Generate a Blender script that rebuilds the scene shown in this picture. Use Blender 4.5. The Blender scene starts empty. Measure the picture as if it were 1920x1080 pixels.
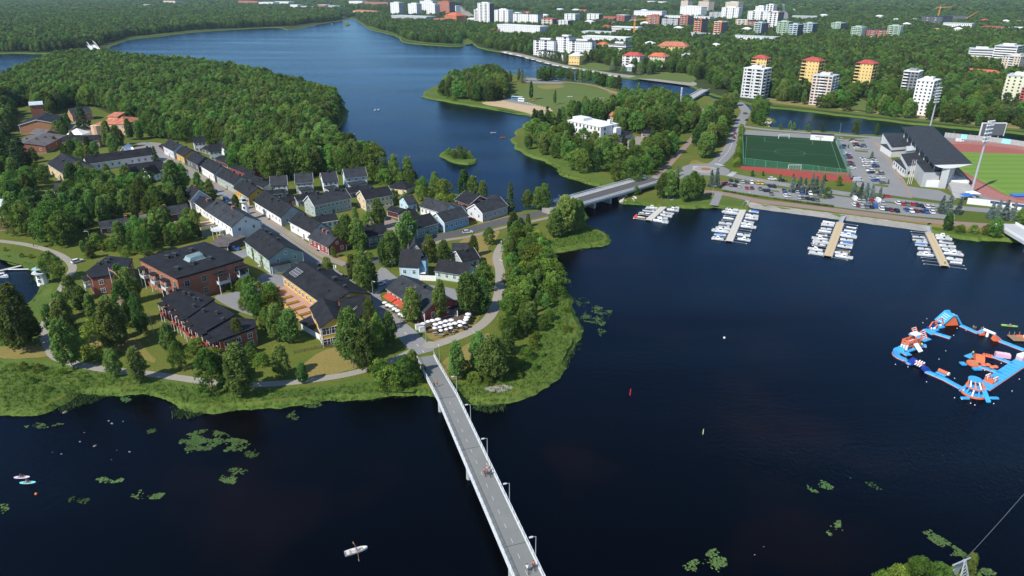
import bpy,bmesh,math,random
import numpy as np
from mathutils import Vector,Matrix
from mathutils.geometry import tessellate_polygon
R=random.Random(11)
PI=math.pi
sc=bpy.context.scene
COL=sc.collection

# ------------------------------------------------------------------ camera, sky, sun, exposure
CH,FOC=100.0,1300.0 # drone height (m); focal length in 1920-px units
PIT=math.atan(570.0/FOC)
cp_,sp_=math.cos(PIT),math.sin(PIT)
cam_d=bpy.data.cameras.new('camera'); cam=bpy.data.objects.new('camera',cam_d); COL.objects.link(cam)
cam.location=(0,0,CH); cam.rotation_euler=(PI/2-PIT,0,0)
cam_d.sensor_width=36; cam_d.lens=36*FOC/1920; cam_d.clip_start=1; cam_d.clip_end=40000
sc.camera=cam
SUN_EL,SUN_ROT=math.radians(45),math.radians(228)
world=bpy.data.worlds.new('World'); sc.world=world; world.use_nodes=True
wn=world.node_tree; wn.nodes.clear()
wo=wn.nodes.new('ShaderNodeOutputWorld'); wb=wn.nodes.new('ShaderNodeBackground'); ws=wn.nodes.new('ShaderNodeTexSky')
ws.sky_type='NISHITA'; ws.sun_disc=False; ws.sun_elevation=SUN_EL; ws.sun_rotation=SUN_ROT
ws.air_density=1.0; ws.dust_density=0.0; ws.ozone_density=4.0
wb.inputs['Strength'].default_value=0.125
wn.links.new(ws.outputs[0],wb.inputs[0]); wn.links.new(wb.outputs[0],wo.inputs[0])
sl=bpy.data.lights.new('sun','SUN'); sl.energy=4.4; sl.angle=math.radians(0.53); sl.color=(1.0,0.95,0.87)
sun=bpy.data.objects.new('sun',sl); COL.objects.link(sun)
sdir=Vector((math.sin(SUN_ROT)*math.cos(SUN_EL),math.cos(SUN_ROT)*math.cos(SUN_EL),math.sin(SUN_EL)))
sun.rotation_euler=sdir.to_track_quat('Z','Y').to_euler(); sun.location=(-300,-100,400)
sc.view_settings.view_transform='Standard'; sc.view_settings.look='None'
sc.view_settings.exposure=0.45; sc.view_settings.gamma=1.0; sc.view_settings.use_curve_mapping=False
sc.render.engine='CYCLES'
sc.cycles.use_denoising=True; sc.cycles.max_bounces=5; sc.cycles.diffuse_bounces=2; sc.cycles.glossy_bounces=2
sc.cycles.transparent_max_bounces=6; sc.cycles.volume_bounces=0
sc.render.film_transparent=False

# ------------------------------------------------------------------ survey: photo point -> place on the ground
LZ=1.2 # land above water
def G(px,py,z=LZ):
    a,b=px-960.0,py-540.0
    t=(CH-z)/(FOC*sp_+b*cp_)
    return Vector((a*t,(FOC*cp_-b*sp_)*t,z))
def HT(pt,py): # height of the vertical through pt seen at row py
    b=py-540.0
    return CH-pt[1]*(FOC*sp_+b*cp_)/(FOC*cp_-b*sp_)
def PX(p):
    x,y,z=p[0],p[1],p[2]-CH
    cz=y*cp_-z*sp_; cy=-y*sp_-z*cp_
    return 960+FOC*x/cz,540+FOC*cy/cz

# ------------------------------------------------------------------ materials
MATS={}
def newmat(name):
    m=bpy.data.materials.new(name); m.use_nodes=True
    return m,m.node_tree,m.node_tree.nodes['Principled BSDF']
def mat(name,rgb,rough=0.7,var=0.12,scale=0.6,bump=0.0,bscale=6.0,metal=0.0,spec=0.3,hue2=None):
    if name in MATS:return MATS[name]
    m,nt,b=newmat(name)
    b.inputs['Roughness'].default_value=rough; b.inputs['Metallic'].default_value=metal
    b.inputs['Specular IOR Level'].default_value=spec
    tc=nt.nodes.new('ShaderNodeTexCoord')
    n=nt.nodes.new('ShaderNodeTexNoise'); n.inputs['Scale'].default_value=scale; n.inputs['Detail'].default_value=5
    nt.links.new(tc.outputs['Object'],n.inputs['Vector'])
    mx=nt.nodes.new('ShaderNodeMix'); mx.data_type='RGBA'
    c2=hue2 or rgb
    mx.inputs[6].default_value=(*[max(0,c*(1-var))for c in rgb],1)
    mx.inputs[7].default_value=(*[min(1,c*(1+var))for c in c2],1)
    mr=nt.nodes.new('ShaderNodeMapRange'); mr.inputs[1].default_value=0.3; mr.inputs[2].default_value=0.7
    nt.links.new(n.outputs[0],mr.inputs[0]); nt.links.new(mr.outputs[0],mx.inputs[0])
    nt.links.new(mx.outputs[2],b.inputs['Base Color'])
    if bump:
        n2=nt.nodes.new('ShaderNodeTexNoise'); n2.inputs['Scale'].default_value=bscale; n2.inputs['Detail'].default_value=3
        nt.links.new(tc.outputs['Object'],n2.inputs['Vector'])
        bp=nt.nodes.new('ShaderNodeBump'); bp.inputs['Strength'].default_value=bump; bp.inputs['Distance'].default_value=0.15
        nt.links.new(n2.outputs[0],bp.inputs['Height']); nt.links.new(bp.outputs[0],b.inputs['Normal'])
    MATS[name]=m
    return m
def boardmat(name,rgb,spacing=0.35,axis='X',var=0.12): # painted boarding / seamed sheets: fine relief lines
    if name in MATS:return MATS[name]
    m=mat(name,rgb,0.65,0.3 if 'roof' in name else var,0.35)
    nt=m.node_tree; b=nt.nodes['Principled BSDF']; tc=nt.nodes['Texture Coordinate']
    w=nt.nodes.new('ShaderNodeTexWave'); w.wave_type='BANDS'; w.bands_direction=axis
    w.inputs['Scale'].default_value=0.314/spacing; w.inputs['Distortion'].default_value=0.0
    nt.links.new(tc.outputs['Object'],w.inputs['Vector'])
    bp=nt.nodes.new('ShaderNodeBump'); bp.inputs['Strength'].default_value=0.35; bp.inputs['Distance'].default_value=0.04
    nt.links.new(w.outputs['Fac'],bp.inputs['Height']); nt.links.new(bp.outputs[0],b.inputs['Normal'])
    return m
def ground_mat(name,cols,scales=(0.012,0.08,0.9),bump=0.5):
    m,nt,b=newmat(name)
    b.inputs['Roughness'].default_value=0.9; b.inputs['Specular IOR Level'].default_value=0.1
    tc=nt.nodes.new('ShaderNodeTexCoord'); prev=None
    for i,s in enumerate(scales):
        n=nt.nodes.new('ShaderNodeTexNoise'); n.inputs['Scale'].default_value=s; n.inputs['Detail'].default_value=8
        n.inputs['Roughness'].default_value=0.65
        nt.links.new(tc.outputs['Object'],n.inputs['Vector'])
        mr=nt.nodes.new('ShaderNodeMapRange'); mr.inputs[1].default_value=0.38; mr.inputs[2].default_value=0.62
        nt.links.new(n.outputs[0],mr.inputs[0])
        mx=nt.nodes.new('ShaderNodeMix'); mx.data_type='RGBA'
        nt.links.new(mr.outputs[0],mx.inputs[0])
        if prev is None:mx.inputs[6].default_value=(*cols[0],1)
        else:nt.links.new(prev,mx.inputs[6])
        mx.inputs[7].default_value=(*cols[i+1],1)
        if prev is not None:
            mu=nt.nodes.new('ShaderNodeMath'); mu.operation='MULTIPLY'; mu.inputs[1].default_value=0.55
            nt.links.new(mr.outputs[0],mu.inputs[0]); nt.links.new(mu.outputs[0],mx.inputs[0])
        prev=mx.outputs[2]
    nt.links.new(prev,b.inputs['Base Color'])
    n=nt.nodes.new('ShaderNodeTexNoise'); n.inputs['Scale'].default_value=1.6; n.inputs['Detail'].default_value=4
    nt.links.new(tc.outputs['Object'],n.inputs['Vector'])
    bp=nt.nodes.new('ShaderNodeBump'); bp.inputs['Strength'].default_value=bump; bp.inputs['Distance'].default_value=0.5
    nt.links.new(n.outputs[0],bp.inputs['Height']); nt.links.new(bp.outputs[0],b.inputs['Normal'])
    MATS[name]=m
    return m
def leaf_mat(name,rgb,hv=0.03,trans=0.28):
    m=bpy.data.materials.new(name); m.use_nodes=True; nt=m.node_tree; nt.nodes.clear()
    out=nt.nodes.new('ShaderNodeOutputMaterial')
    d=nt.nodes.new('ShaderNodeBsdfDiffuse'); t=nt.nodes.new('ShaderNodeBsdfTranslucent'); mx=nt.nodes.new('ShaderNodeMixShader')
    mx.inputs[0].default_value=trans
    oi=nt.nodes.new('ShaderNodeObjectInfo'); at=nt.nodes.new('ShaderNodeAttribute'); at.attribute_name='tint'
    hs=nt.nodes.new('ShaderNodeHueSaturation'); hs.inputs['Color'].default_value=(*rgb,1)
    def rng(src,lo,hi):
        r=nt.nodes.new('ShaderNodeMapRange'); r.inputs[3].default_value=lo; r.inputs[4].default_value=hi
        nt.links.new(src,r.inputs[0]); return r.outputs[0]
    nt.links.new(rng(oi.outputs['Random'],0.5-hv,0.5+hv),hs.inputs['Hue'])
    mu=nt.nodes.new('ShaderNodeMath'); mu.operation='MULTIPLY'
    m2=nt.nodes.new('ShaderNodeMath'); m2.operation='FRACT'; m3=nt.nodes.new('ShaderNodeMath'); m3.operation='MULTIPLY'; m3.inputs[1].default_value=7.31
    nt.links.new(oi.outputs['Random'],m3.inputs[0]); nt.links.new(m3.outputs[0],m2.inputs[0])
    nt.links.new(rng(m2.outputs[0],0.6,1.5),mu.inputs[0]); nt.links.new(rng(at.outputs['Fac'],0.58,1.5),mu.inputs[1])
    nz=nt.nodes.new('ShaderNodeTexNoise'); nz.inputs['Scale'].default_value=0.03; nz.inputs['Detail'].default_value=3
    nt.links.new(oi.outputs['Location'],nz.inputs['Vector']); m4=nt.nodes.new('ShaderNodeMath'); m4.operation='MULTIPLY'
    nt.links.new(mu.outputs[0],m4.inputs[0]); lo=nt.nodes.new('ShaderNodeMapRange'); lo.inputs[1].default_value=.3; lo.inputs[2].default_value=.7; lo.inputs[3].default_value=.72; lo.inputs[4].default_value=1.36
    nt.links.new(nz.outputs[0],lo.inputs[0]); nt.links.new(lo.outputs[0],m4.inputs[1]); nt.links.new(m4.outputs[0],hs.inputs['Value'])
    nt.links.new(hs.outputs[0],d.inputs[0]); nt.links.new(hs.outputs[0],t.inputs[0])
    nt.links.new(d.outputs[0],mx.inputs[1]); nt.links.new(t.outputs[0],mx.inputs[2]); nt.links.new(mx.outputs[0],out.inputs[0])
    MATS[name]=m
    return m
def water_mat():
    m,nt,b=newmat('water')
    tc=nt.nodes.new('ShaderNodeTexCoord')
    n0=nt.nodes.new('ShaderNodeTexNoise'); n0.inputs['Scale'].default_value=0.022; n0.inputs['Detail'].default_value=4
    nt.links.new(tc.outputs['Object'],n0.inputs['Vector'])
    mr=nt.nodes.new('ShaderNodeMapRange'); mr.inputs[1].default_value=0.52; mr.inputs[2].default_value=0.75
    nt.links.new(n0.outputs[0],mr.inputs[0])
    mx=nt.nodes.new('ShaderNodeMix'); mx.data_type='RGBA'
    mx.inputs[6].default_value=(0.0004,0.0005,0.0008,1); mx.inputs[7].default_value=(0.0065,0.0036,0.0028,1)
    nt.links.new(mr.outputs[0],mx.inputs[0])
    mp=nt.nodes.new('ShaderNodeMapping'); mp.inputs['Scale'].default_value=(1.0,0.45,1); mp.inputs['Rotation'].default_value=(0,0,0.5)
    nt.links.new(tc.outputs['Object'],mp.inputs['Vector'])
    n1=nt.nodes.new('ShaderNodeTexNoise'); n1.inputs['Scale'].default_value=1.7; n1.inputs['Detail'].default_value=4; n1.inputs['Roughness'].default_value=0.55
    nt.links.new(mp.outputs[0],n1.inputs['Vector'])
    # slow wind patches: calmer and rougher water
    n2=nt.nodes.new('ShaderNodeTexNoise'); n2.inputs['Scale'].default_value=0.009; n2.inputs['Detail'].default_value=5
    mp2=nt.nodes.new('ShaderNodeMapping'); mp2.inputs['Scale'].default_value=(0.4,2.4,1); nt.links.new(tc.outputs['Object'],mp2.inputs['Vector'])
    nt.links.new(mp2.outputs[0],n2.inputs['Vector'])
    r2=nt.nodes.new('ShaderNodeMapRange'); r2.inputs[1].default_value=0.3; r2.inputs[2].default_value=0.7; r2.inputs[3].default_value=0.2; r2.inputs[4].default_value=1.0
    nt.links.new(n2.outputs[0],r2.inputs[0])
    bp=nt.nodes.new('ShaderNodeBump'); bp.inputs['Distance'].default_value=0.3
    nt.links.new(r2.outputs[0],bp.inputs['Strength'])
    nt.links.new(n1.outputs[0],bp.inputs['Height'])
    # dark humic water under a faintly blue, wind-rippled mirror
    g=nt.nodes.new('ShaderNodeBsdfGlossy'); g.inputs['Color'].default_value=(0.33,0.53,0.76,1); g.inputs['Roughness'].default_value=0.12
    df=nt.nodes.new('ShaderNodeBsdfDiffuse'); fr=nt.nodes.new('ShaderNodeFresnel'); fr.inputs['IOR'].default_value=1.265; ms=nt.nodes.new('ShaderNodeMixShader')
    nt.links.new(mx.outputs[2],df.inputs['Color']); nt.links.new(bp.outputs[0],g.inputs['Normal']); nt.links.new(bp.outputs[0],fr.inputs['Normal'])
    nt.links.new(fr.outputs[0],ms.inputs[0]); nt.links.new(df.outputs[0],ms.inputs[1]); nt.links.new(g.outputs[0],ms.inputs[2])
    nt.links.new(ms.outputs[0],nt.nodes['Material Output'].inputs['Surface']); nt.nodes.remove(b)
    return m

# ------------------------------------------------------------------ mesh builder
class MB:
    def __init__(s):s.v=[]; s.f=[]; s.m=[]
    def add(s,vs,fs,m=0):
        o=len(s.v); s.v.extend([tuple(v)for v in vs]); s.f.extend([tuple(i+o for i in f)for f in fs]); s.m.extend([m]*len(fs)); return s
    def hexa(s,p,m=0): # p: 4 bottom (ccw), 4 top
        return s.add(p,[(3,2,1,0),(4,5,6,7),(0,1,5,4),(1,2,6,5),(2,3,7,6),(3,0,4,7)],m)
    def box(s,x0,y0,z0,x1,y1,z1,m=0):
        return s.hexa([(x0,y0,z0),(x1,y0,z0),(x1,y1,z0),(x0,y1,z0),(x0,y0,z1),(x1,y0,z1),(x1,y1,z1),(x0,y1,z1)],m)
    def prism(s,pts,z0,z1,m=0,mtop=None): # pts ccw 2D; concave ok
        n=len(pts)
        s.add([(p[0],p[1],z0)for p in pts]+[(p[0],p[1],z1)for p in pts],[(i,(i+1)%n,n+(i+1)%n,n+i)for i in range(n)],m)
        tr=tessellate_polygon([[Vector((p[0],p[1],0))for p in pts]])
        o=[(p[0],p[1],z1)for p in pts]
        fs=[]
        for t in tr:
            a,b,c=[Vector(o[i])for i in t]
            fs.append(t if(b-a).cross(c-a).z>0 else t[::-1])
        s.add(o,fs,m if mtop is None else mtop)
        return s
    def tube(s,a,b,r,n=6,r2=None,m=0,cap=True):
        a,b=Vector(a),Vector(b); d=(b-a)
        if d.length<1e-6:return s
        q=d.to_track_quat('Z','Y'); r2=r if r2 is None else r2
        vs=[a+q@Vector((math.cos(2*PI*i/n)*r,math.sin(2*PI*i/n)*r,0))for i in range(n)]
        vs+=[b+q@Vector((math.cos(2*PI*i/n)*r2,math.sin(2*PI*i/n)*r2,0))for i in range(n)]
        fs=[(i,(i+1)%n,n+(i+1)%n,n+i)for i in range(n)]
        if cap:fs+=[tuple(range(n))[::-1],tuple(range(n,2*n))]
        return s.add(vs,fs,m)
    def path(s,pts,r,n=6,m=0):
        for a,b in zip(pts,pts[1:]):s.tube(a,b,r,n,m=m)
        return s
    def ball(s,c,r,seg=8,rings=5,m=0):
        c=Vector(c); rr=r if hasattr(r,'__len__')else(r,r,r)
        vs=[c+Vector((0,0,-rr[2]))]
        for i in range(1,rings):
            th=-PI/2+PI*i/rings
            for j in range(seg):
                ph=2*PI*j/seg
                vs.append(c+Vector((rr[0]*math.cos(th)*math.cos(ph),rr[1]*math.cos(th)*math.sin(ph),rr[2]*math.sin(th))))
        vs.append(c+Vector((0,0,rr[2]))); L=len(vs)-1; fs=[]
        for j in range(seg):
            fs.append((0,1+(j+1)%seg,1+j))
            for i in range(rings-2):
                a=1+i*seg; b=a+seg
                fs.append((a+j,a+(j+1)%seg,b+(j+1)%seg,b+j))
            a=1+(rings-2)*seg
            fs.append((a+j,a+(j+1)%seg,L))
        return s.add(vs,fs,m)
    def mesh(s,name,mats,smooth=False):
        me=bpy.data.meshes.new(name); me.from_pydata(s.v,[],s.f)
        for x in(mats if isinstance(mats,(list,tuple))else[mats]):me.materials.append(x)
        if any(s.m):me.polygons.foreach_set('material_index',s.m)
        if smooth:me.polygons.foreach_set('use_smooth',[True]*len(s.f))
        me.update(); return me
    def build(s,name,mats,parent=None,smooth=False,**pr):
        return obj(name,s.mesh(name,mats,smooth),parent,**pr)
def obj(name,me,parent=None,loc=None,rz=None,**pr):
    o=bpy.data.objects.new(name,me); COL.objects.link(o)
    if parent is not None:o.parent=parent
    if loc is not None:o.location=loc
    if rz is not None:o.rotation_euler=(0,0,rz)
    for k,v in pr.items():o[k]=v
    return o
def thing(name,label,cat,loc=(0,0,0),rz=0.0,group=None):
    o=bpy.data.objects.new(name,None); COL.objects.link(o); o.empty_display_size=0.5
    o.location=loc; o.rotation_euler=(0,0,rz); o['label']=label; o['category']=cat
    if group:o['group']=group
    return o
KIDS={}
def dup(root,loc,rz=0.0,label=None,group=None,scale=None):
    def cpy(o,par):
        c=o.copy(); COL.objects.link(c)
        if par is not None:c.parent=par
        for ch in list(o.children):cpy(ch,c)
        return c
    r=cpy(root,None); r.location=loc; r.rotation_euler=(0,0,rz)
    if scale is not None:r.scale=scale
    if label:r['label']=label
    if group:r['group']=group
    return r
ORD=['first','second','third','fourth','fifth','sixth','seventh','eighth','ninth','tenth','eleventh','twelfth','thirteenth',
       'fourteenth','fifteenth','sixteenth','seventeenth','eighteenth','nineteenth','twentieth','twenty-first','twenty-second','twenty-third',
       'twenty-fourth','twenty-fifth','twenty-sixth','twenty-seventh','twenty-eighth','twenty-ninth','thirtieth','thirty-first','thirty-second',
       'thirty-third','thirty-fourth','thirty-fifth','thirty-sixth','thirty-seventh','thirty-eighth','thirty-ninth','fortieth']+['forty-%s'%w for w in('first second third fourth fifth sixth seventh eighth ninth').split()]+['fiftieth']+['fifty-%s'%w for w in('first second third fourth fifth sixth seventh eighth ninth').split()]+['late']*200

# ------------------------------------------------------------------ curves, sheets
def crom(P,n=6,closed=False):
    P=[Vector(p)for p in P]; out=[]; N=len(P)
    for i in range(N if closed else N-1):
        g=(lambda k:P[k%N])if closed else(lambda k:P[max(0,min(N-1,k))])
        p0,p1,p2,p3=g(i-1),g(i),g(i+1),g(i+2)
        for j in range(n):
            t=j/n
            out.append(0.5*((2*p1)+(p2-p0)*t+(2*p0-5*p1+4*p2-p3)*t*t+(3*p1-p0-3*p2+p3)*t**3))
    if not closed:out.append(P[-1])
    return out
def ccw(P):
    a=sum(P[i][0]*P[(i+1)%len(P)][1]-P[(i+1)%len(P)][0]*P[i][1]for i in range(len(P)))
    return P if a>0 else P[::-1]
def wob(P,amp):
    out=[]; N=len(P)
    for i,p in enumerate(P):
        d=(P[(i+1)%N]-P[i-1]); n=Vector((d.y,-d.x,0)); n=n.normalized()if n.length else n
        out.append(p+n*amp*(R.random()-0.5)*2)
    return out
def sheet(name,px,m,dz=0.0,smooth=5,jitter=0.0,world=False,z=None,**pr):
    zz=(LZ if z is None else z)+dz
    P=[Vector((p[0],p[1],zz))if world else G(p[0],p[1],zz)for p in px]
    if smooth:P=crom(P,smooth,True)if world else[G(p.x,p.y,zz)for p in crom([(a,b,0)for a,b in px],smooth,True)]
    if jitter:P=wob(P,jitter)
    P=ccw(P)
    tr=tessellate_polygon([[Vector((p.x,p.y,0))for p in P]])
    fs=[]
    for t in tr:
        a,b,c=[P[i]for i in t]
        fs.append(tuple(t)if(b-a).cross(c-a).z>0 else tuple(t[::-1]))
    mb=MB(); mb.add(P,fs)
    pr.setdefault('kind','structure')
    return mb.build(name,m,**pr),P
ROADS=[]
def ribbon(name,px,w,m,dz,n=6,world=False,h=0.0,label=None,parent=None,reg=True,**pr):
    P=crom([Vector((p[0],p[1],0))if world else G(p[0],p[1])for p in px],n)
    z0=LZ+dz; L=[]; Rr=[]
    for i,p in enumerate(P):
        d=P[min(i+1,len(P)-1)]-P[max(0,i-1)]; d.z=0; d.normalize(); nn=Vector((-d.y,d.x,0))*(w/2)
        L.append(p+nn); Rr.append(p-nn)
    mb=MB(); k=len(P)
    for q in L+Rr:mb.v.append((q.x,q.y,z0+h))
    for i in range(k-1):mb.f.append((k+i,k+i+1,i+1,i)); mb.m.append(0)
    if h:
        for A,s in((L,1),(Rr,-1)):
            for i in range(k-1):
                a,b=A[i],A[i+1]
                q=[(a.x,a.y,z0-.1),(b.x,b.y,z0-.1),(b.x,b.y,z0+h),(a.x,a.y,z0+h)]
                mb.add(q,[(0,1,2,3)if s<0 else(3,2,1,0)])
    if reg:ROADS.append(([(p.x,p.y)for p in P],w))
    if parent is None:pr.setdefault('kind','structure')
    if label:pr['label']=label
    return mb.build(name,m,parent,**pr),P
def pip(pts,poly): # numpy point-in-polygon
    x,y=pts[:,0],pts[:,1]; ins=np.zeros(len(pts),bool); n=len(poly); j=n-1
    for i in range(n):
        xi,yi=poly[i][0],poly[i][1]; xj,yj=poly[j][0],poly[j][1]
        c=(yi>y)!=(yj>y)
        if c.any():
            xx=(xj-xi)*(y-yi)/((yj-yi)if yj!=yi else 1e-9)+xi
            ins^=c&(x<xx)
        j=i
    return ins
FOOT=[] # footprints (world 2D) trees keep clear of: (poly, clear metres towards the river)
def footprint(P,margin=2.5,clear=0.0):
    P=[(p[0],p[1])for p in P]
    cx=sum(p[0]for p in P)/len(P); cy=sum(p[1]for p in P)/len(P); out=[]
    for x,y in P:
        d=math.hypot(x-cx,y-cy)or 1
        out.append((x+(x-cx)/d*margin*1.3,y+(y-cy)/d*margin*1.3))
    FOOT.append(out)
    if clear:
        x0,x1=min(p[0]for p in P),max(p[0]for p in P); y0=min(p[1]for p in P)
        k=(y0-clear)/y0
        FOOT.append([(x0*k-1,y0-clear),(x1*k+1,y0-clear),(x1+1,max(p[1]for p in P)),(x0-1,max(p[1]for p in P))])
def free(pts,road=1.5):
    ok=np.ones(len(pts),bool)
    for P in FOOT:
        b=np.array(P); lo,hi=b.min(0),b.max(0)
        c=np.where(ok&(pts[:,0]>lo[0])&(pts[:,0]<hi[0])&(pts[:,1]>lo[1])&(pts[:,1]<hi[1]))[0]
        if len(c):ok[c[pip(pts[c],P)]]=False
    for P,w in ROADS:
        A=np.array(P); lo,hi=A.min(0)-w-3,A.max(0)+w+3
        c=np.where(ok&(pts[:,0]>lo[0])&(pts[:,0]<hi[0])&(pts[:,1]>lo[1])&(pts[:,1]<hi[1]))[0]
        if len(c):
            q=pts[c]; dm=np.full(len(c),1e9)
            for a,b in zip(A[:-1],A[1:]):
                ab=b-a; t=np.clip(((q-a)@ab)/max(1e-6,ab@ab),0,1); dm=np.minimum(dm,np.hypot(*(q-a-t[:,None]*ab).T))
            ok[c[dm<w/2+road]]=False
    return ok
HAZE_D=0.00004
# ------------------------------------------------------------------ materials in use
GRASS=ground_mat('grass_ground',[(0.055,0.095,0.012),(0.15,0.145,0.032),(0.06,0.105,0.013),(0.13,0.14,0.028)])
WOODFLOOR=ground_mat('wood_floor',[(0.03,0.048,0.013),(0.055,0.06,0.02),(0.036,0.058,0.015),(0.05,0.065,0.02)])
LUSH=ground_mat('lush_sedge',[(0.05,0.095,0.014),(0.1,0.148,0.026),(0.045,0.09,0.014),(0.125,0.165,0.038)],(0.03,0.2,1.5))
DRY=ground_mat('dry_grass',[(0.24,0.18,0.06),(0.155,0.148,0.034),(0.27,0.2,0.075),(0.18,0.16,0.045)],(0.03,0.15,1.2))
LAWN=ground_mat('park_lawn',[(0.085,0.13,0.03),(0.12,0.145,0.042),(0.08,0.125,0.028),(0.105,0.14,0.04)],(0.01,0.06,0.8),0.2)
SAND=ground_mat('beach_sand',[(0.42,0.31,0.18),(0.5,0.38,0.24),(0.38,0.28,0.16),(0.46,0.35,0.21)],(0.03,0.2,1.5),0.3)
ASPH=ground_mat('asphalt',[(0.2,0.203,0.205),(0.245,0.244,0.238),(0.185,0.188,0.19),(0.225,0.224,0.22)],(0.02,0.12,1.5),0.08)
DARKASPH=ground_mat('fresh_asphalt',[(0.085,0.085,0.088),(0.105,0.105,0.105),(0.078,0.078,0.08),(0.095,0.095,0.095)],(0.02,0.12,1.5),0.08)
PAVE=ground_mat('paving',[(0.24,0.2,0.165),(0.28,0.235,0.195),(0.22,0.185,0.15),(0.26,0.22,0.18)],(0.03,0.2,2.0),0.1)
REDPAVE=ground_mat('red_paving',[(0.24,0.17,0.14),(0.27,0.2,0.165),(0.22,0.16,0.13),(0.25,0.185,0.15)],(0.03,0.2,2.0),0.1)
GRAVEL=ground_mat('gravel',[(0.27,0.25,0.21),(0.31,0.285,0.24),(0.25,0.23,0.19),(0.29,0.265,0.225)],(0.05,0.3,2.5),0.2)
RIPRAP=ground_mat('quay_stone',[(0.23,0.22,0.2),(0.33,0.315,0.28),(0.19,0.18,0.165),(0.30,0.285,0.25)],(0.1,0.6,2.2),0.8)
TURF=ground_mat('artificial_turf',[(0.014,0.044,0.016),(0.018,0.05,0.018),(0.014,0.042,0.015),(0.017,0.048,0.017)],(0.02,0.1,1.5),0.05)
TRACKM=ground_mat('running_track',[(0.29,0.095,0.078),(0.33,0.112,0.09),(0.27,0.09,0.074),(0.31,0.104,0.085)],(0.02,0.15,1.5),0.05)
REDSTRIP=ground_mat('red_sports_floor',[(0.3,0.055,0.045),(0.33,0.065,0.05),(0.28,0.05,0.042),(0.31,0.06,0.048)],(0.02,0.15,1.5),0.05)
PINKPAVE=ground_mat('pink_paving',[(0.38,0.23,0.18),(0.42,0.26,0.21),(0.36,0.21,0.17),(0.4,0.245,0.195)],(0.05,0.3,2.0),0.05)
WHITE=mat('white_paint',(0.78,0.78,0.76),0.5,0.05)
LINE=mat('road_line_paint',(0.6,0.6,0.58),0.7,0.15,2.0)
METAL=mat('galvanised_steel',(0.42,0.44,0.46),0.45,0.08,metal=0.3)
DARKM=mat('dark_metal',(0.04,0.042,0.045),0.5,0.1)
ROOFB=boardmat('black_roof',(0.017,0.018,0.021),0.6)
ROOFG=boardmat('slate_grey_roof',(0.033,0.036,0.041),0.6)
for m_ in(ROOFB,ROOFG):m_.node_tree.nodes['Principled BSDF'].inputs['Roughness'].default_value=0.7; m_.node_tree.nodes['Principled BSDF'].inputs['Specular IOR Level'].default_value=0.15
ROOFL=boardmat('pale_tin_roof',(0.45,0.5,0.53),0.6)
ROOFBR=boardmat('brown_roof',(0.11,0.095,0.088),0.6)
ROOFT=boardmat('terracotta_roof',(0.42,0.15,0.085),0.5)
ROOFR=boardmat('red_tin_roof',(0.4,0.07,0.06),0.6)
ROOFO=boardmat('orange_roof',(0.5,0.13,0.06),0.6)
ROOFW=mat('white_roof',(0.7,0.72,0.73),0.6,0.06)
GLASS=mat('window_glass',(0.022,0.028,0.034),0.08,0.3,0.3,spec=0.6)
CONC=mat('concrete',(0.34,0.335,0.32),0.8,0.1,0.3)
BARK=mat('birch_bark',(0.42,0.4,0.36),0.8,0.35,1.5)
BROWNBARK=mat('brown_bark',(0.12,0.085,0.06),0.9,0.25,1.5)
BRICK=mat('red_brick',(0.31,0.115,0.07),0.85,0.16,0.8,bump=0.2,bscale=9)
ORBRICK=mat('orange_brick',(0.42,0.2,0.1),0.85,0.14,0.8,bump=0.2,bscale=9)
WOODD=mat('jetty_wood',(0.47,0.37,0.22),0.8,0.14,1.2)
def wallc(nm,rgb):return boardmat(nm,rgb,0.3)
W_WHITE=wallc('white_boarding',(0.72,0.72,0.69)); W_YEL=wallc('ochre_yellow_boarding',(0.56,0.34,0.065)); W_GREY=wallc('grey_boarding',(0.34,0.36,0.37))
W_LGREY=wallc('pale_grey_and_shaded_boarding',(0.55,0.57,0.57)); W_GGREY=wallc('grey_green_boarding',(0.33,0.39,0.35)); W_LGREEN=wallc('pale_green_boarding',(0.42,0.52,0.45))
W_BLUE=wallc('pale_blue_boarding',(0.42,0.58,0.66)); W_MBLUE=wallc('mid_and_shaded_blue_boarding',(0.2,0.39,0.52)); W_RED=wallc('barn_red_boarding',(0.27,0.045,0.035))
W_DGREY=wallc('dark_grey_boarding',(0.1,0.1,0.105)); W_GREEN=wallc('sea_green_boarding',(0.17,0.29,0.26)); W_CREAM=wallc('cream_boarding',(0.6,0.47,0.27)); W_BROWN=wallc('red_brown_boarding',(0.13,0.05,0.035))
W_TEAL=wallc('teal_grey_boarding',(0.24,0.33,0.32)); W_PEACH=wallc('peach_render',(0.62,0.4,0.26))

# ------------------------------------------------------------------ water and land
wm=MB(); wm.add([(-9000,-300,0),(9000,-300,0),(9000,12000,0),(-9000,12000,0)],[(0,1,2,3)])
wm.build('water',water_mat(),kind='structure')
bd=MB(); bd.add([(-9000,-300,-4),(9000,-300,-4),(9000,12000,-4),(-9000,12000,-4)],[(0,1,2,3)])

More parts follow.
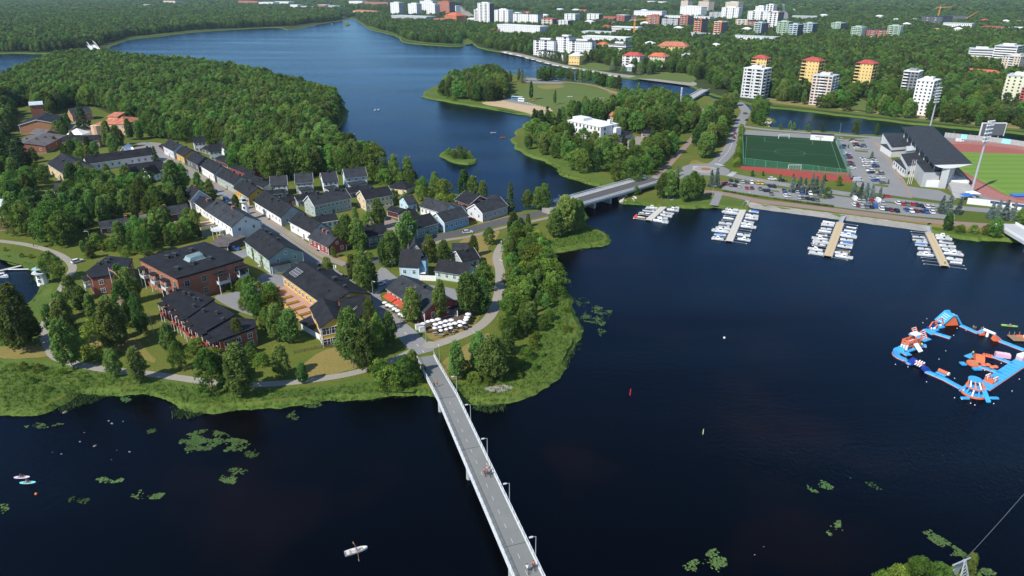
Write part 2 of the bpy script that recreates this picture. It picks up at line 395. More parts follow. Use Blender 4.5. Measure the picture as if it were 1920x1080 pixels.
LANDS={}; RINGS={}
def land(name,px,m,jitter=0.8,n=6,world_pts=None,out=3.0):
    P=[G(p.x,p.y)for p in crom([(a,b,0)for a,b in px],n,True)]
    if world_pts:P=[Vector((x,y,LZ))for x,y in world_pts]
    P=ccw(wob(P,jitter)if jitter else P); k=len(P)
    O=[p.copy()for p in P]; isl=out==3.2
    for i,p in enumerate(P):
        d=O[(i+3)%k]-O[i-3]; nn=Vector((d.y,-d.x,0)); nn=nn.normalized()if nn.length else nn; f=.9 if isl else jitter*1.6
        p+=nn*(-.7 if isl and-140<p.x and p.y<240 else 0)+nn*f*(math.sin(p.x*.31+p.y*.17)*.5+math.sin(p.x*.11-p.y*.23)*.6+math.sin(p.x*.7+p.y*.9)*.2)
    Q=[]
    for i,p in enumerate(P):
        d=P[(i+3)%k]-P[i-3]; nn=Vector((d.y,-d.x,0)); nn=nn.normalized()if nn.length else nn
        Q.append(Vector((p.x+nn.x*out,p.y+nn.y*out,-1.0)))
    mb=MB(); tr=tessellate_polygon([[Vector((p.x,p.y,0))for p in P]]); fs=[]
    for t in tr:
        a,b,c=[P[i]for i in t]; fs.append(tuple(t)if(b-a).cross(c-a).z>0 else tuple(t[::-1]))
    mb.add(P,fs); mb.add(P+Q,[(k+i,k+(i+1)%k,(i+1)%k,i)for i in range(k)],1); RINGS[name]=(P,Q)
    LANDS[name]=[(p.x,p.y)for p in P]
    return mb.build(name,[m,LUSH],kind='structure')

SH_A=[(-260,790),(-60,775),(0,767),(60,768),(105,750),(150,728),(205,730),(262,727),(300,738),(345,756),(390,761),(450,757),(520,751),(600,743),(690,738),(780,733),
        (812,732),(850,741),(890,748),(950,741),(1010,722),(1042,695),(1064,665),(1080,625),(1078,592),(1070,562),(1055,537),(1040,517),(1020,497),(1016,480),(1040,468),(1080,461),
        (1128,454),(1138,446),(1126,433),(1105,423),(1092,410),(1090,395),(1078,374),(1040,384),(1000,392),(960,396),(925,384),(880,370),(830,355),(790,345),(740,332),(700,316),
        (655,296),(632,272),(622,250),(640,228),(648,205),(622,190),(560,172),(500,155),(440,138),(360,126),(260,119),(190,108),(110,113),(55,135),(0,165),(-140,190),(-420,260)]
BAY=[(-260,470),(-60,468),(0,474),(40,490),(72,512),(78,540),(62,566),(30,592),(0,606),(-80,640),(-260,660)]
shoreA=SH_A+[(-420,460),(-60,468),(0,474),(40,490),(72,512),(78,540),(62,566),(30,592),(0,606),(-80,628),(-400,660)]
land('island_ground',shoreA,GRASS,.3,9,out=3.2)
land('left_far_bank',[(-1400,128),(-200,105),(0,99),(55,99),(95,100),(125,96),(180,96),(208,84),(238,74),(300,67),(350,61),(400,57),(450,54),(520,51),(545,55),(600,44),(640,38),(652,35),
      (655,31),(620,27),(560,8),(300,-6),(-1500,-6)],WOODFLOOR,1.5,out=6)
land('right_far_bank',[(655,33),(668,36),(682,46),(700,56),(742,66),(760,78),(800,83),(862,86),(882,79),(905,90),(945,98),(990,108),(1040,121),(1100,132),(1160,143),(1215,149),(1290,158),(1330,174),
      (1380,186),(1445,199),(1520,207),(1620,219),(1700,228),(1800,238),(1930,250),(2300,285),(3600,300),(3600,-5),(660,-6),(640,24)],WOODFLOOR,1.0,out=5)
land('park_island',[(795,179),(806,166),(835,153),(862,138),(900,128),(945,134),(990,144),(1060,150),(1120,156),(1170,168),(1220,178),(1285,188),(1320,180),(1345,186),(1390,202),(1430,215),(1448,222),
      (1440,236),(1470,241),(1560,247),(1650,254),(1760,262),(1930,274),(2300,300),(3300,330),(3300,520),(2300,480),(2000,452),(1920,448),(1850,444),(1790,440),(1744,431),(1742,424.6),(1650,411.6),(1560,400.6),(1480,390.6),
      (1402,380),(1398,388),(1330,385),(1290,385),(1250,384),(1200,378),(1165,377),(1165,362),(1130,345),(1085,334),(1058,325),(1045,308),(1000,290),(970,274),(966,255),(985,232),(1012,220),(985,213),(930,204),(880,195),(830,187)],GRASS)
land('small_islet',[(827,289),(840,281),(862,280),(880,288),(891,299),(878,305),(850,301)],LUSH,0.4,out=1.5)
land('river_skerry',[(644,44),(650,42),(656,45),(650,48)],LUSH,0.5,3,out=2)
land('near_shore',[(1600,1110),(1640,1078),(1700,1062),(1770,1058),(1826,1066),(1846,1088),(1880,1150),(1880,1400),(1560,1400),(1560,1200)],LUSH,0.3,out=2)

# lush sedge fringe along the shores
sheet('shore_sedge',[(-200,770),(0,764),(60,765),(105,747),(150,725),(205,727),(262,724),(300,735),(345,753),(390,758),(450,754),(520,748),(600,740),(690,735),(785,730),(785,690),(740,700),(680,712),(600,722),(540,728),
      (460,730),(380,726),(300,708),(240,700),(170,690),(110,680),(60,672),(0,672),(-200,670)],LUSH,0.012,jitter=0.5)
sheet('shore_sedge',[(818,716),(850,737),(890,745),(950,738),(1008,719),(1039,693),(1061,663),(1076,624),(1074,594),(1066,565),(1050,545),(1035,560),(1030,590),(1012,615),(1000,640),(985,668),(955,690),(935,712),(880,716)],LUSH,0.012,jitter=0.5)
sheet('shore_sedge',[(1022,478),(1042,465),(1080,458),(1124,452),(1134,446),(1122,435),(1100,426),(1075,430),(1040,445),(1015,460)],LUSH,0.012,jitter=0.3)
sheet('shore_sedge',[(800,178),(812,166),(838,155),(862,160),(840,175),(880,188),(930,201),(985,211),(960,210),(880,193),(832,185)],LUSH,0.012,smooth=3,jitter=0.5)
sheet('shore_sedge',[(978,277),(1002,290),(1047,307),(1060,323),(1090,332),(1130,341),(1160,357),(1160,345),(1125,328),(1100,318),(1060,300),(1020,282),(995,272)],LUSH,0.012,smooth=3,jitter=0.3)
sheet('shore_sedge',[(1250,381),(1290,382),(1328,382),(1340,372),(1300,366),(1250,370)],LUSH,0.012,smooth=3)
sheet('shore_sedge',[(1350,383),(1395,386),(1398,376),(1375,371),(1350,374)],LUSH,0.012,smooth=3)
sheet('shore_sedge',[(1450,197),(1520,204),(1620,216),(1700,225),(1800,235),(1930,247),(2100,262),(2100,256),(1930,241),(1800,229),(1700,219),(1620,210),(1520,198),(1460,192)],LUSH,0.012,smooth=2)
sheet('shore_sedge',[(215,80),(240,72),(300,65),(350,59),(395,55),(392,53.5),(345,56),(300,61),(240,68)],LUSH,0.03,smooth=2)
sheet('shore_sedge',[(690,52),(742,64),(760,76),(800,81),(860,84),(860,81),(800,78),(765,73),(748,62),(700,50)],LUSH,0.03,smooth=2)
sheet('shore_sedge',[(0,486),(38,496),(68,516),(74,540),(60,562),(30,588),(60,600),(88,575),(100,545),(95,510),(60,485),(0,470)],LUSH,0.012,smooth=2)
# woodland floor and dry grass
sheet('woodland_floor',[(0,170),(60,140),(110,118),(190,113),(260,124),(360,131),(440,143),(560,178),(620,194),(640,205),(634,226),(616,250),(626,274),(650,300),(700,322),(720,330),(640,326),(560,333),(510,336),(440,315),(410,290),(380,262),(310,257),(250,236),(180,202),(120,196),(60,192),(0,205)],WOODFLOOR,0.012)
for q in[[(560,700),(590,665),(640,650),(680,655),(700,680),(660,692),(600,706)],[(795,620),(850,615),(890,600),(905,580),(890,610),(860,632),(820,640)],[(0,650),(60,648),(95,655),(90,668),(40,672),(0,670)],
          [(820,690),(870,650),(915,625),(920,650),(890,690),(850,712)],[(640,518),(662,545),(700,580),(715,600),(700,560),(670,535)],[(860,455),(900,440),(935,432),(930,450),(915,465),(930,480),(925,500),(890,480)],
          [(470,400),(530,432),(545,445),(600,475),(650,482),(640,495),(590,482),(520,440)],[(840,390),(900,400),(960,405),(940,412),(870,425),(800,440),(840,430),(900,416)],
          [(1140,170),(1200,180),(1250,190),(1220,195),(1160,182)],[(1300,300),(1330,305),(1350,280),(1360,270),(1350,300),(1330,312),(1290,318)],[(1405,378),(1448,384),(1452,380),(1420,374)],[(1545,394),(1580,400),(1640,408),(1738,421),(1736,416),(1650,404),(1580,394)],
          [(1745,425),(1840,434),(1890,436),(1880,424),(1800,418),(1750,416)],[(150,640),(230,660),(290,680),(260,640),(200,620)],[(1450,193),(1600,209),(1800,231),(1930,243),(1930,235),(1800,222),(1600,201),(1460,186)]]:
    sheet('dry_grass',q,DRY,0.022,smooth=4,jitter=0.3)

# streets, paths, yards
ribbon('main_street',[(262,268),(296,280),(330,315),(375,335),(425,368),(462,398),(505,432),(550,465),(600,499),(640,527),(672,552),(705,578),(738,606),(768,632),(796,662)],6.5,ASPH,0.03)
ribbon('main_street_pavement',[(300,275),(345,312),(385,335),(440,366),(478,396),(540,437),(600,476),(648,497)],3.2,PAVE,0.02,h=0.1)
ribbon('bridge_street',[(648,503),(690,493),(725,482),(770,462),(805,448),(870,435),(940,416),(1000,403),(1045,393),(1085,382)],7.0,DARKASPH,0.036)
ribbon('bridge_street_pavement',[(725,495),(780,470),(830,452),(880,444),(940,428),(1000,415),(1050,403),(1088,391)],2.6,PAVE,0.02,h=0.1)
ribbon('shore_path',[(800,652),(835,640),(870,627),(900,611),(922,588),(935,553),(938,512),(932,482),(942,458),(962,440),(985,425)],3.6,GRAVEL,0.026)
ribbon('south_path',[(785,652),(740,674),(690,692),(640,704),(580,713),(520,719),(450,722),(400,718),(340,709),(270,700),(180,690),(110,672),(92,650),(82,622),(92,590),(106,560),(124,525),(136,500),(112,478),(60,461),(0,452),(-60,448)],2.8,GRAVEL,0.026)
ribbon('harbour_road',[(1215,349),(1250,338),(1285,326),(1318,319),(1360,326),(1400,334),(1470,346),(1550,358),(1640,371),(1720,381),(1810,391),(1930,401),(2200,425)],8.0,ASPH,0.034)
ribbon('stadium_road',[(1322,318),(1348,303),(1366,283),(1376,260),(1384,240),(1392,222),(1398,208),(1385,192)],8.0,ASPH,0.04)
ribbon('canal_promenade',[(1388,236),(1440,243),(1520,249),(1620,256),(1700,262)],6.0,ASPH,0.03)
ribbon('park_path',[(1300,258),(1318,232),(1322,210),(1300,196),(1285,187)],4.0,REDPAVE,0.03)
ribbon('park_path',[(985,151),(1060,154),(1110,160),(1150,172),(1195,184),(1240,188),(1290,190)],4.0,PAVE,0.03)
ribbon('river_path',[(1225,335),(1245,318),(1262,300),(1280,280),(1300,258)],4.0,REDPAVE,0.03)
ribbon('quay_promenade',[(1300,360),(1350,362),(1420,376),(1500,386),(1600,398),(1700,410),(1780,418),(1880,425),(1960,432)],6.5,REDPAVE,0.036)
ribbon('canal_bank_path',[(1430,183),(1520,196),(1640,211),(1760,225),(1940,243)],3.5,PAVE,0.03)
sheet('slipway',[(1330,384),(1346,386),(1356,362),(1342,360)],ASPH,0.05,smooth=0)
sheet('courtyard',[(425,550),(403,558),(440,580),(478,592),(470,572),(466,556),(480,545),(503,550),(527,541),(533,520),(500,512),(485,520),(466,540)],ASPH,0.028)
sheet('courtyard',[(425,478),(460,466),(470,478),(440,490)],ASPH,0.028,smooth=0)
sheet('restaurant_yard',[(708,508),(722,502),(752,526),(800,534),(853,542),(856,575),(842,585),(806,560),(770,540),(735,535),(712,550),(722,585),(700,570),(690,545)],ASPH,0.028,smooth=2)
sheet('village_yard',[(225,300),(262,270),(300,268),(315,280),(302,300),(280,320),(250,318)],PAVE,0.02,smooth=2)
sheet('village_yard',[(125,243),(140,228),(160,225),(180,240),(182,255),(150,262)],PAVE,0.02,smooth=2)
sheet('village_yard',[(72,375),(100,360),(128,372),(118,400),(90,395)],PAVE,0.02,smooth=2)
sheet('village_yard',[(700,400),(735,410),(760,425),(750,450),(720,455),(690,440),(690,420)],PAVE,0.018,smooth=2)
sheet('junction_island',[(792,648),(802,640),(826,642),(832,647),(815,652),(800,653)],GRAVEL,0.05,smooth=3)
sheet('harbour_car_park',[(1350,340),(1400,342),(1480,356),(1560,366),(1640,377),(1720,388),(1790,395),(1790,412),(1700,404),(1600,392),(1500,378),(1420,367),(1355,356)],ASPH,0.02,smooth=0)
sheet('stadium_car_park',[(1565,262),(1650,258),(1665,300),(1690,340),(1712,372),(1620,358),(1592,335)],ASPH,0.022,smooth=0)
for q in([(1603,281),(1627,283),(1628,286),(1604,284)],[(1623,315),(1650,318),(1651,321),(1624,318)],[(1636,344),(1665,347),(1666,351),(1637,348)],[(1590,262),(1620,263),(1621,265),(1591,264)],[(1612,295),(1634,297),(1635,300),(1613,298)],[(1420,352),(1460,358),(1462,361),(1421,355)],[(1525,366),(1548,370),(1550,374),(1524,370)]):sheet('car_park_verge',q,GRASS,.05,smooth=0)
sheet('point_gravel',[(908,727),(935,722),(960,724),(950,733),(920,735)],GRAVEL,.03,smooth=3,jitter=.3)
sheet('stadium_forecourt',[(1640,263),(1660,280),(1700,345),(1712,368),(1706,370),(1690,345),(1655,290),(1632,262)],PAVE,0.03,smooth=0)
sheet('stadium_forecourt',[(1698,348),(1722,352),(1762,357),(1795,373),(1780,379),(1712,370)],ASPH,0.028,smooth=0)
sheet('depot_yard',[(1150,262),(1190,255),(1225,262),(1235,275),(1215,283),(1180,280),(1150,275)],PAVE,0.02,smooth=2)
sheet('beach',[(905,192),(945,187),(970,190),(1000,197),(1035,206),(1028,214),(1005,217),(985,211),(945,202),(915,197)],SAND,0.02,smooth=4)
sheet('beach_yard',[(940,187),(965,182),(985,190),(1005,198),(975,195)],ASPH,0.03,smooth=2)
sheet('park_field',[(965,170),(1000,158),(1060,157),(1110,164),(1155,176),(1210,190),(1190,205),(1140,210),(1090,212),(1040,205),(1000,195),(980,186)],LAWN,0.012)
sheet('park_field',[(1190,192),(1290,196),(1285,205),(1220,205)],LAWN,0.012,smooth=2)
sheet('dry_patch',[(1010,160),(1050,159),(1058,163),(1030,167),(1012,165)],DRY,0.03)
sheet('park_forecourt',[(985,146),(1030,148),(1060,153),(1050,157),(1000,156),(982,152)],ASPH,0.03,smooth=2)
sheet('flag_garden_path',[(222,556),(232,560),(222,580),(200,600),(165,612),(155,606),(190,592),(212,575)],PINKPAVE,0.03,smooth=2)
sheet('flag_garden_path',[(160,618),(190,605),(196,612),(168,628)],PINKPAVE,0.034,smooth=0)
# the stone quay along the harbour: a sloping face from promenade to water
qt=crom([G(*p,1.23)for p in[(1402,379),(1480,390),(1560,400),(1650,411),(1742,424)]],8)
qb=crom([G(*p,-0.3)for p in[(1400,391),(1480,402),(1560,412.5),(1650,425),(1744,437.5)]],8)
mb=MB(); k=len(qt)
for j in range(4):
    for i in range(k):mb.v.append(tuple(qt[i].lerp(qb[i],(j+0.0)/3)+Vector((0,0,R.uniform(-.12,.12)+(0.12 if j<3 else 0)))))
for j in range(3):
    for i in range(k-1):mb.f.append((j*k+i,(j+1)*k+i,(j+1)*k+i+1,j*k+i+1)); mb.m.append(0)
mb.build('stone_quay',RIPRAP,kind='structure',label='sloping grey stone quay below the harbour promenade')
# painted lines on the roads
def dashes(name,px,w,ln,gap,dz):
    P=crom([G(*p)for p in px],24); mb=MB(); acc=0; on=True; seg=[]; s0=P[0]
    tot=0
    for a,b in zip(P,P[1:]):
        d=b-a; L=d.length
        if L<1e-5:continue
        u=d/L; nn=Vector((-u.y,u.x,0))*(w/2); t=0.0
        ph=tot%(ln+gap)
        if ph<ln:mb.add([(q.x,q.y,LZ+dz)for q in(a-nn,b-nn,b+nn,a+nn)],[(0,1,2,3)])
        tot+=L
    return mb.build(name,LINE,kind='structure')
dashes('centre_line',[(640,527),(672,552),(705,578),(738,606),(768,632),(796,662)],0.14,1.5,3.0,0.045)
dashes('centre_line',[(1348,303),(1366,283),(1376,260),(1384,240)],0.2,8,1.0,0.055)
dashes('centre_line',[(1400,334),(1470,346),(1550,358),(1640,371),(1720,381),(1810,391)],0.16,3,3.0,0.05)
def zebra(c0,c1,w,n,dz=0.055):
    a,b=G(*c0),G(*c1); d=b-a; u=d.normalized(); nn=Vector((-u.y,u.x,0))*(w/2); mb=MB(); st=d.length/n
    for i in range(n):
        p=a+u*(i*st); q=p+u*st*.5; mb.add([(r.x,r.y,LZ+dz)for r in(p-nn,q-nn,q+nn,p+nn)],[(0,1,2,3)])
    mb.build('zebra_crossing',LINE,kind='structure')
zebra((598,503),(632,500),3.5,9); zebra((1342,307),(1357,311),3.0,8); zebra((1368,330),(1378,322),3.0,7); zebra((1303,312),(1310,320),3,6)
# roundabout
c=G(1323,318); rb=thing('roundabout','round cobbled traffic island with a flower bed in its middle','traffic island',c)
def disc(r,n=28,w=1.0):return[(r*math.cos(2*PI*i/n),r*w*math.sin(2*PI*i/n))for i in range(n)]
MB().prism(disc(13.5,36),-1,0.046).build('road_ring',ASPH,rb)
MB().prism(disc(7.5),0,0.17).build('kerb_ring',CONC,rb); MB().prism(disc(6.2),0,0.25).build('cobble_apron',GRAVEL,rb); MB().prism(disc(2.6,14),0.1,0.5).build('flower_bed',ground_mat('flowers',[(0.2,.09,.05),(.35,.12,.07),(.1,.12,.03),(.4,.2,.15)],(0.3,1,3)),rb)
FOOT.append([(c.x+15*math.cos(a*.5),c.y+15*math.sin(a*.5))for a in range(13)])
# ------------------------------------------------------------------ buildings
WINCACHE={}
def win_mesh(w,h,fr,frm):
    k=(round(w,2),round(h,2),frm.name)
    if k not in WINCACHE:
        p=MB().box(-w/2,-0.03,-h/2,w/2,0.02,h/2).mesh('window_pane',GLASS)
        f=MB(); t=0.13
        f.box(-w/2-t,-0.07,-h/2-t,-w/2,0.02,h/2+t); f.box(w/2,-0.07,-h/2-t,w/2+t,0.02,h/2+t)
        f.box(-w/2,-0.07,h/2,w/2,0.02,h/2+t); f.box(-w/2,-0.09,-h/2-t,w/2,0.02,-h/2)
        f.box(-0.04,-0.05,-h/2,0.04,-0.031,h/2); f.box(-w/2,-0.05,h*.12,-0.04,-0.031,h*.12+.07); f.box(0.04,-0.05,h*.12,w/2,-0.031,h*.12+.07)
        WINCACHE[k]=(p,f.mesh('window_frame',frm))
    return WINCACHE[k]
def window(par,x,y,z,w,h,rz=0.0,frm=None): # on a wall whose outward normal is local -Y turned by rz
    p,f=win_mesh(w,h,0.1,frm or WHITE)
    o=obj('window',p,par,(x,y,z),rz); obj('window_frame',f,o)
    return o
def frame_of(p0,p1):
    d=p1-p0; d.z=0
    return d.length,math.atan2(d.y,d.x)
CHIM={}
def chimney(par,x,y,z,s=0.5,h=1.2,m=None,nm='chimney'):
    m=m or DARKM; k=(nm,s,h,m.name)
    if k not in CHIM:
        b=MB(); b.box(-s,-s,-1.0,s,s,h); b.box(-s*1.2,-s*1.2,h,s*1.2,s*1.2,h+.15); CHIM[k]=b.mesh(nm,m)
    return obj(nm,CHIM[k],par,(x,y,z))
def house(name,label,p0,p1,w,hw,hr,wall,roof=None,zq=0.0,nwin=4,floors=1,gw=2,chim=((.3,.5),),cross=False,group=None,frm=None,door=True,win=(1.0,1.4),
          trim=None,over=0.45,cat='house',clear=0.0,gable=None,back=False,hip=False,foot=True,mono=False,dz=0.0):
    """p0 -> p1: photo points (at height zq above the ground) along the wall that faces us; the body goes w metres back from it."""
    A,B=G(*p0,LZ+zq),G(*p1,LZ+zq); A.z=B.z=LZ
    L,a=frame_of(A,B); t=thing(name,label,cat,(A.x,A.y,LZ+dz),a,group)
    roof=roof or ROOFB; gable=gable or wall
    M=Matrix.Translation((A.x,A.y,0))@Matrix.Rotation(a,4,'Z')
    if foot:footprint([M@Vector(q)for q in((0,0,0),(L,0,0),(L,w,0),(0,w,0))],1.5,clear)
    b=MB()
    if mono:
        b.hexa([(0,0,-.5),(L,0,-.5),(L,w,-.5),(0,w,-.5),(0,0,hw),(L,0,hw),(L,w,hw+hr),(0,w,hw+hr)])
        b.build('wall',[wall],t); o=over; s=hr/w; r=MB()
        r.hexa([(-o,-o,hw-o*s+.02),(L+o,-o,hw-o*s+.02),(L+o,w+o,hw+hr+o*s+.02),(-o,w+o,hw+hr+o*s+.02),
                (-o,-o,hw-o*s+.3),(L+o,-o,hw-o*s+.3),(L+o,w+o,hw+hr+o*s+.3),(-o,w+o,hw+hr+o*s+.3)])
        r.build('roof',roof,t)
        rz=lambda x,y:hw+hr*y/w+.3
    elif not cross:
        y=w/2
        b.add([(0,0,-.5),(L,0,-.5),(L,w,-.5),(0,w,-.5),(0,0,hw),(L,0,hw),(L,w,hw),(0,w,hw)],[(0,1,5,4),(2,3,7,6)],0)
        b.add([(0,0,-.5),(0,w,-.5),(0,w,hw),(0,0,hw),(0,y,hw+hr)],[(0,3,2,1),(3,4,2)]if not hip else[(0,3,2,1)],1)
        b.add([(L,0,-.5),(L,w,-.5),(L,w,hw),(L,0,hw),(L,y,hw+hr)],[(0,1,2,3),(3,2,4)]if not hip else[(0,1,2,3)],1)
        b.build('wall',[wall,gable],t)
        s=hr/y; o=over; tk=0.22; r=MB()
        e0,e1=-o,L+o; i0,i1=(e0,e1)if not hip else(min(y,L*.4),L-min(y,L*.4))
        z0=hw-o*s+.02; z1=hw+hr+.02
        for(ya,yb)in((-o,y),(w+o,y)):
            q=[(e0,ya,z0),(e1,ya,z0),(i1,yb,z1),(i0,yb,z1)]
            top=[(p[0],p[1],p[2]+tk)for p in q]
            if ya>yb:q,top=[q[1],q[0],q[3],q[2]],[top[1],top[0],top[3],top[2]]
            r.hexa(q+top)
        if hip:
            for(x,xi,sg)in((e0,i0,1),(e1,i1,-1)):
                q=[(x,-o,z0),(x,w+o,z0),(xi,y,z1)]; tp=[(p[0],p[1],p[2]+tk)for p in q]
                r.add(tp,[(0,2,1)if sg>0 else(0,1,2)])
                r.add([q[0],q[1],tp[1],tp[0]],[(0,3,2,1)if sg>0 else(0,1,2,3)])
        r.build('roof',roof,t)
        if trim and not hip:
            tr=MB()
            for x in(e0-.06,e1):
                for(ya,yb)in((-o,y),(w+o,y)):
                    tr.hexa([(x,ya,z0-.1),(x+.06,ya,z0-.1),(x+.06,yb,z1-.1),(x,yb,z1-.1),(x,ya,z0+tk+.04),(x+.06,ya,z0+tk+.04),(x+.06,yb,z1+tk+.04),(x,yb,z1+tk+.04)])
            tr.build('barge_board',trim,t)
        rz=lambda x,yy:hw+hr*(1-abs(yy-y)/y)
    else:
        x=L/2
        b.add([(0,0,-.5),(0,w,-.5),(0,w,hw),(0,0,hw)],[(0,3,2,1)],0); b.add([(L,0,-.5),(L,w,-.5),(L,w,hw),(L,0,hw)],[(0,1,2,3)],0)
        for yy,s_ in((0,1),(w,-1)):
            b.add([(0,yy,-.5),(L,yy,-.5),(L,yy,hw),(0,yy,hw),(x,yy,hw+hr)],[(0,1,2,3),(3,2,4)]if s_>0 else[(3,2,1,0),(4,2,3)],1)
        b.build('wall',[wall,gable],t)
        s=hr/x; o=over; tk=.22; r=MB(); z0=hw-o*s+.02; z1=hw+hr+.02
        for(xa,xb)in((-o,x),(L+o,x)):
            q=[(xa,w+o,z0),(xa,-o,z0),(xb,-o,z1),(xb,w+o,z1)]
            if xa>xb:q=[q[1],q[0],q[3],q[2]]
            r.hexa(q+[(p[0],p[1],p[2]+tk)for p in q])
        r.build('roof',roof,t)
        if trim:
            tr=MB()
            for(xa,xb)in((-o,x),(L+o,x)):
                y=-o-.06
                tr.hexa([(xa,y,z0-.1),(xa,y+.06,z0-.1),(xb,y+.06,z1-.1),(xb,y,z1-.1),(xa,y,z0+tk+.04),(xa,y+.06,z0+tk+.04),(xb,y+.06,z1+tk+.04),(xb,y,z1+tk+.04)])
            tr.build('barge_board',trim,t)
        rz=lambda xx,yy:hw+hr*(1-abs(xx-x)/x)
    fh=hw/floors; ww,wh=win
    di=nwin//2 if door else-1
    for fl in range(floors):
        for i in range(nwin):
            xx=L*(i+.5)/nwin; zz=fh*fl+fh*.55
            if fl==0 and i==di and nwin>1:
                dd=MB(); dd.box(-.55,-.06,0,.55,.03,2.1); o_=dd.build('door',BROWNBARK if wall is not W_RED else WHITE,t); o_.location=(xx,0,0)
                st=MB(); st.box(-.9,-1.0,-.3,.9,-.08,.12); st.build('step',CONC,t).location=(xx,0,0)
            else:window(t,xx,0,zz,ww,min(wh,fh*.6),0,frm)
    for fl in range(floors):
        for i in range(gw):
            yy=w*(i+.5)/gw
            if mono or not cross:
                window(t,L,yy,fh*fl+fh*.55,ww,min(wh,fh*.6),PI/2,frm); window(t,0,yy,fh*fl+fh*.55,ww,min(wh,fh*.6),-PI/2,frm)
            else:
                window(t,L,yy,fh*fl+fh*.55,ww,min(wh,fh*.6),PI/2,frm); window(t,0,yy,fh*fl+fh*.55,ww,min(wh,fh*.6),-PI/2,frm)
    if hr>2.4 and gw and not hip and not mono:
        if cross:window(t,L/2,0,hw+hr*.3,.9,1.0,0,frm)
        else:window(t,L,w/2,hw+hr*.3,.9,1.0,PI/2,frm); window(t,0,w/2,hw+hr*.3,.9,1.0,-PI/2,frm)
    for c in chim:chimney(t,L*c[0],w*c[1],rz(L*c[0],w*c[1]),c[2]if len(c)>2 else.45,c[3]if len(c)>3 else.9,BRICK if len(c)>4 else None)
    if not cross and not mono and not hip and L>8:
        for k in range(max(1,int(L/9))):
            u=(k+.35)/max(1,int(L/9)); chimney(t,L*u,w*.28,rz(L*u,w*.28)-.1,.22,.6,None,'roof_vent')
        g_=MB(); g_.tube((-.3,-over-.08,hw-over*s+.1),(L+.3,-over-.08,hw-over*s+.1),.07,5); g_.tube((L-.15,-.1,hw-.2),(L-.15,-.1,.1),.05,4); g_.build('gutter',METAL if wall is not W_WHITE else WHITE,t)
    if frm is not DARKM and wall is not BRICK and hw>2: # corner boards
        cb=MB()
        for(xx,yy)in((0,0),(L,0),(L,w),(0,w)):cb.box(xx-.09,yy-.09,0,xx+.09,yy+.09,hw-.3)
        cb.build('corner_board',WHITE if wall is not W_WHITE else W_LGREY,t,kind='stuff')
    pl=MB(); pl.box(-.06,-.06,-.6,L+.06,w+.06,.3); pl.build('plinth',CONC,t)
    t['_L']=L
    return t,L
def flatblock(par,px,ztop,wall,roof,z0=-.5,nm='wall',parapet=.35,inset=.3,dz=0.0,reg=True):
    """corners seen at roof height -> walls down to the ground and a roof deck inside a parapet; children of par (an Empty at the origin)."""
    P=ccw([G(x,y,LZ+ztop)for x,y in px]); pts=[(p.x,p.y)for p in P]
    if reg:footprint(pts,1.5)
    b=MB(); b.prism(pts,LZ+z0,LZ+ztop); b.build(nm,wall,par)
    cx=sum(p[0]for p in pts)/len(pts); cy=sum(p[1]for p in pts)/len(pts)
    k=1+.35/max(4,max(math.hypot(p[0]-cx,p[1]-cy)for p in pts))
    pp=[(cx+(p[0]-cx)*k,cy+(p[1]-cy)*k)for p in pts]
    MB().prism(pp,LZ+ztop+.003,LZ+ztop+parapet).build('roof',roof,par)
    return pts
def wallwin(par,pts,i,z0,z1,floors,cols,ww=1.2,wh=1.4,frm=None,single=True):
    """windows on wall i of a ccw footprint"""
    a=Vector((*pts[i],0)); b=Vector((*pts[(i+1)%len(pts)],0)); d=b-a; rz=math.atan2(d.y,d.x); fh=(z1-z0)/floors
    for f in range(floors):
        for c in range(cols):
            p=a+d*((c+.5)/cols)
            window(par,p.x,p.y,LZ+z0+fh*(f+.55),ww,wh,rz,frm)

G1='houses along the village main street'
house('row_house','grey two-storey boarded house at the far end of the main street row',(309,289),(328,299),9,5.5,3.2,W_LGREY,nwin=5,group=G1,chim=((.8,.5),))
house('shed','small red shed behind the far end of the street row',(299,281),(306,285),5,2.4,1.0,W_RED,nwin=1,gw=0,chim=(),door=False,cat='shed')
house('row_house','small ochre yellow house between grey houses far up the street',(333,299),(347,307),10,4.4,3.0,W_YEL,nwin=3,group=G1)
house('row_house','dark grey boarded house in the street row beside the small ochre house',(354,313),(373,323),10,4.6,3.4,W_DGREY,nwin=4,group=G1)
house('row_house','long white street house with black roof beside the dark grey house',(380,327),(404,342),9,5.0,3.2,W_WHITE,gable=W_LGREY,nwin=6,group=G1,chim=((.95,.5),))  # grey on the gable ends is painted shade, the house is white
house('row_house','long pale grey green street house next to the big ochre yellow house',(409,345),(440,362),9,4.8,3.2,W_GGREY,nwin=6,group=G1,chim=((.95,.5),(.6,.5)))
house('row_house','big ochre yellow street house with yellow gable facing the white long house',(442,369),(468,386),10,4.6,3.4,W_YEL,nwin=6,group=G1,frm=W_CREAM,chim=((.25,.5),(.6,.5)))
house('row_house','long white street house with grey gable and balcony nearest the lighthouse tower',(480,394),(529,425),11,4.4,4.0,W_WHITE,gable=W_GREY,nwin=8,group=G1,chim=((.4,.35),(.6,.4)))
house('row_house','low white house with black roof beside the red street cottage',(546,434),(586,456),9,4.6,3.2,W_WHITE,gable=W_LGREY,nwin=4,group=G1)  # gable colour greyed to stand in for shade on white boards
house('row_house','red street cottage with white corner boards and striped white windows',(581,460),(617,479),8,3.6,2.8,W_RED,ROOFG,nwin=5,group=G1,chim=((.35,.5,.45,1.0,1),(.55,.5,.45,1.0,1)))
h,L=house('villa','pale green and white house with black roof at the wood edge',(396,302),(418,300),10,6.0,3.0,W_LGREEN,nwin=3,floors=2,chim=())
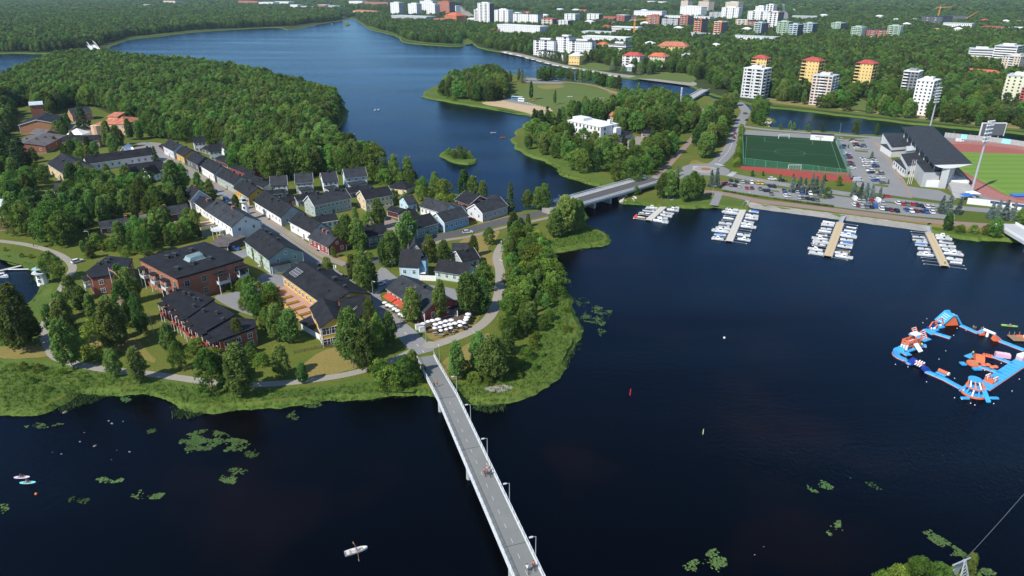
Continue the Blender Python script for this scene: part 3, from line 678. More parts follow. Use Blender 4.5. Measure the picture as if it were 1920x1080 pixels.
h,L=house('villa','white modern house with stepped black roofs at the wood edge behind the row',(367,285),(388,283),9,6.0,2.4,W_WHITE,nwin=3,floors=2,chim=((.6,.5),))
house('villa','white narrow modern house at the right end of the wood edge group',(408,287),(424,293),9,5.0,3.0,W_WHITE,nwin=3,chim=())
house('shed','dark red shed with black roof behind the white street house',(405,306),(428,316),7,2.6,1.4,W_BROWN,nwin=0,gw=0,chim=(),door=False,cat='shed')
house('shed','low black roofed outbuilding behind the grey green street house',(432,322),(470,338),7,2.6,1.4,W_RED,nwin=0,gw=0,chim=(),door=False,cat='shed')
house('shed','grey roofed yard building behind the big ochre house',(470,352),(494,362),8,3.0,1.4,W_GREY,nwin=0,gw=0,chim=((.5,.5),),door=False,cat='shed')
G2='four tall gabled houses along the wood edge'
for i,(a,b,w_,c_,lb)in enumerate([((511,368),(540,366),W_LGREEN,0,'pale green tall gabled house first from the left along the wood edge'),((557,363),(588,361),W_GGREY,1,'grey green tall gabled house second from the left along the wood edge'),
                                        ((609,361),(635,358),W_WHITE,2,'white tall gabled house third from the left along the wood edge'),((650,353),(689,349),W_BLUE,3,'pale blue tall gabled house rightmost along the wood edge')]):
    house('villa',lb,a,b,9,5.6,3.6,w_,ROOFG,nwin=3,floors=2,gw=1,group=G2,trim=WHITE,chim=((.5,.5),))
    pA,pB=G(*a),G(*b); ln,an=frame_of(pA,pB)
    house('porch_wing',f'low dark roofed porch wing in front of the {["pale green", "grey green", "white", "pale blue"][i]} tall gabled house',(a[0]+8,a[1]+4),(b[0]-2,b[1]+3),3.0,2.6,.6,W_GREY,ROOFG,nwin=3,gw=0,chim=(),mono=True,cat='porch',door=False)
house('apartment_house','long grey green two-storey house with roof windows and three chimneys',(592,408),(659,393),10,5.8,3.4,W_TEAL,ROOFG,nwin=9,floors=2,trim=WHITE,gable=W_GGREY,chim=((.25,.5,.7,1.2),(.75,.5,.7,1.2),(.9,.4)))
house('apartment_house','two-storey house with cream yellow gable and brown boarded front',(687,396),(737,387),10,5.8,3.0,W_CREAM,ROOFB,nwin=7,floors=2,trim=WHITE,chim=((.4,.5),))
house('cottage','dark boarded cottage with white window frames among the trees',(693,463),(728,455),9,4.4,2.8,W_DGREY,ROOFB,nwin=4,chim=((.2,.5),),door=False)
house('shed','long red shed with garage doors behind the birch trees',(727,405),(750,411),6,2.8,1.2,W_RED,nwin=5,gw=0,chim=(),door=False,cat='shed',frm=W_RED,win=(2.0,1.8))
house('townhouse','white house with stepped grey roofs behind the blue street house',(789,402),(832,415),9,4.0,3.2,W_WHITE,ROOFG,nwin=6,gable=W_BLUE,chim=())
house('townhouse','small white gabled house left of the stepped roofs',(766,400),(782,397),9,4.4,2.6,W_BLUE,ROOFG,nwin=2,chim=(),door=False)
house('townhouse','sea green boarded house on the bridge street',(783,448),(821,437),11,4.6,3.0,W_GREEN,ROOFB,nwin=5,trim=WHITE,chim=())
house('townhouse','bright blue boarded house on the bridge street',(834,436),(878,423),10,4.6,3.0,W_MBLUE,ROOFG,nwin=5,trim=WHITE,gable=W_BLUE,chim=(),door=False)
house('townhouse','grey boarded house with pale gable nearest the road bridge',(905,417),(951,403),10,4.4,3.0,W_GREY,ROOFG,nwin=5,trim=WHITE,gable=W_LGREY,chim=((.35,.6),(.6,.6)),door=False)
house('villa','red and white house with black roof near the river',(855,391),(880,401),12,4.4,3.2,W_RED,ROOFB,nwin=3,trim=WHITE,chim=((.9,.5),),door=False)
house('cottage','low beige house with black hipped roof in the riverside garden',(728,362),(762,366),9,3.2,2.2,W_CREAM,ROOFB,nwin=3,gw=1,chim=(),hip=True)
for a,b,w_,h_,hr_,wl_,rf_,nw_,lb in[((585,433),(634,425),7,3.2,1.8,W_WHITE,ROOFB,5,'low white wing with long black roof behind the red street cottage'),((560,388),(602,381),8,3.0,1.8,W_GREY,ROOFB,3,'dark roofed outbuilding before the first tall gabled houses'),((650,374),(702,367),9,3.0,1.6,W_DGREY,ROOFB,3,'wide dark roof below the pale blue tall gabled house'),
    ((897,399),(936,394),9,3.8,2.4,W_LGREY,ROOFG,3,'second grey roof behind the grey boarded house'),((766,423),(786,418),8,3.4,2.2,W_DGREY,ROOFB,2,'small black roofed house left of the sea green house'),((534,388),(556,384),7,2.6,1.4,W_RED,ROOFB,2,'little red shed with black roof above the long white street house'),((606,383),(636,376),7,2.6,1.4,W_GREY,ROOFB,2,'flat dark shed behind the long grey green house'),
    ((497,375),(530,372),7,2.6,1.2,W_DGREY,ROOFB,2,'dark roofed shed below the first tall gabled house'),((838,404),(862,408),7,3.0,2.0,W_WHITE,ROOFG,2,'white garden house with grey roof below the red river house'),((700,418),(722,414),6,2.6,1.4,W_BROWN,ROOFB,2,'brown yard shed beside the long red shed'),((380,286),(392,290),6,2.6,1.2,W_DGREY,ROOFB,1,'small dark shed among the wood edge houses'),((455,341),(486,350),6,2.6,1.4,W_RED,ROOFB,2,'red yard shed behind the big ochre house')]:
    house('outbuilding',lb,a,b,w_,h_,hr_,wl_,rf_,nwin=nw_,gw=1,chim=((.5,.5),),door=False,cat='outbuilding')
# pale blue tall house with annex, green house, sheds
t,L=house('blue_house','pale blue tall house with black roof and white fence behind the restaurant',(751,522),(786,524),9,5.2,4.6,W_BLUE,ROOFB,nwin=2,win=(1.1,1.5),gable=W_MBLUE,door=False,chim=())  # gable ends take a deeper blue: shade of the side walls put into the colour
an=MB(); an.box(L+.02,2,-.5,L+2.2,5,7.0); an.build('stair_tower',W_MBLUE,t); MB().prism([(L-.2,1.7),(L+2.5,1.7),(L+2.5,5.3),(L-.2,5.3)],7.0,7.25).build('tower_roof',ROOFB,t)
bl=MB(); bl.box(L+.02,.3,2.2,L+2.4,1.9,2.35); bl.box(L+2.3,.3,2.35,L+2.4,1.9,3.3); bl.build('balcony',WHITE,t)
fw=MB(); fw.box(L+.3,-.6,-.3,L+6.5,-.45,2.0); fw.build('yard_fence',WHITE,t)
house('cottage','pale green long low house with black roof right of the blue house',(817,523),(874,532),8,3.4,2.8,W_LGREEN,ROOFB,nwin=4,chim=(),door=False)
house('shed','orange and yellow striped shed with grey roof',(850,482),(879,481),6,3.0,1.6,W_YEL,ROOFG,nwin=4,gw=0,chim=(),door=False,cat='shed',frm=WHITE,win=(1.2,1.9))
house('cottage','small house with black roof and white gable behind the pale green house',(868,505),(898,498),9,3.2,2.6,W_GREY,ROOFB,nwin=2,chim=((.5,.4),),trim=WHITE)
house('cottage','dark roofed small house behind the pale blue tall house',(770,487),(790,486),8,4.0,3.0,W_GREY,ROOFG,nwin=2,chim=(),door=False,cross=True)
# red restaurant with orange awnings
t,L=house('restaurant','barn red restaurant with grey roof and bright orange awnings',(728,562),(797,607),12,4.2,3.2,W_RED,ROOFG,nwin=9,chim=((.6,.5,.5,1.2),),win=(1.0,1.7),cat='restaurant')
for x0 in(.5,L*.3):
    aw=MB(); aw.hexa([(x0,-2.4,2.05),(x0+6,-2.4,2.05),(x0+6,-.08,2.7),(x0,-.08,2.7),(x0,-2.4,2.15),(x0+6,-2.4,2.15),(x0+6,-.08,2.8),(x0,-.08,2.8)]); aw.build('awning',mat('orange_awning',(0.46,0.07,0.035),0.8),t)
house('kiosk','small black flat roofed kiosk behind the restaurant umbrellas',(838,592),(858,593),5,2.6,.4,W_DGREY,ROOFB,nwin=0,gw=0,chim=(),mono=True,door=False,cat='kiosk')
# ochre terrace building
t,L=house('terrace_house','long ochre yellow building with black roof above pink planted terraces',(533,533),(617,595),15,5.2,2.9,W_YEL,ROOFB,zq=1.5,nwin=12,floors=1,win=(1.3,1.6),chim=((.1,.8),(.3,.6),(.62,.62,.7,1.2),(.85,.6)),cat='apartment building',door=False)
dk=MB(); dk.box(1.0,-7.5,-.5,L-1.5,-.06,1.3); dk.build('terrace_deck',PINKPAVE,t)
for i in range(6):
    x0=1.5+i*(L-3)/6; x1=x0+(L-3)/6-.6
    p=MB(); p.box(x0,-7.3,1.3,x1,-6.9,2.0); p.box(x0,-6.9,1.3,x0+.25,-2.2,2.0); p.box(x1-.25,-6.9,1.3,x1,-2.2,2.0); p.build('terrace_planter',W_YEL,t)
    hd=MB()
    for k in range(8):hd.ball((R.uniform(x0+.3,x1-.3),-7.1,2.1),(.35,.2,.22),6,4)
    hd.build('planter_greenery',mat('planter_leaves',(0.06,0.1,0.03),0.9,.4,3),t,kind='stuff')
ledge=MB(); ledge.box(1,-9.6,-.5,L*.7,-8.2,.5); ledge.build('lower_planter',W_YEL,t)
sk=MB()
for k in range(6):sk.tube((3+k,1.2,6.5),(3+k,4.2,7.7),.09,4)
for k in range(4):sk.tube((3,1.2+k,6.5+.4*k),(8,1.2+k,6.5+.4*k),.07,4)
sk.build('roof_pergola',METAL,t)
t,L=house('terrace_wing','brick and ochre wing with glazed balconies at the end of the terrace building',(607,652),(655,642),15,7.2,2.3,W_YEL,ROOFB,nwin=3,floors=2,win=(3.0,2.2),cross=True,gable=W_YEL,chim=(),door=False,cat='apartment building',dz=-.4)
house('brick_wing','red brick end wing with black roof beside the main street',(650,628),(697,620),14,6.0,2.4,BRICK,ROOFB,nwin=3,floors=2,chim=((.4,.7),),door=False,cat='apartment building')
house('garage','low white garage with black roof below the pink terraces',(566,618),(603,640),6,2.6,.8,W_WHITE,ROOFB,nwin=0,gw=1,chim=(),mono=True,door=False,cat='garage')
# pale green street house and carports
t,L=house('green_house','pale green two-storey house with ivy and teal gable on the main street',(464,478),(508,514),13,6.0,3.4,W_LGREEN,ROOFB,nwin=6,floors=2,gable=W_TEAL,chim=((.1,.6),(.3,.6),(.6,.6)))
for x in(L*.3,L*.68):
    iv=MB()
    for k in range(40):iv.ball((x+R.uniform(-.8,.8),-.15,R.uniform(0,5)),(.35,.2,.35),5,4)
    iv.build('ivy',mat('ivy',(0.075,0.13,0.03),.9,.4,3),t,kind='stuff')
house('carport','flat dark carport roof with a blue car under its edge',(400,474),(428,473),7,2.5,.5,W_DGREY,ROOFBR,nwin=0,gw=0,chim=(),mono=True,door=False,cat='carport')
house('carport','long dark carport roof joining the pale green house',(426,471),(462,456),7,2.8,.5,W_DGREY,ROOFBR,nwin=0,gw=0,chim=(),mono=True,door=False,cat='carport')
house('passage_roof','low black roof between the green house and the terrace building',(512,515),(545,508),9,3.4,.5,W_GREY,ROOFB,nwin=0,gw=0,chim=(),mono=True,door=False,cat='garage')
# large brick block with skylight
bb=thing('brick_block','large red brick apartment block with broad black roof and glass skylight','apartment building')
pts=flatblock(bb,[(263,488),(332,524),(396,506),(456,488),(430,474),(384,456),(330,470)],9.0,BRICK,ROOFB,parapet=.6)
ctr=Vector((sum(p[0]for p in pts)/7,sum(p[1]for p in pts)/7,0))
def edge_windows(par,pts,z1,floors,spacing,frm=None,ww=1.2,wh=1.5,z0=0.0):
    for i in range(len(pts)):
        a,b=Vector(pts[i]),Vector(pts[(i+1)%len(pts)]); d=b-a; n=Vector((d.y,-d.x))
        if n.dot(Vector((-(a+b).x/2,-(a+b).y/2)))>0:wallwin(par,pts,i,z0,z1,floors,max(1,int(d.length/spacing)),ww,wh,frm)
edge_windows(bb,pts,8.6,2,4.2,W_GGREY,1.5,2.0)
def on(px,z):return G(px[0],px[1],LZ+z)
q=[on(p,9.7)for p in((344,486),(356,492),(386,483),(376,476))]
sk=MB(); q=ccw([Vector(v)for v in q]); c_=sum(q,Vector())/4
sk.add([(v.x,v.y,LZ+9.55)for v in q]+[(c_.x+(v.x-c_.x)*.75,c_.y+(v.y-c_.y)*.75,LZ+11.0)for v in q],[(0,1,5,4),(1,2,6,5),(2,3,7,6),(3,0,4,7),(4,5,6,7)])
s_=sk.build('skylight',mat('skylight_glass',(0.2,0.3,0.29),0.15,.15,.5),bb)
fr=MB()
for i in range(4):fr.tube((q[i].x,q[i].y,LZ+9.6),(q[(i+1)%4].x,q[(i+1)%4].y,LZ+9.6),.12)
for k in range(1,5):
    a=q[0].lerp(q[1],k/5); b=q[3].lerp(q[2],k/5); fr.tube((a.x*.85+c_.x*.15,a.y*.85+c_.y*.15,LZ+11.05),(b.x*.85+c_.x*.15,b.y*.85+c_.y*.15,LZ+11.05),.08)
fr.build('skylight_frame',METAL,s_)
for p in((314,484),(328,480),(332,506),(362,496),(358,471),(394,487)):
    v=on(p,9.6); chimney(bb,v.x,v.y,v.z,.7,1.0,None,'roof_vent')
def balcony_on(par,a,b_,z,u,zf,w_,dp,m,roof=None,posts=True):
    A,B=G(*a,LZ+z),G(*b_,LZ+z); d=B-A; p=A+d*u; b=MB(); y0=-dp
    b.box(-w_/2,y0,zf,w_/2,-.05,zf+.18); b.box(-w_/2,y0,zf+.18,w_/2,y0+.08,zf+1.15); b.box(-w_/2,y0+.08,zf+.18,-w_/2+.08,-.05,zf+1.15); b.box(w_/2-.08,y0+.08,zf+.18,w_/2,-.05,zf+1.15)
    o_=b.build('balcony',m,par); o_.location=(p.x,p.y,LZ); o_.rotation_euler=(0,0,math.atan2(d.y,d.x))
    if roof:MB().box(-w_/2-.25,y0-.25,roof,w_/2+.25,-.05,roof+.2).build('balcony_roof',ROOFB,o_)
    if posts:
        for sx in(-1,1):MB().tube((sx*(w_/2-.12),y0+.12,-.2),(sx*(w_/2-.12),y0+.12,roof or zf),.1,5).build('balcony_post',WHITE,o_)
    MB().box(-w_/2+.3,-.06,zf+.2,w_/2-.3,.03,zf+2.2).build('balcony_door',GLASS,o_)
for u,w_ in((.12,3.4),(.42,3.2),(.72,3.4)):balcony_on(bb,(263,488),(332,524),9,u,3.6,w_,1.9,W_LGREY,7.0)
for u,w_ in((.62,4.2),(.93,3.6)):balcony_on(bb,(332,524),(456,488),9,u,3.6,w_,2.6,W_LGREY,7.0)
# stepped brick row nearest the shore
sb=thing('brick_row','dark roofed red brick terraced row stepping down towards the shore path','apartment building')
for i,(q,z)in enumerate([([(303,562),(342,540),(402,562),(352,597)],6.6),([(336,592),(398,566),(440,592),(388,622)],6.2),([(386,622),(424,596),(478,602),(478,616),(412,640)],5.6)]):
    pts=flatblock(sb,q,z,BRICK,ROOFB,parapet=.5); edge_windows(sb,pts,z-.4,2,3.6,WHITE,1.3,1.5)
for p,z in(((330,546),7),((346,553),7),((356,555),7),((365,564),7),((373,565),7),((364,577),7),((382,586),6.6),((407,590),6.6),((418,603),6)):
    v=on(p,z); chimney(sb,v.x,v.y,v.z,.4,1.1,None,'roof_vent')
for(a,b_,z,us_)in(((303,562),(352,597),6.6,(.15,.4,.65,.9)),((336,592),(388,622),6.2,(.45,.7,.92)),((386,622),(412,640),5.6,(.3,.75)),((412,640),(478,616),5.6,(.25,))):
    for u in us_:balcony_on(sb,a,b_,z,u,2.7,2.9,1.8,W_RED,z-.3)
b2=thing('brick_block','smaller red brick block with black roof beside the flagpole garden','apartment building')
pts=flatblock(b2,[(162,512),(172,523),(235,513),(248,487),(202,482)],6.5,BRICK,ROOFB,parapet=.5); edge_windows(b2,pts,6.2,2,4.0,WHITE)
for p in((200,494),(205,488),(186,497)):v=on(p,6.9); chimney(b2,v.x,v.y,v.z,.5,1.0,None,'roof_vent')
balcony_on(b2,(162,512),(172,523),6.5,.5,2.8,3.2,2.0,W_LGREY,5.6)
# white house with glazed annex, pavilion and tower
t,L=house('white_house','large white two-storey house with slate roof beside the lighthouse tower',(390,424),(440,458),12,7.6,3.6,W_WHITE,ROOFG,nwin=7,floors=2,gable=W_LGREY,chim=((.12,.35),(.35,.6),(.45,.62),(.6,.5,.6,1,1)),cat='house')  # pale grey gable paints the shade on a white end wall
ax=MB(); ax.box(L*.12,-7.0,-.5,L*.45,-.06,3.2); ax.build('glazed_annex',mat('annex_glass',(0.1,0.17,0.18),.15,.2,.8),t)
dk=MB(); dk.box(L*.12-.3,-7.3,3.2,L*.45+.3,-.06,3.5); dk.build('roof_terrace',WOODD,t)
rl=MB()
for(x0,y0,x1,y1)in((L*.12-.3,-7.3,L*.45+.3,-7.2),(L*.12-.3,-7.2,L*.12-.2,-.1),(L*.45+.2,-7.2,L*.45+.3,-.1)):rl.box(x0,y0,3.5,x1,y1,4.5)
rl.build('terrace_rail',W_CREAM,t)
FOOT.append([tuple(G(*p))[:2]for p in[(362,424),(380,400),(425,428),(442,462),(412,466),(375,446)]])
g=thing('round_pavilion','round white garden pavilion on pillars beside the large white house','pavilion',G(414,446))
MB().prism(disc(3.4,12),3.8,4.2).build('pavilion_deck',W_LGREY,g)
r_=MB()
for k in range(12):a0,a1=2*PI*k/12,2*PI*(k+1)/12; r_.tube((3.3*math.cos(a0),3.3*math.sin(a0),5.1),(3.3*math.cos(a1),3.3*math.sin(a1),5.1),.07); r_.tube((3.3*math.cos(a0),3.3*math.sin(a0),4.2),(3.3*math.cos(a0),3.3*math.sin(a0),5.1),.06)
r_.build('pavilion_rail',WHITE,g)
for k in range(8):a0=2*PI*k/8; MB().tube((3.0*math.cos(a0),3.0*math.sin(a0),-.3),(3.0*math.cos(a0),3.0*math.sin(a0),3.8),.16).build('pavilion_post',W_CREAM,g)
def lighthouse(px,h,label,r0,r1):
    g=thing('lighthouse',label,'tower',G(*px)); n=8
    b=MB(); b.tube((0,0,-.5),(0,0,h),r0,n,r1); b.build('tower_shaft',WHITE,g)
    MB().prism(disc(r1*1.7,n),h,h+.25).build('gallery',W_LGREY,g)
    MB().prism(disc(r1*.75,n),h+.25,h+1.6).build('lantern',GLASS,g)
    MB().tube((0,0,h+1.6),(0,0,h+2.5),r1*1.5,n,.15).build('lantern_roof',mat('verdigris',(0.25,0.36,0.38),.6),g)
    for z in(h*.35,h*.7):window(g,0,-(r0+(r1-r0)*z/h)*.96,z,.5,.8,0,DARKM)
    FOOT.append([(g.location.x+3*math.cos(a),g.location.y+3*math.sin(a))for a in(0,1,2,3,4,5)])
lighthouse((463,412),8.6,'white tapered lighthouse tower standing beside the main street',2.1,1.2)
lighthouse((81,531),4.2,'squat white harbour beacon hut by the little bay on the left',1.9,1.6)
house('villa','white gabled house with black roof left of the main street trees',(348,385),(361,397),9,5.4,4.2,W_WHITE,ROOFB,nwin=3,floors=2,gable=W_LGREY,trim=WHITE,chim=((.5,.5,.4,.9,1),))  # shaded gable of the white house is coloured grey
house('link_house','low white link with black roof between the two white houses',(369,397),(388,411),7,4.6,2.0,W_WHITE,ROOFB,nwin=3,gw=0,chim=((.6,.5,.6,1,1),),door=False)
house('barn','long red brown barn with dark grey roof behind the garden trees',(293,421),(357,411),8,3.6,2.6,W_BROWN,ROOFG,nwin=5,chim=((.35,.5,.5,1.1,1),),cat='barn')
house('barn','low brown shed at the left end of the long barn',(266,426),(291,423),8,2.8,1.6,W_BROWN,ROOFBR,nwin=0,gw=0,chim=(),door=False,cat='shed')
house('barn','low dark grey roofed cabin hidden among the garden trees',(192,440),(248,431),8,2.8,1.8,W_BROWN,ROOFG,nwin=2,gw=0,chim=((.9,.5,.5,1,1),),door=False,cat='cabin')
# upper left group
house('school','wide orange brick hall with black roof at the far left of the village',(40,252),(108,248),30,6.5,3.0,ORBRICK,ROOFB,nwin=0,gw=0,chim=(),cat='hall',door=False,trim=WHITE,cross=True)
house('school','low brick building with brown roofs in front of the orange brick hall',(10,290),(88,287),34,4.5,2.2,BRICK,ROOFBR,nwin=4,gw=3,chim=((.3,.5),(.6,.4),(.7,.6)),cat='hall',cross=True)
house('school','brick annex with brown gable roof right of the low brick building',(80,265),(113,259),14,4.0,2.6,BRICK,ROOFBR,nwin=3,gw=1,chim=(),cat='hall',door=False,cross=True,trim=WHITE)
house('brick_tower','brick tower with pale tin roof behind the orange brick hall',(63,226),(87,224),14,11.5,.8,BRICK,ROOFL,nwin=0,gw=0,chim=(),mono=True,cat='tower',door=False)
house('brick_house','brick house with slate roof left of the terracotta roofed building',(138,228),(175,224),14,5.6,3.4,ORBRICK,ROOFG,nwin=4,floors=1,chim=((.8,.5),),hip=False,cross=False)
t,L=house('terracotta_hall','pink building with wide terracotta roof at the village edge',(185,253),(238,254),24,7.8,3.4,W_PEACH,ROOFT,nwin=6,floors=2,hip=True,chim=((.4,.4),(.6,.5)),cat='hall',gw=3)
tw=MB(); tw.prism([(x+.8,y-1.5)for x,y in disc(3.6,12)],-.5,7.2); tw.build('round_bay',W_PEACH,t)
ux=MB(); ux.box(L*.2,8,8,L*.55,17,11.5); ux.build('roof_storey',W_PEACH,t); MB().hexa([(L*.2-.5,7.5,11.5),(L*.55+.5,7.5,11.5),(L*.55+.5,17.5,13),(L*.2-.5,17.5,13),(L*.2-.5,7.5,11.8),(L*.55+.5,7.5,11.8),(L*.55+.5,17.5,13.3),(L*.2-.5,17.5,13.3)]).build('upper_roof',ROOFT,t)
house('yellow_hall','ochre house with long black roof left of the white tents',(121,281),(188,277),9,5.0,2.6,W_YEL,ROOFB,nwin=6,chim=((.25,.5,.5,1),),floors=2)
house('gabled_house','pale yellow house with steep black gables below the brick buildings',(95,326),(122,344),16,6.0,4.4,W_CREAM,ROOFB,nwin=4,floors=2,chim=((.5,.3),),trim=W_CREAM)
house('long_house','very long house with black roof below the white tent house',(168,322),(292,304),11,4.6,3.4,W_WHITE,ROOFB,nwin=10,chim=((.15,.4),(.5,.3),(.95,.5)))
house('long_house','black roofed house with two white gables left of the main street',(236,342),(312,332),11,4.6,3.6,W_WHITE,ROOFB,nwin=6,chim=((.9,.5),))
for px_,lb in(((232,346),'white gabled dormer house in front of the long black roofs'),((268,342),'pale gabled dormer house right of the white dormer house')):
    house('gabled_house',lb,px_,(px_[0]+16,px_[1]+1),8,4.2,3.6,W_WHITE,ROOFB,nwin=2,cross=True,chim=(),trim=WHITE,door=False)
house('tent_house','white roofed open pavilion house beside the turning place',(224,298),(246,297),12,3.0,4.0,W_LGREY,ROOFW,nwin=2,chim=(),cat='pavilion',cross=True,trim=WHITE)
house('tent_house','low white roofed side wing of the open pavilion house',(247,297),(264,295),9,2.8,2.2,W_LGREY,ROOFW,nwin=2,chim=(),cat='pavilion',cross=True,door=False)
house('brick_house','red brick two-storey house cut by the left edge of the photo',(-22,435),(31,430),14,8.5,3.6,BRICK,ROOFL,nwin=4,floors=2,chim=(),door=False)
for a,b,lb in(((-30,372),(20,368),'dark grey roofed house at the left edge above the brick house'),((30,374),(68,366),'slate roofed house just right of the left edge houses'),((105,370),(137,368),'small red shed with grey roof on the left yard')):
    house('cottage',lb,a,b,9,3.6,2.4,W_BROWN,ROOFG,nwin=3,chim=(),door=False)
tn=thing('party_tent','white peaked party tent beside the ochre house','tent',G(148,257)); mb=MB()
mb.add([(-6,-5,2.6),(6,-5,2.6),(6,5,2.6),(-6,5,2.6),(0,0,6.2)],[(0,1,4),(1,2,4),(2,3,4),(3,0,4),(3,2,1,0)]); mb.build('tent_canopy',WHITE,tn)
for sx in(-1,1):
    for sy in(-1,1):MB().tube((sx*5.8,sy*4.8,-.2),(sx*5.8,sy*4.8,2.6),.08).build('tent_pole',METAL,tn)
footprint([(tn.location.x+a,tn.location.y+b)for a,b in((-6,-5),(6,-5),(6,5),(-6,5))],1,8)
# ------------------------------------------------------------------ far bank: towers and blocks
C_WHITE=mat('white_render',(0.68,0.68,0.66),0.8,0.06,.1); C_GREY=mat('grey_render',(0.42,0.43,0.43),0.8,0.06,.1); C_YEL=mat('yellow_render',(0.66,0.48,0.19),0.8,0.05,.1)
C_BEIGE=mat('beige_render',(0.55,0.47,0.38),0.8,0.06,.1); C_RED=mat('red_render',(0.4,0.09,0.07),0.8,0.08,.1); C_TEAL=mat('teal_render',(0.3,0.42,0.43),0.8,0.06,.1); C_GREEN=mat('green_render',(0.27,0.42,0.27),0.8,0.06,.1)
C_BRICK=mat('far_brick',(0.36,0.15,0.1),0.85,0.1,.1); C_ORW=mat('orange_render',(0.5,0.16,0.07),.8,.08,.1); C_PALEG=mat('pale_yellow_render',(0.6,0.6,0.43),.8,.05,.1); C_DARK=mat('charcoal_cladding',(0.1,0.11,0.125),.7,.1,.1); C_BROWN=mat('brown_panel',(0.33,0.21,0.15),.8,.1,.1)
C_LG=mat('light_grey_render',(.52,.53,.53),.8,.06,.1); C_PINK=mat('pink_beige_panel',(.58,.49,.43),.8,.08,.1); C_MG=mat('mid_grey_cladding',(.2,.21,.22),.8,.08,.1)
def tower(label,p0,p1,ytop,depth,wall,floors,cols,roof=None,dcols=None,balc=(),side=None,pitched=0.0,cat='tower block',group=None,clear=0.0,pent=True,name='tower_block',ww=1.3,wh=1.3,band=False,bcol=None,minh=None):
    A,B=G(*p0),G(*p1); L,a=frame_of(A,B); h=HT(A,ytop)-LZ
    if minh:h=max(h,minh)
    t=thing(name,label,cat,(A.x,A.y,LZ),a,group); roof=roof or ROOFW; side=side or wall
    M=Matrix.Translation((A.x,A.y,0))@Matrix.Rotation(a,4,'Z'); footprint([M@Vector(q)for q in((0,0,0),(L,0,0),(L,depth,0),(0,depth,0))],3,clear)
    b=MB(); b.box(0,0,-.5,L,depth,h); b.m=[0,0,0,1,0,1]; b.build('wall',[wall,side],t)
    if pitched:
        r=MB(); o=.8; i=min(L,depth)*.38
        bs=[(-o,-o,h+.01),(L+o,-o,h+.01),(L+o,depth+o,h+.01),(-o,depth+o,h+.01)]; tp=[(i,i,h+pitched),(L-i,i,h+pitched),(L-i,depth-i,h+pitched),(i,depth-i,h+pitched)]
        r.hexa(bs+tp); r.build('roof',roof,t)
    else:
        MB().box(-.3,-.3,h+.01,L+.3,depth+.3,h+.7).build('roof',roof,t)
        if pent:MB().box(L*.25,depth*.3,h+.7,L*.75,depth*.7,h+2.8).build('roof_hut',wall,t); chimney(t,L*.5,depth*.5,h+2.8,.6,1.2)
    fh=h/floors; w=MB(); dcols=dcols or max(2,int(depth/5))
    for f in range(floors):
        z=fh*(f+.38); hh=min(wh,fh*.55)
        if band:
            w.box(.6,-.06,z,L-.6,.02,z+hh); w.box(L-.02,.6,z,L+.06,depth-.6,z+hh)
            continue
        for c in range(cols):
            x=L*(c+.5)/cols; w.box(x-ww/2,-.06,z,x+ww/2,.02,z+hh)
        for c in range(dcols):
            y=depth*(c+.5)/dcols; w.box(L-.02,y-ww/2,z,L+.06,y+ww/2,z+hh); w.box(-.06,y-ww/2,z,.02,y+ww/2,z+hh)
    w.build('windows',GLASS,t,kind='stuff')
    for(s,u)in balc: # balcony stacks: s = front 'f' / right 'r' / left 'l', u = place along that wall
        bb_=MB(); rc=MB()
        for f in range(1 if floors>4 else 0,floors):
            z=fh*f
            if s=='f':x=L*u; rc.box(x-1.9,-.09,z+.9,x+1.9,-.05,z+fh*.92); bb_.box(x-2,-1.4,z,x+2,-.1,z+.15); bb_.box(x-2,-1.45,z+.15,x+2,-1.35,z+1.1)
            else:
                y=depth*u; X=L if s=='r' else 0; sg=1 if s=='r' else-1
                e=sorted((X+sg*.1,X+sg*1.4)); r2=sorted((X+sg*1.35,X+sg*1.45)); r3=sorted((X+sg*.05,X+sg*.09))
                rc.box(r3[0],y-1.9,z+.9,r3[1],y+1.9,z+fh*.92); bb_.box(e[0],y-2,z,e[1],y+2,z+.15); bb_.box(r2[0],y-2,z+.15,r2[1],y+2,z+1.1)
        bb_.build('balconies',bcol or C_WHITE,t,kind='stuff'); rc.build('balcony_openings',GLASS,t,kind='stuff')
    return t
GT='tower blocks along the canal'
for(a,b,yt,lb)in(((1404,158),(1431,160),109,'yellow tower with red roof behind the grey tower, leftmost of three'),((1496,168),(1527,171),113,'yellow tower with red roof behind the beige panelled tower, middle of three'),((1596,172),(1627,175),118,'yellow tower with red roof, rightmost of three and most open to view')):
    tower(lb,a,b,yt,14,C_YEL,9,5,ROOFR,4,(('f',.12),('r',.3),('r',.7)),pitched=3.0,group=GT,pent=False,ww=.9,wh=1.0,side=C_YEL,bcol=C_YEL,clear=9)
tower('grey and white tower with two stacks of white balconies',(1388,182),(1425,186),128,17,C_LG,9,5,None,4,(('f',.3),('f',.75),('r',.25),('r',.7)),group=GT,clear=13)
tower('pinkish beige panelled tower with white balconies and pale blue roof',(1516,196),(1552,199.5),142,19,C_PINK,10,5,ROOFL,4,(('f',.5),('l',.3),('r',.35),('r',.75)),group=GT,clear=3,ww=2.2,side=C_WHITE)
tower('grey framed white tower behind the bright white tower',(1684,184),(1712,186.5),134,17,C_MG,9,4,ROOFW,4,(('l',.5),('f',.2)),group=GT,clear=12,ww=2.0,wh=1.9,side=C_WHITE)
tower('bright white tower on the canal right of the floodlight mast foot',(1705,214),(1737,217.5),151,19,C_WHITE,10,4,ROOFW,4,(('r',.3),('r',.75)),group=GT,clear=5)
tower('pale yellow tower block at the right edge of the photo',(1872,202),(1915,206),142,22,C_PALEG,10,4,ROOFL,4,(('l',.4),('r',.5)),group=GT,clear=5)
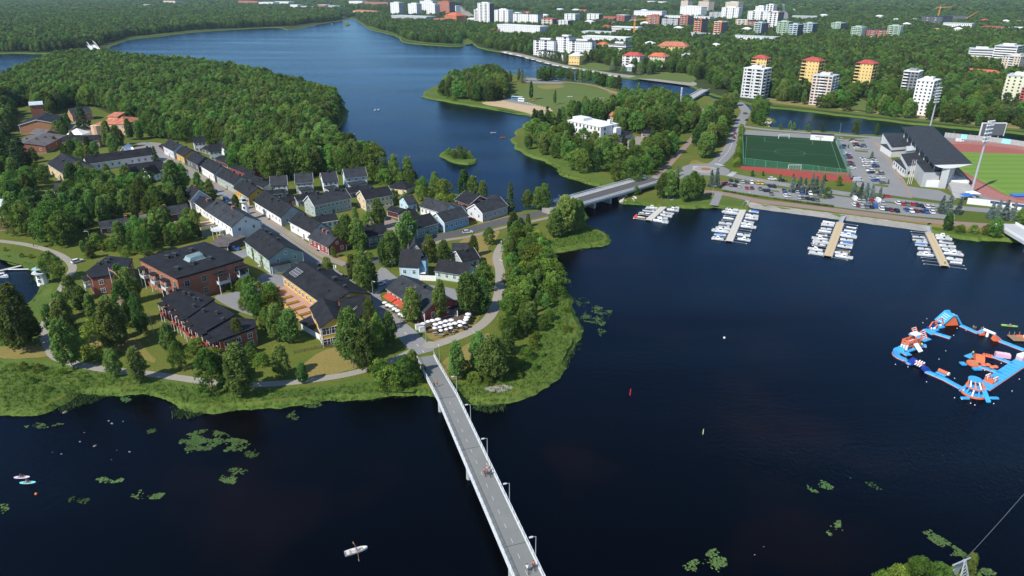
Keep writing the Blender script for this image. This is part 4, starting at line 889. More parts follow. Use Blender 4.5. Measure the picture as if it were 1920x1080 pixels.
tower('red tower with white window frames at the right edge',(1902,216),(1950,221),164,22,C_RED,10,6,ROOFL,4,(('l',.4),),group=GT,ww=2.0,wh=1.6,clear=3)
GH='pale hospital buildings above the wood'
tower('left wing of the white hospital, three visible storeys',(1812,118),(1858,120),92,22,C_WHITE,6,12,ROOFL,group=GH,cat='hospital',name='hospital_wing',clear=40,band=True)
tower('tall middle block of the white hospital',(1854,130),(1896,133),86,30,C_WHITE,10,10,ROOFL,group=GH,cat='hospital',name='hospital_wing',band=True)
tower('right beige wing of the hospital with dark balconies',(1872,138),(1905,141),105,30,C_BEIGE,8,6,ROOFL,group=GH,cat='hospital',name='hospital_wing',clear=25,balc=(('f',.5),))
tower('long low building with bright orange roof below the hospital',(1800,146),(1868,152),134,14,C_BEIGE,3,16,ROOFO,pitched=3.5,cat='apartment block',name='apartment_block',pent=False,clear=14)
tower('low orange roofed house half hidden behind the grey framed tower',(1670,158),(1755,164),147,12,C_BEIGE,2,12,ROOFO,pitched=3.0,cat='apartment block',name='apartment_block',pent=False,clear=8)
# riverside white complex
GR='white riverside apartment blocks'
tower('lower left block of the white riverside apartments',(1000,103),(1038,105),75,18,C_WHITE,6,10,ROOFG,group=GR,cat='apartment block',name='apartment_block',clear=25,balc=(('f',.2),('f',.6)))
tower('tallest middle block of the white riverside apartments',(1042,104),(1066,106),69,20,C_WHITE,8,6,ROOFG,group=GR,cat='apartment block',name='apartment_block',clear=25,balc=(('f',.7),))
tower('right block of the white riverside apartments with grey glazed strip',(1066,107),(1108,109),77,18,C_WHITE,7,10,ROOFG,group=GR,cat='apartment block',name='apartment_block',clear=30,balc=(('f',.2),('r',.5)))
for i,(x,y)in enumerate(((1008,104),(1024,106),(1040,109),(1054,112))):
    tower(f'white stepped terrace house before the riverside blocks, {ORD[i]} from the left',(x,y+1),(x+14,y+2.5),y-9,12,C_WHITE,3,3,ROOFG,group='white stepped terrace houses',cat='terrace house',name='terrace_house',pent=False,clear=12,ww=2.2)
tower('yellow riverside house with white roof beside the white apartments',(1066,121),(1086,122),104,14,C_YEL,2,4,ROOFW,pitched=3.0,cat='house',name='riverside_house',pent=False,clear=20)
tower('white building with red hipped roof between riverside blocks and crane',(1115,96),(1138,97),84,20,C_WHITE,4,5,ROOFO,pitched=4,cat='apartment block',name='apartment_block',pent=False,clear=22)
tower('white block with balcony bands and dark roof below the crane',(1140,103),(1172,105),82,20,C_WHITE,5,6,ROOFG,cat='apartment block',name='apartment_block',clear=22,band=True)
tower('cream villa with crimson roof left of the orange roofed villa',(1166,123),(1198,125),104,16,C_WHITE,4,6,ROOFR,pitched=4,cat='villa',name='villa',pent=False,clear=24,balc=(('f',.3),))
tower('cream villa with bright red roof right of the crimson roof',(1214,125),(1245,127),105,16,C_BEIGE,4,6,ROOFO,pitched=4,cat='villa',name='villa',pent=False,clear=26)
tower('big yellow building with terracotta hipped roof behind the villas',(1231,102),(1286,104),86,24,C_YEL,3,12,ROOFT,pitched=6,cat='apartment block',name='apartment_block',pent=False,clear=18)
tower('small blue gabled boathouse on the far riverbank',(1172,133),(1184,134),125,10,C_TEAL,1,2,ROOFW,pitched=3,cat='house',name='riverside_house',pent=False,clear=16,minh=4)
tower('grey modern building with white edges right of the terracotta roof',(1274,115),(1296,116),104,16,C_GREY,3,6,ROOFL,cat='office',name='office_block',clear=20)
tower('long white factory with flat white roofs behind the riverside blocks',(1090,80),(1172,84),68,30,C_WHITE,3,20,ROOFW,cat='factory',name='factory_hall',clear=50,pent=False)
tower('white saw roofed hall with small red roof above the factory',(1090,68),(1145,70),59,30,C_WHITE,2,12,ROOFL,cat='factory',name='factory_hall',clear=60,pent=False)
tower('white school block left of the tower crane',(1146,62),(1195,64),50,24,C_WHITE,3,12,ROOFW,cat='school',name='school_block',clear=55,pent=False,band=True)
# city centre row, left to right
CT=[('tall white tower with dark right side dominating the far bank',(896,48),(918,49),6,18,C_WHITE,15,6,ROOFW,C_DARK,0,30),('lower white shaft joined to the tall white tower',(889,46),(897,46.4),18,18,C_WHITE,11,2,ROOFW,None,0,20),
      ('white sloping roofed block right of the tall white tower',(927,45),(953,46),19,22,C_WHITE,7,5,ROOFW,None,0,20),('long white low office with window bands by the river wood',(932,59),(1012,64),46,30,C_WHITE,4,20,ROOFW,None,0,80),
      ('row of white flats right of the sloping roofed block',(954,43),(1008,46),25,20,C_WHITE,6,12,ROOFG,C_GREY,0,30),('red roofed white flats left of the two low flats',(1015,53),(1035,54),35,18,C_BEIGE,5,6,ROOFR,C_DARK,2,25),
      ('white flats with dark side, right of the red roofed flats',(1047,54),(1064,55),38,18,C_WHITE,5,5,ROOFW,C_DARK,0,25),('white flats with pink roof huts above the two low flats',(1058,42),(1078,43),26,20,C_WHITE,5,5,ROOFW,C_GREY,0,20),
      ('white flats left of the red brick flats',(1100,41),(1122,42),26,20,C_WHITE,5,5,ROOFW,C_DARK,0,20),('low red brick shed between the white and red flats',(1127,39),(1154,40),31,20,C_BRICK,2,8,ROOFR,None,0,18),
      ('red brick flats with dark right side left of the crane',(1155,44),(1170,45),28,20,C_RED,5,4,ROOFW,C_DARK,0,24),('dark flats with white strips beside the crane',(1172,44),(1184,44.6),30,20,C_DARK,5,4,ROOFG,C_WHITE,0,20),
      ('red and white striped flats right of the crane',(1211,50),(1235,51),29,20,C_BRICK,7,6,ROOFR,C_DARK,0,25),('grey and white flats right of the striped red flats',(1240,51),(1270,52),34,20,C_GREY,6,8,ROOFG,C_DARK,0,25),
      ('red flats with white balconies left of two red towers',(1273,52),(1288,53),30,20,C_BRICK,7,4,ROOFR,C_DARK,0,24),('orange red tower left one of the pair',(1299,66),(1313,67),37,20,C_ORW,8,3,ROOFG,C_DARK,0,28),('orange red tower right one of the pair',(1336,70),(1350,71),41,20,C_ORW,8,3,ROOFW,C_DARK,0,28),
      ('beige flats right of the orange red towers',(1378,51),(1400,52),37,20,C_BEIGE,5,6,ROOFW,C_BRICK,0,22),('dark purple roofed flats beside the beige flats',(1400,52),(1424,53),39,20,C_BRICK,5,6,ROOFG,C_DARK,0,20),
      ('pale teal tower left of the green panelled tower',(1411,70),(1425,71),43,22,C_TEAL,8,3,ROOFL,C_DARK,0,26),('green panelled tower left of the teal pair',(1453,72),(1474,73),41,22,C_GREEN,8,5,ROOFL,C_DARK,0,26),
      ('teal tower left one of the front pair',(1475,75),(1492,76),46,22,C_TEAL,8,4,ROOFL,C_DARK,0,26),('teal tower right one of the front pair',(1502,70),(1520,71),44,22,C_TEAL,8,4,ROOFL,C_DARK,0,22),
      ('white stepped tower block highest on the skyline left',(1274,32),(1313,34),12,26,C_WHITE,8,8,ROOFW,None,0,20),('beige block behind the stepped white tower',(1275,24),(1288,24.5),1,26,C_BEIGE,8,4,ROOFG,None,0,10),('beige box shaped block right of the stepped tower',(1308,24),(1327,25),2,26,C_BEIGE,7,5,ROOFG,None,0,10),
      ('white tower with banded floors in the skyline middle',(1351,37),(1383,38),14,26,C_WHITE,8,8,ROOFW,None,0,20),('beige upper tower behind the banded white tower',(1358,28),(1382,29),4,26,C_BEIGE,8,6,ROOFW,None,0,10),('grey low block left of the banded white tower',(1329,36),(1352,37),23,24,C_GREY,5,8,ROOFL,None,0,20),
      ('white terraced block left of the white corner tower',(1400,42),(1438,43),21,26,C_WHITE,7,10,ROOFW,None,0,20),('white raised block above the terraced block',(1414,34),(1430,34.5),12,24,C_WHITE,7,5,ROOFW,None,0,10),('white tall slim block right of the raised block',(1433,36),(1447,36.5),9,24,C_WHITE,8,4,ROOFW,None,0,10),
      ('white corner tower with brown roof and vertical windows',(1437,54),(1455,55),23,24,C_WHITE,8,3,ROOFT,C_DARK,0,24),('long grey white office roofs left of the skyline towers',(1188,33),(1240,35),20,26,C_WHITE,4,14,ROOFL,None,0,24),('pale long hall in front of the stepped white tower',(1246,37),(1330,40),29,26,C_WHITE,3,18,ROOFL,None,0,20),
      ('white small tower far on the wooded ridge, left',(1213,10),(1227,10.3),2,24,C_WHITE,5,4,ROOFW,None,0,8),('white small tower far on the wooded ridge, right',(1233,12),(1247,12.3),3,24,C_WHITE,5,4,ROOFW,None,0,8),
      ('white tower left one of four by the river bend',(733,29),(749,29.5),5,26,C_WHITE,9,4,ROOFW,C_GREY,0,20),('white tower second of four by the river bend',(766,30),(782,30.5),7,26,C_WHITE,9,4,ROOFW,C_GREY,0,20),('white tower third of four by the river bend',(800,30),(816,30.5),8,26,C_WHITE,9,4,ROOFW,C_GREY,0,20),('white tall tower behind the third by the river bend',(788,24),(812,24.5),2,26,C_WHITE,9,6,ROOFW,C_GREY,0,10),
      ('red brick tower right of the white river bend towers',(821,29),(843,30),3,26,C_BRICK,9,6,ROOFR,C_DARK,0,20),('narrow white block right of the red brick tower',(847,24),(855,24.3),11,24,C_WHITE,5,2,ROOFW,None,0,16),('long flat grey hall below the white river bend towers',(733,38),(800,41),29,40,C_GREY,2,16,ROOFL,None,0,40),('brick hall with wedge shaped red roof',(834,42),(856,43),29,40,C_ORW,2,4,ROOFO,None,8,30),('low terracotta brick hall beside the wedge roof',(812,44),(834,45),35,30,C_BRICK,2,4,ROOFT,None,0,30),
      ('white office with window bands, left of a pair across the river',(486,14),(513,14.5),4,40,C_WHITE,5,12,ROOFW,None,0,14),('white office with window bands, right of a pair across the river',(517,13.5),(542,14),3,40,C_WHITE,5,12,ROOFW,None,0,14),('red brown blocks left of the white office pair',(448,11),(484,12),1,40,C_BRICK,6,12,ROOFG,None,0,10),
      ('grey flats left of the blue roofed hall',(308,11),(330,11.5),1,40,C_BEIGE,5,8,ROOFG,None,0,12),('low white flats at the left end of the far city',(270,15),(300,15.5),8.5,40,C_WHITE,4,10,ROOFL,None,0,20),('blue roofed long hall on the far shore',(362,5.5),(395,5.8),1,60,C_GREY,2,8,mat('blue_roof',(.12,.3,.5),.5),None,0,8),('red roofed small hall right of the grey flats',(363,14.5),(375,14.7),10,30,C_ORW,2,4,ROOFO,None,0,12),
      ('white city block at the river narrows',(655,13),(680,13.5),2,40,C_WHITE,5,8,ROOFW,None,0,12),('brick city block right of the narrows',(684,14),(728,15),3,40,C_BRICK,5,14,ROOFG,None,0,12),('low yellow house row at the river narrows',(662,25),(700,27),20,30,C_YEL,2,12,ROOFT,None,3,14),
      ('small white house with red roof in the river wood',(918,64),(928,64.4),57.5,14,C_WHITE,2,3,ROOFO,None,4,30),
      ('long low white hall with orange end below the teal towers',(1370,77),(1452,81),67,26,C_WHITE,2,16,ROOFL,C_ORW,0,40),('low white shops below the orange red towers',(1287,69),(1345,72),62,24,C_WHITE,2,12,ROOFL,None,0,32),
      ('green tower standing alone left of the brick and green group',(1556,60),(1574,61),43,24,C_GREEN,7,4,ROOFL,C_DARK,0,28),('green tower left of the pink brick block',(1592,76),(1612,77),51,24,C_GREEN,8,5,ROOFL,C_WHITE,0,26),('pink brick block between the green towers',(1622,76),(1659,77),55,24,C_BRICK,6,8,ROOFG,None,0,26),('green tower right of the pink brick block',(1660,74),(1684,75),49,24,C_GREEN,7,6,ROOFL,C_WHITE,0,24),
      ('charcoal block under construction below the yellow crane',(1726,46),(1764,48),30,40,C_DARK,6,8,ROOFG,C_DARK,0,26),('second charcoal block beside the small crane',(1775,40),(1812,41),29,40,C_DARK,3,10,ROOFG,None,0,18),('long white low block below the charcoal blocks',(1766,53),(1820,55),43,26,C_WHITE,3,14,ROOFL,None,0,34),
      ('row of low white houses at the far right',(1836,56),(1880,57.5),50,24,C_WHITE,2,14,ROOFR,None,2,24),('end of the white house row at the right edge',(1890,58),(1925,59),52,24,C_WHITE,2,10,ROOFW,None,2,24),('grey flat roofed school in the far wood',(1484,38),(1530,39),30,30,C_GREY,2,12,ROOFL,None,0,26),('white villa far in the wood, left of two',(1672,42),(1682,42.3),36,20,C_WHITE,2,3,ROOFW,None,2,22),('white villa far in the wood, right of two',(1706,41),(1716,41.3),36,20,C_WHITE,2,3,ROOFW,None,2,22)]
CT+=[(f'small city house on the far shore, {ORD[i]} from the left',(x,20+i*.1),(x+14,20.3+i*.1),9+(i%3)*1.5,30,m_,4,4,r_,C_GREY,0,12)for i,(x,m_,r_)in enumerate([(545,C_WHITE,ROOFW),(562,C_GREY,ROOFG),(580,C_WHITE,ROOFG),(597,C_BRICK,ROOFW),(615,C_GREY,ROOFL),(630,C_TEAL,ROOFL)])]
for(lb,a,b,yt,dp,wl,fl,cl,rf,sd,pt,clr)in CT:
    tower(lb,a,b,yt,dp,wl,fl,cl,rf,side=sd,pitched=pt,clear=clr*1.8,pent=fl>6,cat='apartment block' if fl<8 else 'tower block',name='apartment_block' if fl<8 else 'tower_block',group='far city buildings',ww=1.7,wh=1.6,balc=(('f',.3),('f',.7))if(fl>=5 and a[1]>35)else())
VS=sorted([(1012,34,0),(1030,46,1),(1086,24,1),(1072,23,0),(1042,22,0),(1140,47,2),(1200,50,0),(1096,47,0),(1128,57,1),(1205,62,2),(1262,60,0),(1300,84,2),(1206,92,0),(1330,96,0),(980,28,1),(962,30,0),(1480,22,0),(1506,18,0),(1560,18,0),(1590,14,2),(1640,36,0),(1836,44,1),(1876,46,0),(1905,44,2),(1660,22,0),(1716,18,1),(1780,14,0),(1862,14,0),(1200,24,0),(1168,22,2),(1112,14,0),(1040,12,1),(990,14,0),(936,22,0),(930,14,1),(876,42,0),(940,30,2),(560,12,0),(610,9,1),(640,14,0),(520,6,0),(430,7,1),(400,10,0),(340,10,2),(250,8,0),(1390,62,0),(1424,60,1),(1536,34,0),(1690,52,0),(1745,60,2),(1786,62,0)])
for i,(x,y,k)in enumerate(VS):
    sc_=(y+30)/70
    tower(f'small far house among the city trees, {ORD[i]} from left',(x,y),(x+13*sc_**.5,y+.4*sc_),y-4.5*sc_,16,(C_WHITE,C_BEIGE,C_YEL)[k],2,4,(ROOFW,ROOFR,ROOFG)[k],pitched=3.0,clear=75 if y<40 else 40,pent=False,cat='house',name='far_house',group='small houses among the far city trees',minh=9)
# cranes
CRANE=mat('crane_yellow',(0.75,0.32,0.03),.6,.1)
def lattice(mb,a,b,w,n,r):
    a,b=Vector(a),Vector(b); d=(b-a).normalized(); q=d.to_track_quat('Z','Y')
    cs=[q@Vector((sx*w,sy*w,0))for sx,sy in((-1,-1),(1,-1),(1,1),(-1,1))]
    for c_ in cs:mb.tube(a+c_,b+c_,r,4)
    for i in range(n):
        p,p2=a.lerp(b,i/n),a.lerp(b,(i+1)/n)
        for k in range(4):mb.tube(p+cs[k],p2+cs[(k+1)%4],r*.7,4); mb.tube(p+cs[k],p+cs[(k+1)%4],r*.7,4)
def crane(px,ytop,jib,back,lb,rz=0.0):
    p=G(*px); h=HT(p,ytop)-LZ; t=thing('tower_crane',lb,'crane',p,rz)
    m=MB(); lattice(m,(0,0,-.5),(0,0,h),.9,12,.28); m.build('mast',CRANE,t)
    j=MB(); lattice(j,(1.2,0,h),(jib,0,h+1),.7,12,.24); j.build('jib',CRANE,t)
    c_=MB(); lattice(c_,(-1.2,0,h),(-back,0,h),.7,5,.24); c_.build('counter_jib',CRANE,t)
    MB().box(-back-2,-1.2,h-2.5,-back+1,1.2,h-.8).build('counterweight',CONC,t); MB().box(-1.1,-2.4,h-2.2,1.1,-1.0,h-.2).build('cabin',C_WHITE,t)
    k=MB(); k.tube((0,0,h),(0,0,h+7),.5,4,.15); k.tube((0,0,h+7),(jib*.7,0,h+.9),.1,4); k.tube((0,0,h+7),(-back*.9,0,h),.1,4); k.build('top_mast',CRANE,t)
crane((1188,74),37,30,9,'orange tower crane standing over the flats across the river',.25); crane((1756,44),14,40,12,'yellow tower crane far right above the wooded ridge',.3)
pc=G(1802,42); t=thing('mobile_crane','small yellow telescopic crane boom beside the charcoal blocks','crane',pc); b=MB(); b.tube((0,0,2),(42,0,30),.9,6,.4); b.build('boom',CRANE,t); MB().box(-5,-1.5,0,4,1.5,3).build('carrier',CRANE,t)
MB().tube((0,0,-.3),(0,0,1),.6).build('wheels',DARKM,t)
ribbon('far_boulevard',[(856,12),(864,20),(872,28),(885,36)],55,GRAVEL,0.05,reg=True); ribbon('far_street',[(1466,4),(1468,14),(1470,26),(1470,42)],26,ASPH,0.05)
sheet('bank_lawn',[(1080,119),(1120,118),(1150,126),(1140,132),(1100,130)],LAWN,.03,smooth=2); sheet('bank_lawn',[(1180,146),(1240,134),(1300,140),(1296,155),(1230,148)],LAWN,.03,smooth=2)
sheet('bank_lawn',[(1588,196),(1612,184),(1640,200),(1620,212)],LAWN,.03,smooth=2); sheet('bank_lawn',[(862,76),(876,70),(888,80),(872,84)],LUSH,.03,smooth=2); sheet('bank_lawn',[(1830,217),(1860,208),(1880,222),(1850,226)],LAWN,.03,smooth=2)
for q in([(1080,119),(1120,118),(1150,126),(1140,132),(1100,130)],[(1190,146),(1240,136),(1300,142),(1296,155),(1230,148)],[(1588,196),(1612,184),(1640,200),(1620,212)],[(862,76),(876,70),(888,80),(872,84)],[(1830,217),(1860,208),(1880,222),(1850,226)]):FOOT.append([tuple(G(*p))[:2]for p in q])
sheet('bank_gravel',[(940,98.5),(990,109),(1040,122),(1100,132),(1160,143),(1260,156),(1300,161),(1300,153),(1230,146),(1150,137),(1060,122),(990,104),(950,96)],GRAVEL,.02,smooth=3)
FOOT.append([tuple(G(*p))[:2]for p in[(940,100),(990,110),(1040,123),(1100,133),(1160,144),(1215,150),(1290,160),(1290,154),(1160,136),(1060,120),(990,103),(950,95)]])
# white modernist office in the park wood
t,L=house('white_office','white flat roofed modernist building standing in the park trees',(1064,254),(1125,268),16,10.5,.5,C_WHITE,ROOFW,nwin=9,floors=3,gw=2,win=(1.0,1.7),frm=DARKM,mono=True,chim=(),cat='office',door=False,clear=12)
MB().box(0.5,4,10.8,L*.35,12,13.0).build('roof_storey',C_WHITE,t); MB().box(L*.88,10,10.8,L*.95,12,14).build('chimney',C_WHITE,t)
MB().box(L+.02,12,-.5,L+3,17,9).build('stair_wing',C_WHITE,t)
house('garage','red door garage row in the depot yard',(1203,257),(1230,259),8,3.0,.6,W_RED,ROOFB,nwin=3,gw=0,chim=(),mono=True,door=False,cat='garage',frm=WHITE,win=(2.4,2.2),clear=4)
house('pavilion','cream pavilion with pink roof behind the park trees',(1140,228),(1156,230),14,4.5,2.0,W_PEACH,ROOFT,nwin=4,gw=2,chim=(),cat='pavilion',clear=8)
house('depot_shed','dark roofed grey shed beside the white park building',(1160,268),(1186,258),10,3.5,.6,W_GREY,ROOFB,nwin=3,gw=0,chim=(),mono=True,door=False,cat='shed')
# telecom mast in the park
p=G(1274,212); h=HT(p,165)-LZ; t=thing('telecom_mast','slender lattice telecom mast with white antennas in the park','mast',p); m=MB(); lattice(m,(0,0,-.3),(0,0,h),.3,16,.06); m.build('mast',METAL,t)
for z in(.5,.62,.74,.86,.97):
    a_=MB()
    for k in range(3):a_.box(.5*math.cos(k*2.09)-.15,.5*math.sin(k*2.09)-.15,h*z-1.0,.5*math.cos(k*2.09)+.15,.5*math.sin(k*2.09)+.15,h*z+1.0)
    a_.build('antenna',WHITE,t)

# ------------------------------------------------------------------ football pitch
fl=[(1389,311),(1594,334),(1565,262),(1394,252)]
sheet('football_turf',fl,TURF,.03,smooth=0); sheet('red_run_up',[(1378,312),(1389,311),(1594,324),(1598,341),(1500,334),(1395,318)],REDSTRIP,.04,smooth=0); sheet('pitch_apron',[(1390,243),(1565,255),(1566,264),(1394,254)],ASPH,.026,smooth=0)
f0,f1,f2,f3=[G(*p)for p in((1397,308),(1578,325),(1558,265),(1400,256))]
def bil(u,v):return f0.lerp(f1,u).lerp(f3.lerp(f2,u),v)
ln=MB()
def gline(pts,w=.28,z=.05):
    for a,b in zip(pts,pts[1:]):
        d=(b-a).normalized(); n=Vector((-d.y,d.x,0))*w/2; ln.add([(q.x,q.y,LZ+z)for q in(a-n,b-n,b+n,a+n)],[(0,1,2,3)])
gline([bil(0,0),bil(1,0),bil(1,1),bil(0,1),bil(0,0)]); gline([bil(0,.5),bil(1,.5)]); cc=bil(.5,.5); gline([cc+Vector((9.1*math.cos(a/24*2*PI),9.1*math.sin(a/24*2*PI),0))for a in range(25)])
for v0,s in((0,1),(1,-1)):gline([bil(.22,v0),bil(.22,v0+s*.16),bil(.78,v0+s*.16),bil(.78,v0)])
ln.build('pitch_lines',mat('pitch_line',(.1,.19,.13),.8),kind='structure')
def goal(c_,rz,lb):
    t=thing('football_goal',lb,'goal',c_,rz); m=MB(); m.path([(-3.66,0,0),(-3.66,0,2.44),(3.66,0,2.44),(3.66,0,0)],.16); m.build('goal_frame',WHITE,t)
    n=MB()
    for k in range(9):x=-3.66+k*.915; n.tube((x,0,2.44),(x,1.8,0),.03,3)
    for k in range(4):n.tube((-3.66,.45*k,2.44-.6*k),(3.66,.45*k,2.44-.6*k),.03,3)
    n.build('goal_net',WHITE,t)
goal(bil(.52,0)-Vector((0,.5,0)),PI,'white goal at the near end of the green football pitch'); goal(bil(.45,1)+Vector((0,.5,0)),0,'white goal at the far end of the green football pitch')
NET=bpy.data.materials.new('green_net'); NET.use_nodes=True; nb=NET.node_tree.nodes['Principled BSDF']; nb.inputs['Base Color'].default_value=(.04,.22,.12,1); nb.inputs['Alpha'].default_value=.28
fx=thing('ball_fence','tall green net fence around the football pitch','fence',tuple(f0)); FX=fx.location
FP=[G(*p)for p in((1393,310),(1592,333),(1567,262),(1391,253))]
FPH=[4.5,4.5,2.5,4.5]
for i in range(4):
    if i==2:continue
    a,b=FP[i],FP[(i+1)%4]; n=int((b-a).length/6); pr=None
    for k in range(n+1):
        q=a.lerp(b,k/n)-f0; MB().tube((q.x,q.y,-.2),(q.x,q.y,FPH[i]),.07,5).build('fence_post',mat('green_steel',(.1,.3,.2),.5),fx)
    d=b-f0; c_=a-f0; m=MB(); m.tube((c_.x,c_.y,FPH[i]-.1),(d.x,d.y,FPH[i]-.1),.05,4); m.build('top_rail',MATS['green_steel'],fx)
    m=MB(); m.add([(c_.x,c_.y,.05),(d.x,d.y,.05),(d.x,d.y,FPH[i]-.15),(c_.x,c_.y,FPH[i]-.15)],[(0,1,2,3)]); m.build('net',NET,fx)
t=thing('changing_hut','long white container hut at the far side of the football pitch','hut',G(1519,262),0); ln_=(G(1562,265)-G(1519,262)); t.rotation_euler.z=math.atan2(ln_.y,ln_.x)
MB().box(0,0,-.3,ln_.length,5,3.8).build('wall',C_WHITE,t); MB().box(-.2,-.2,3.8,ln_.length+.2,5.2,4.0).build('roof',ROOFG,t); MB().box(3,-.05,2.2,8,0.02,2.6).build('sign_strip',C_BRICK,t); MB().box(6,-.06,0,7,.02,2).build('door',C_GREY,t)

# ------------------------------------------------------------------ stadium
ax_=Vector((.15,.989,0)).normalized(); nx=Vector((ax_.y,-ax_.x,0)); TC0=G(1857,358); TCc=TC0+nx*38.0+ax_*2.0
def oval(r,n=26):
    P=[]
    for k in range(n+1):a=PI*k/n; P.append(TCc+ax_*84.4+nx*(r*math.cos(a))+ax_*(r*math.sin(a)))
    for k in range(n+1):a=PI+PI*k/n; P.append(TCc+nx*(r*math.cos(a))+ax_*(r*math.sin(a)))
    return P
def ring(name,r0,r1,m,dz):
    A,B=oval(r0),oval(r1); k=len(A); mb=MB(); mb.add([(p.x,p.y,LZ+dz)for p in A+B],[(i,(i+1)%k,k+(i+1)%k,k+i)[::-1]for i in range(k)]); return mb.build(name,m,kind='structure')
sheet('stadium_apron',[(p.x,p.y)for p in oval(58)],ASPH,.024,smooth=0,world=True)
ring('running_track',36.5,47.5,TRACKM,.05)
sheet('track_infield',[(p.x,p.y)for p in oval(36.5)],TRACKM,.045,smooth=0,world=True)
lw=MB()
for r_ in[36.5+1.22*k for k in range(10)]:
    A,B=oval(r_),oval(r_+.12); k=len(A); lw.add([(p.x,p.y,LZ+.056)for p in A+B],[(i,(i+1)%k,k+(i+1)%k,k+i)[::-1]for i in range(k)])
lw.build('lane_lines',LINE,kind='structure')
gm,gnt,gb=newmat('striped_turf'); gb.inputs['Roughness'].default_value=.9; gtc=gnt.nodes.new('ShaderNodeTexCoord'); gw_=gnt.nodes.new('ShaderNodeTexWave'); gw_.bands_direction='Y'; gw_.inputs['Scale'].default_value=.03; gw_.inputs['Distortion'].default_value=.15
gx=gnt.nodes.new('ShaderNodeMix'); gx.data_type='RGBA'; gx.inputs[6].default_value=(.105,.2,.015,1); gx.inputs[7].default_value=(.135,.235,.02,1); gnt.links.new(gtc.outputs['Object'],gw_.inputs[0]); gnt.links.new(gw_.outputs['Fac'],gx.inputs[0]); gnt.links.new(gx.outputs[2],gb.inputs['Base Color'])
sheet('stadium_grass',[tuple(TCc+nx*a+ax_*b)[:2]for a,b in((-34,-10),(34,-10),(34,94),(-34,94))],gm,.06,smooth=0,world=True)
ln=MB(); gline([TCc+nx*a+ax_*b for a,b in((-32,-8),(32,-8),(32,92),(-32,92),(-32,-8))],.3,.075); gline([TCc+nx*-32+ax_*42,TCc+nx*32+ax_*42],.3,.075); ln.build('stadium_grass_lines',mat('grass_line',(.25,.36,.14),.8),kind='structure')
FOOT.append([tuple(p)[:2]for p in oval(60)])
st=thing('grandstand','stadium grandstand with huge grey sloping roof and white lower buildings','grandstand')
ZR=12.6
rc=[G(x,y,LZ+ZR)for x,y in((1690,238),(1752,310),(1824,310),(1748,238))] # far-left, near-left, near-right, far-right
b=MB(); N=10; up=[]; lo=[]
for e0,e1 in((rc[0],rc[3]),(rc[1],rc[2])):
    for k in range(N+1):
        u=k/N; q=e0.lerp(e1,u); up.append((q.x,q.y,LZ+ZR+.15+.6*u)); lo.append((q.x,q.y,LZ+ZR+.1+.6*u-2.2*math.sin(PI*min(1,u**.8))*(1-.25*u)))
n1=N+1
b.add(up,[(k,n1+k,n1+k+1,k+1)for k in range(N)],0); b.add(lo,[(k,k+1,n1+k+1,n1+k)for k in range(N)],1)
b.add([up[n1+k]for k in range(n1)]+[lo[n1+k]for k in range(n1)],[(k,n1+k,n1+k+1,k+1)for k in range(N)],1); b.add([up[k]for k in range(n1)]+[lo[k]for k in range(n1)],[(k,k+1,n1+k+1,n1+k)for k in range(N)],1)
b.build('roof',[ROOFG,C_WHITE],st)
dv=(rc[1]-rc[0]).normalized(); wv=(rc[3]-rc[0]).normalized(); Ls=(rc[1]-rc[0]).length; Ws=(rc[3]-rc[0]).length
O2=Vector((rc[0].x,rc[0].y,LZ))
def sp(u,v,z):q=O2+dv*u+wv*v; return(q.x,q.y,LZ+z)
# seating rake, back wall, pillars
b=MB()
for k in range(12):v0,v1=5+k*1.4,5+(k+1)*1.4; z=8.6-k*.7; b.hexa([sp(2,v0,-.3),sp(Ls-8,v0,-.3),sp(Ls-8,v1,-.3),sp(2,v1,-.3),sp(2,v0,z),sp(Ls-8,v0,z),sp(Ls-8,v1,z),sp(2,v1,z)][::1])
b.build('seating_rake',C_GREY,st)
b=MB(); b.hexa([sp(1,3,-.3),sp(Ls-6,3,-.3),sp(Ls-6,4.95,-.3),sp(1,4.95,-.3),sp(1,3,10.2),sp(Ls-6,3,10.2),sp(Ls-6,4.95,10.2),sp(1,4.95,10.2)]); b.build('back_wall',C_DARK,st)
for k in range(8):u=4+k*(Ls-12)/7; b=MB(); b.tube(sp(u,2.4,0),sp(u,2.4,11.2),.4); b.build('pillar',C_GREY,st)
for i,(q,z,wl,rf)in enumerate([([(1655,250),(1692,251),(1720,272),(1672,276)],6.2,C_WHITE,ROOFG),([(1652,271),(1672,284),(1714,280),(1696,271)],3.8,C_WHITE,ROOFG),([(1690,290),(1722,286),(1742,305),(1702,311)],6.8,C_WHITE,ROOFG),([(1676,300),(1697,318),(1722,314),(1700,300)],4.2,C_WHITE,ROOFG),([(1716,301),(1733,322),(1764,322),(1742,301)],8.2,C_GREY,ROOFG),([(1699,275),(1700,284),(1717,282),(1716,274)],7.2,C_GREY,ROOFL)]):
    pts=flatblock(st,q,z,wl,rf,reg=True)
    if i in(2,3):edge_windows(st,pts,4,1,4.0,DARKM,1.4,1.4,z0=1)
MB().prism([(p.x,p.y)for p in ccw([G(x,y,LZ)for x,y in((1758,353),(1772,354),(1784,345),(1770,343))])],LZ-.3,LZ+11.2).build('stair_tower',C_GREY,st)
MB().prism([(p.x,p.y)for p in ccw([G(x,y,LZ)for x,y in((1728,350),(1759,352),(1764,338),(1732,337))])],LZ-.3,LZ+3.6).build('plinth_block',C_WHITE,st)
MB().prism([(p.x,p.y)for p in ccw([G(x,y,LZ)for x,y in((1774,349),(1812,352),(1800,335),(1776,333))])],LZ-.3,LZ+3.4).build('stand_base',C_WHITE,st)
pa=[G(x,y,LZ)for x,y in((1773,330),(1815,350))]; b=MB(); c0,c1=pa
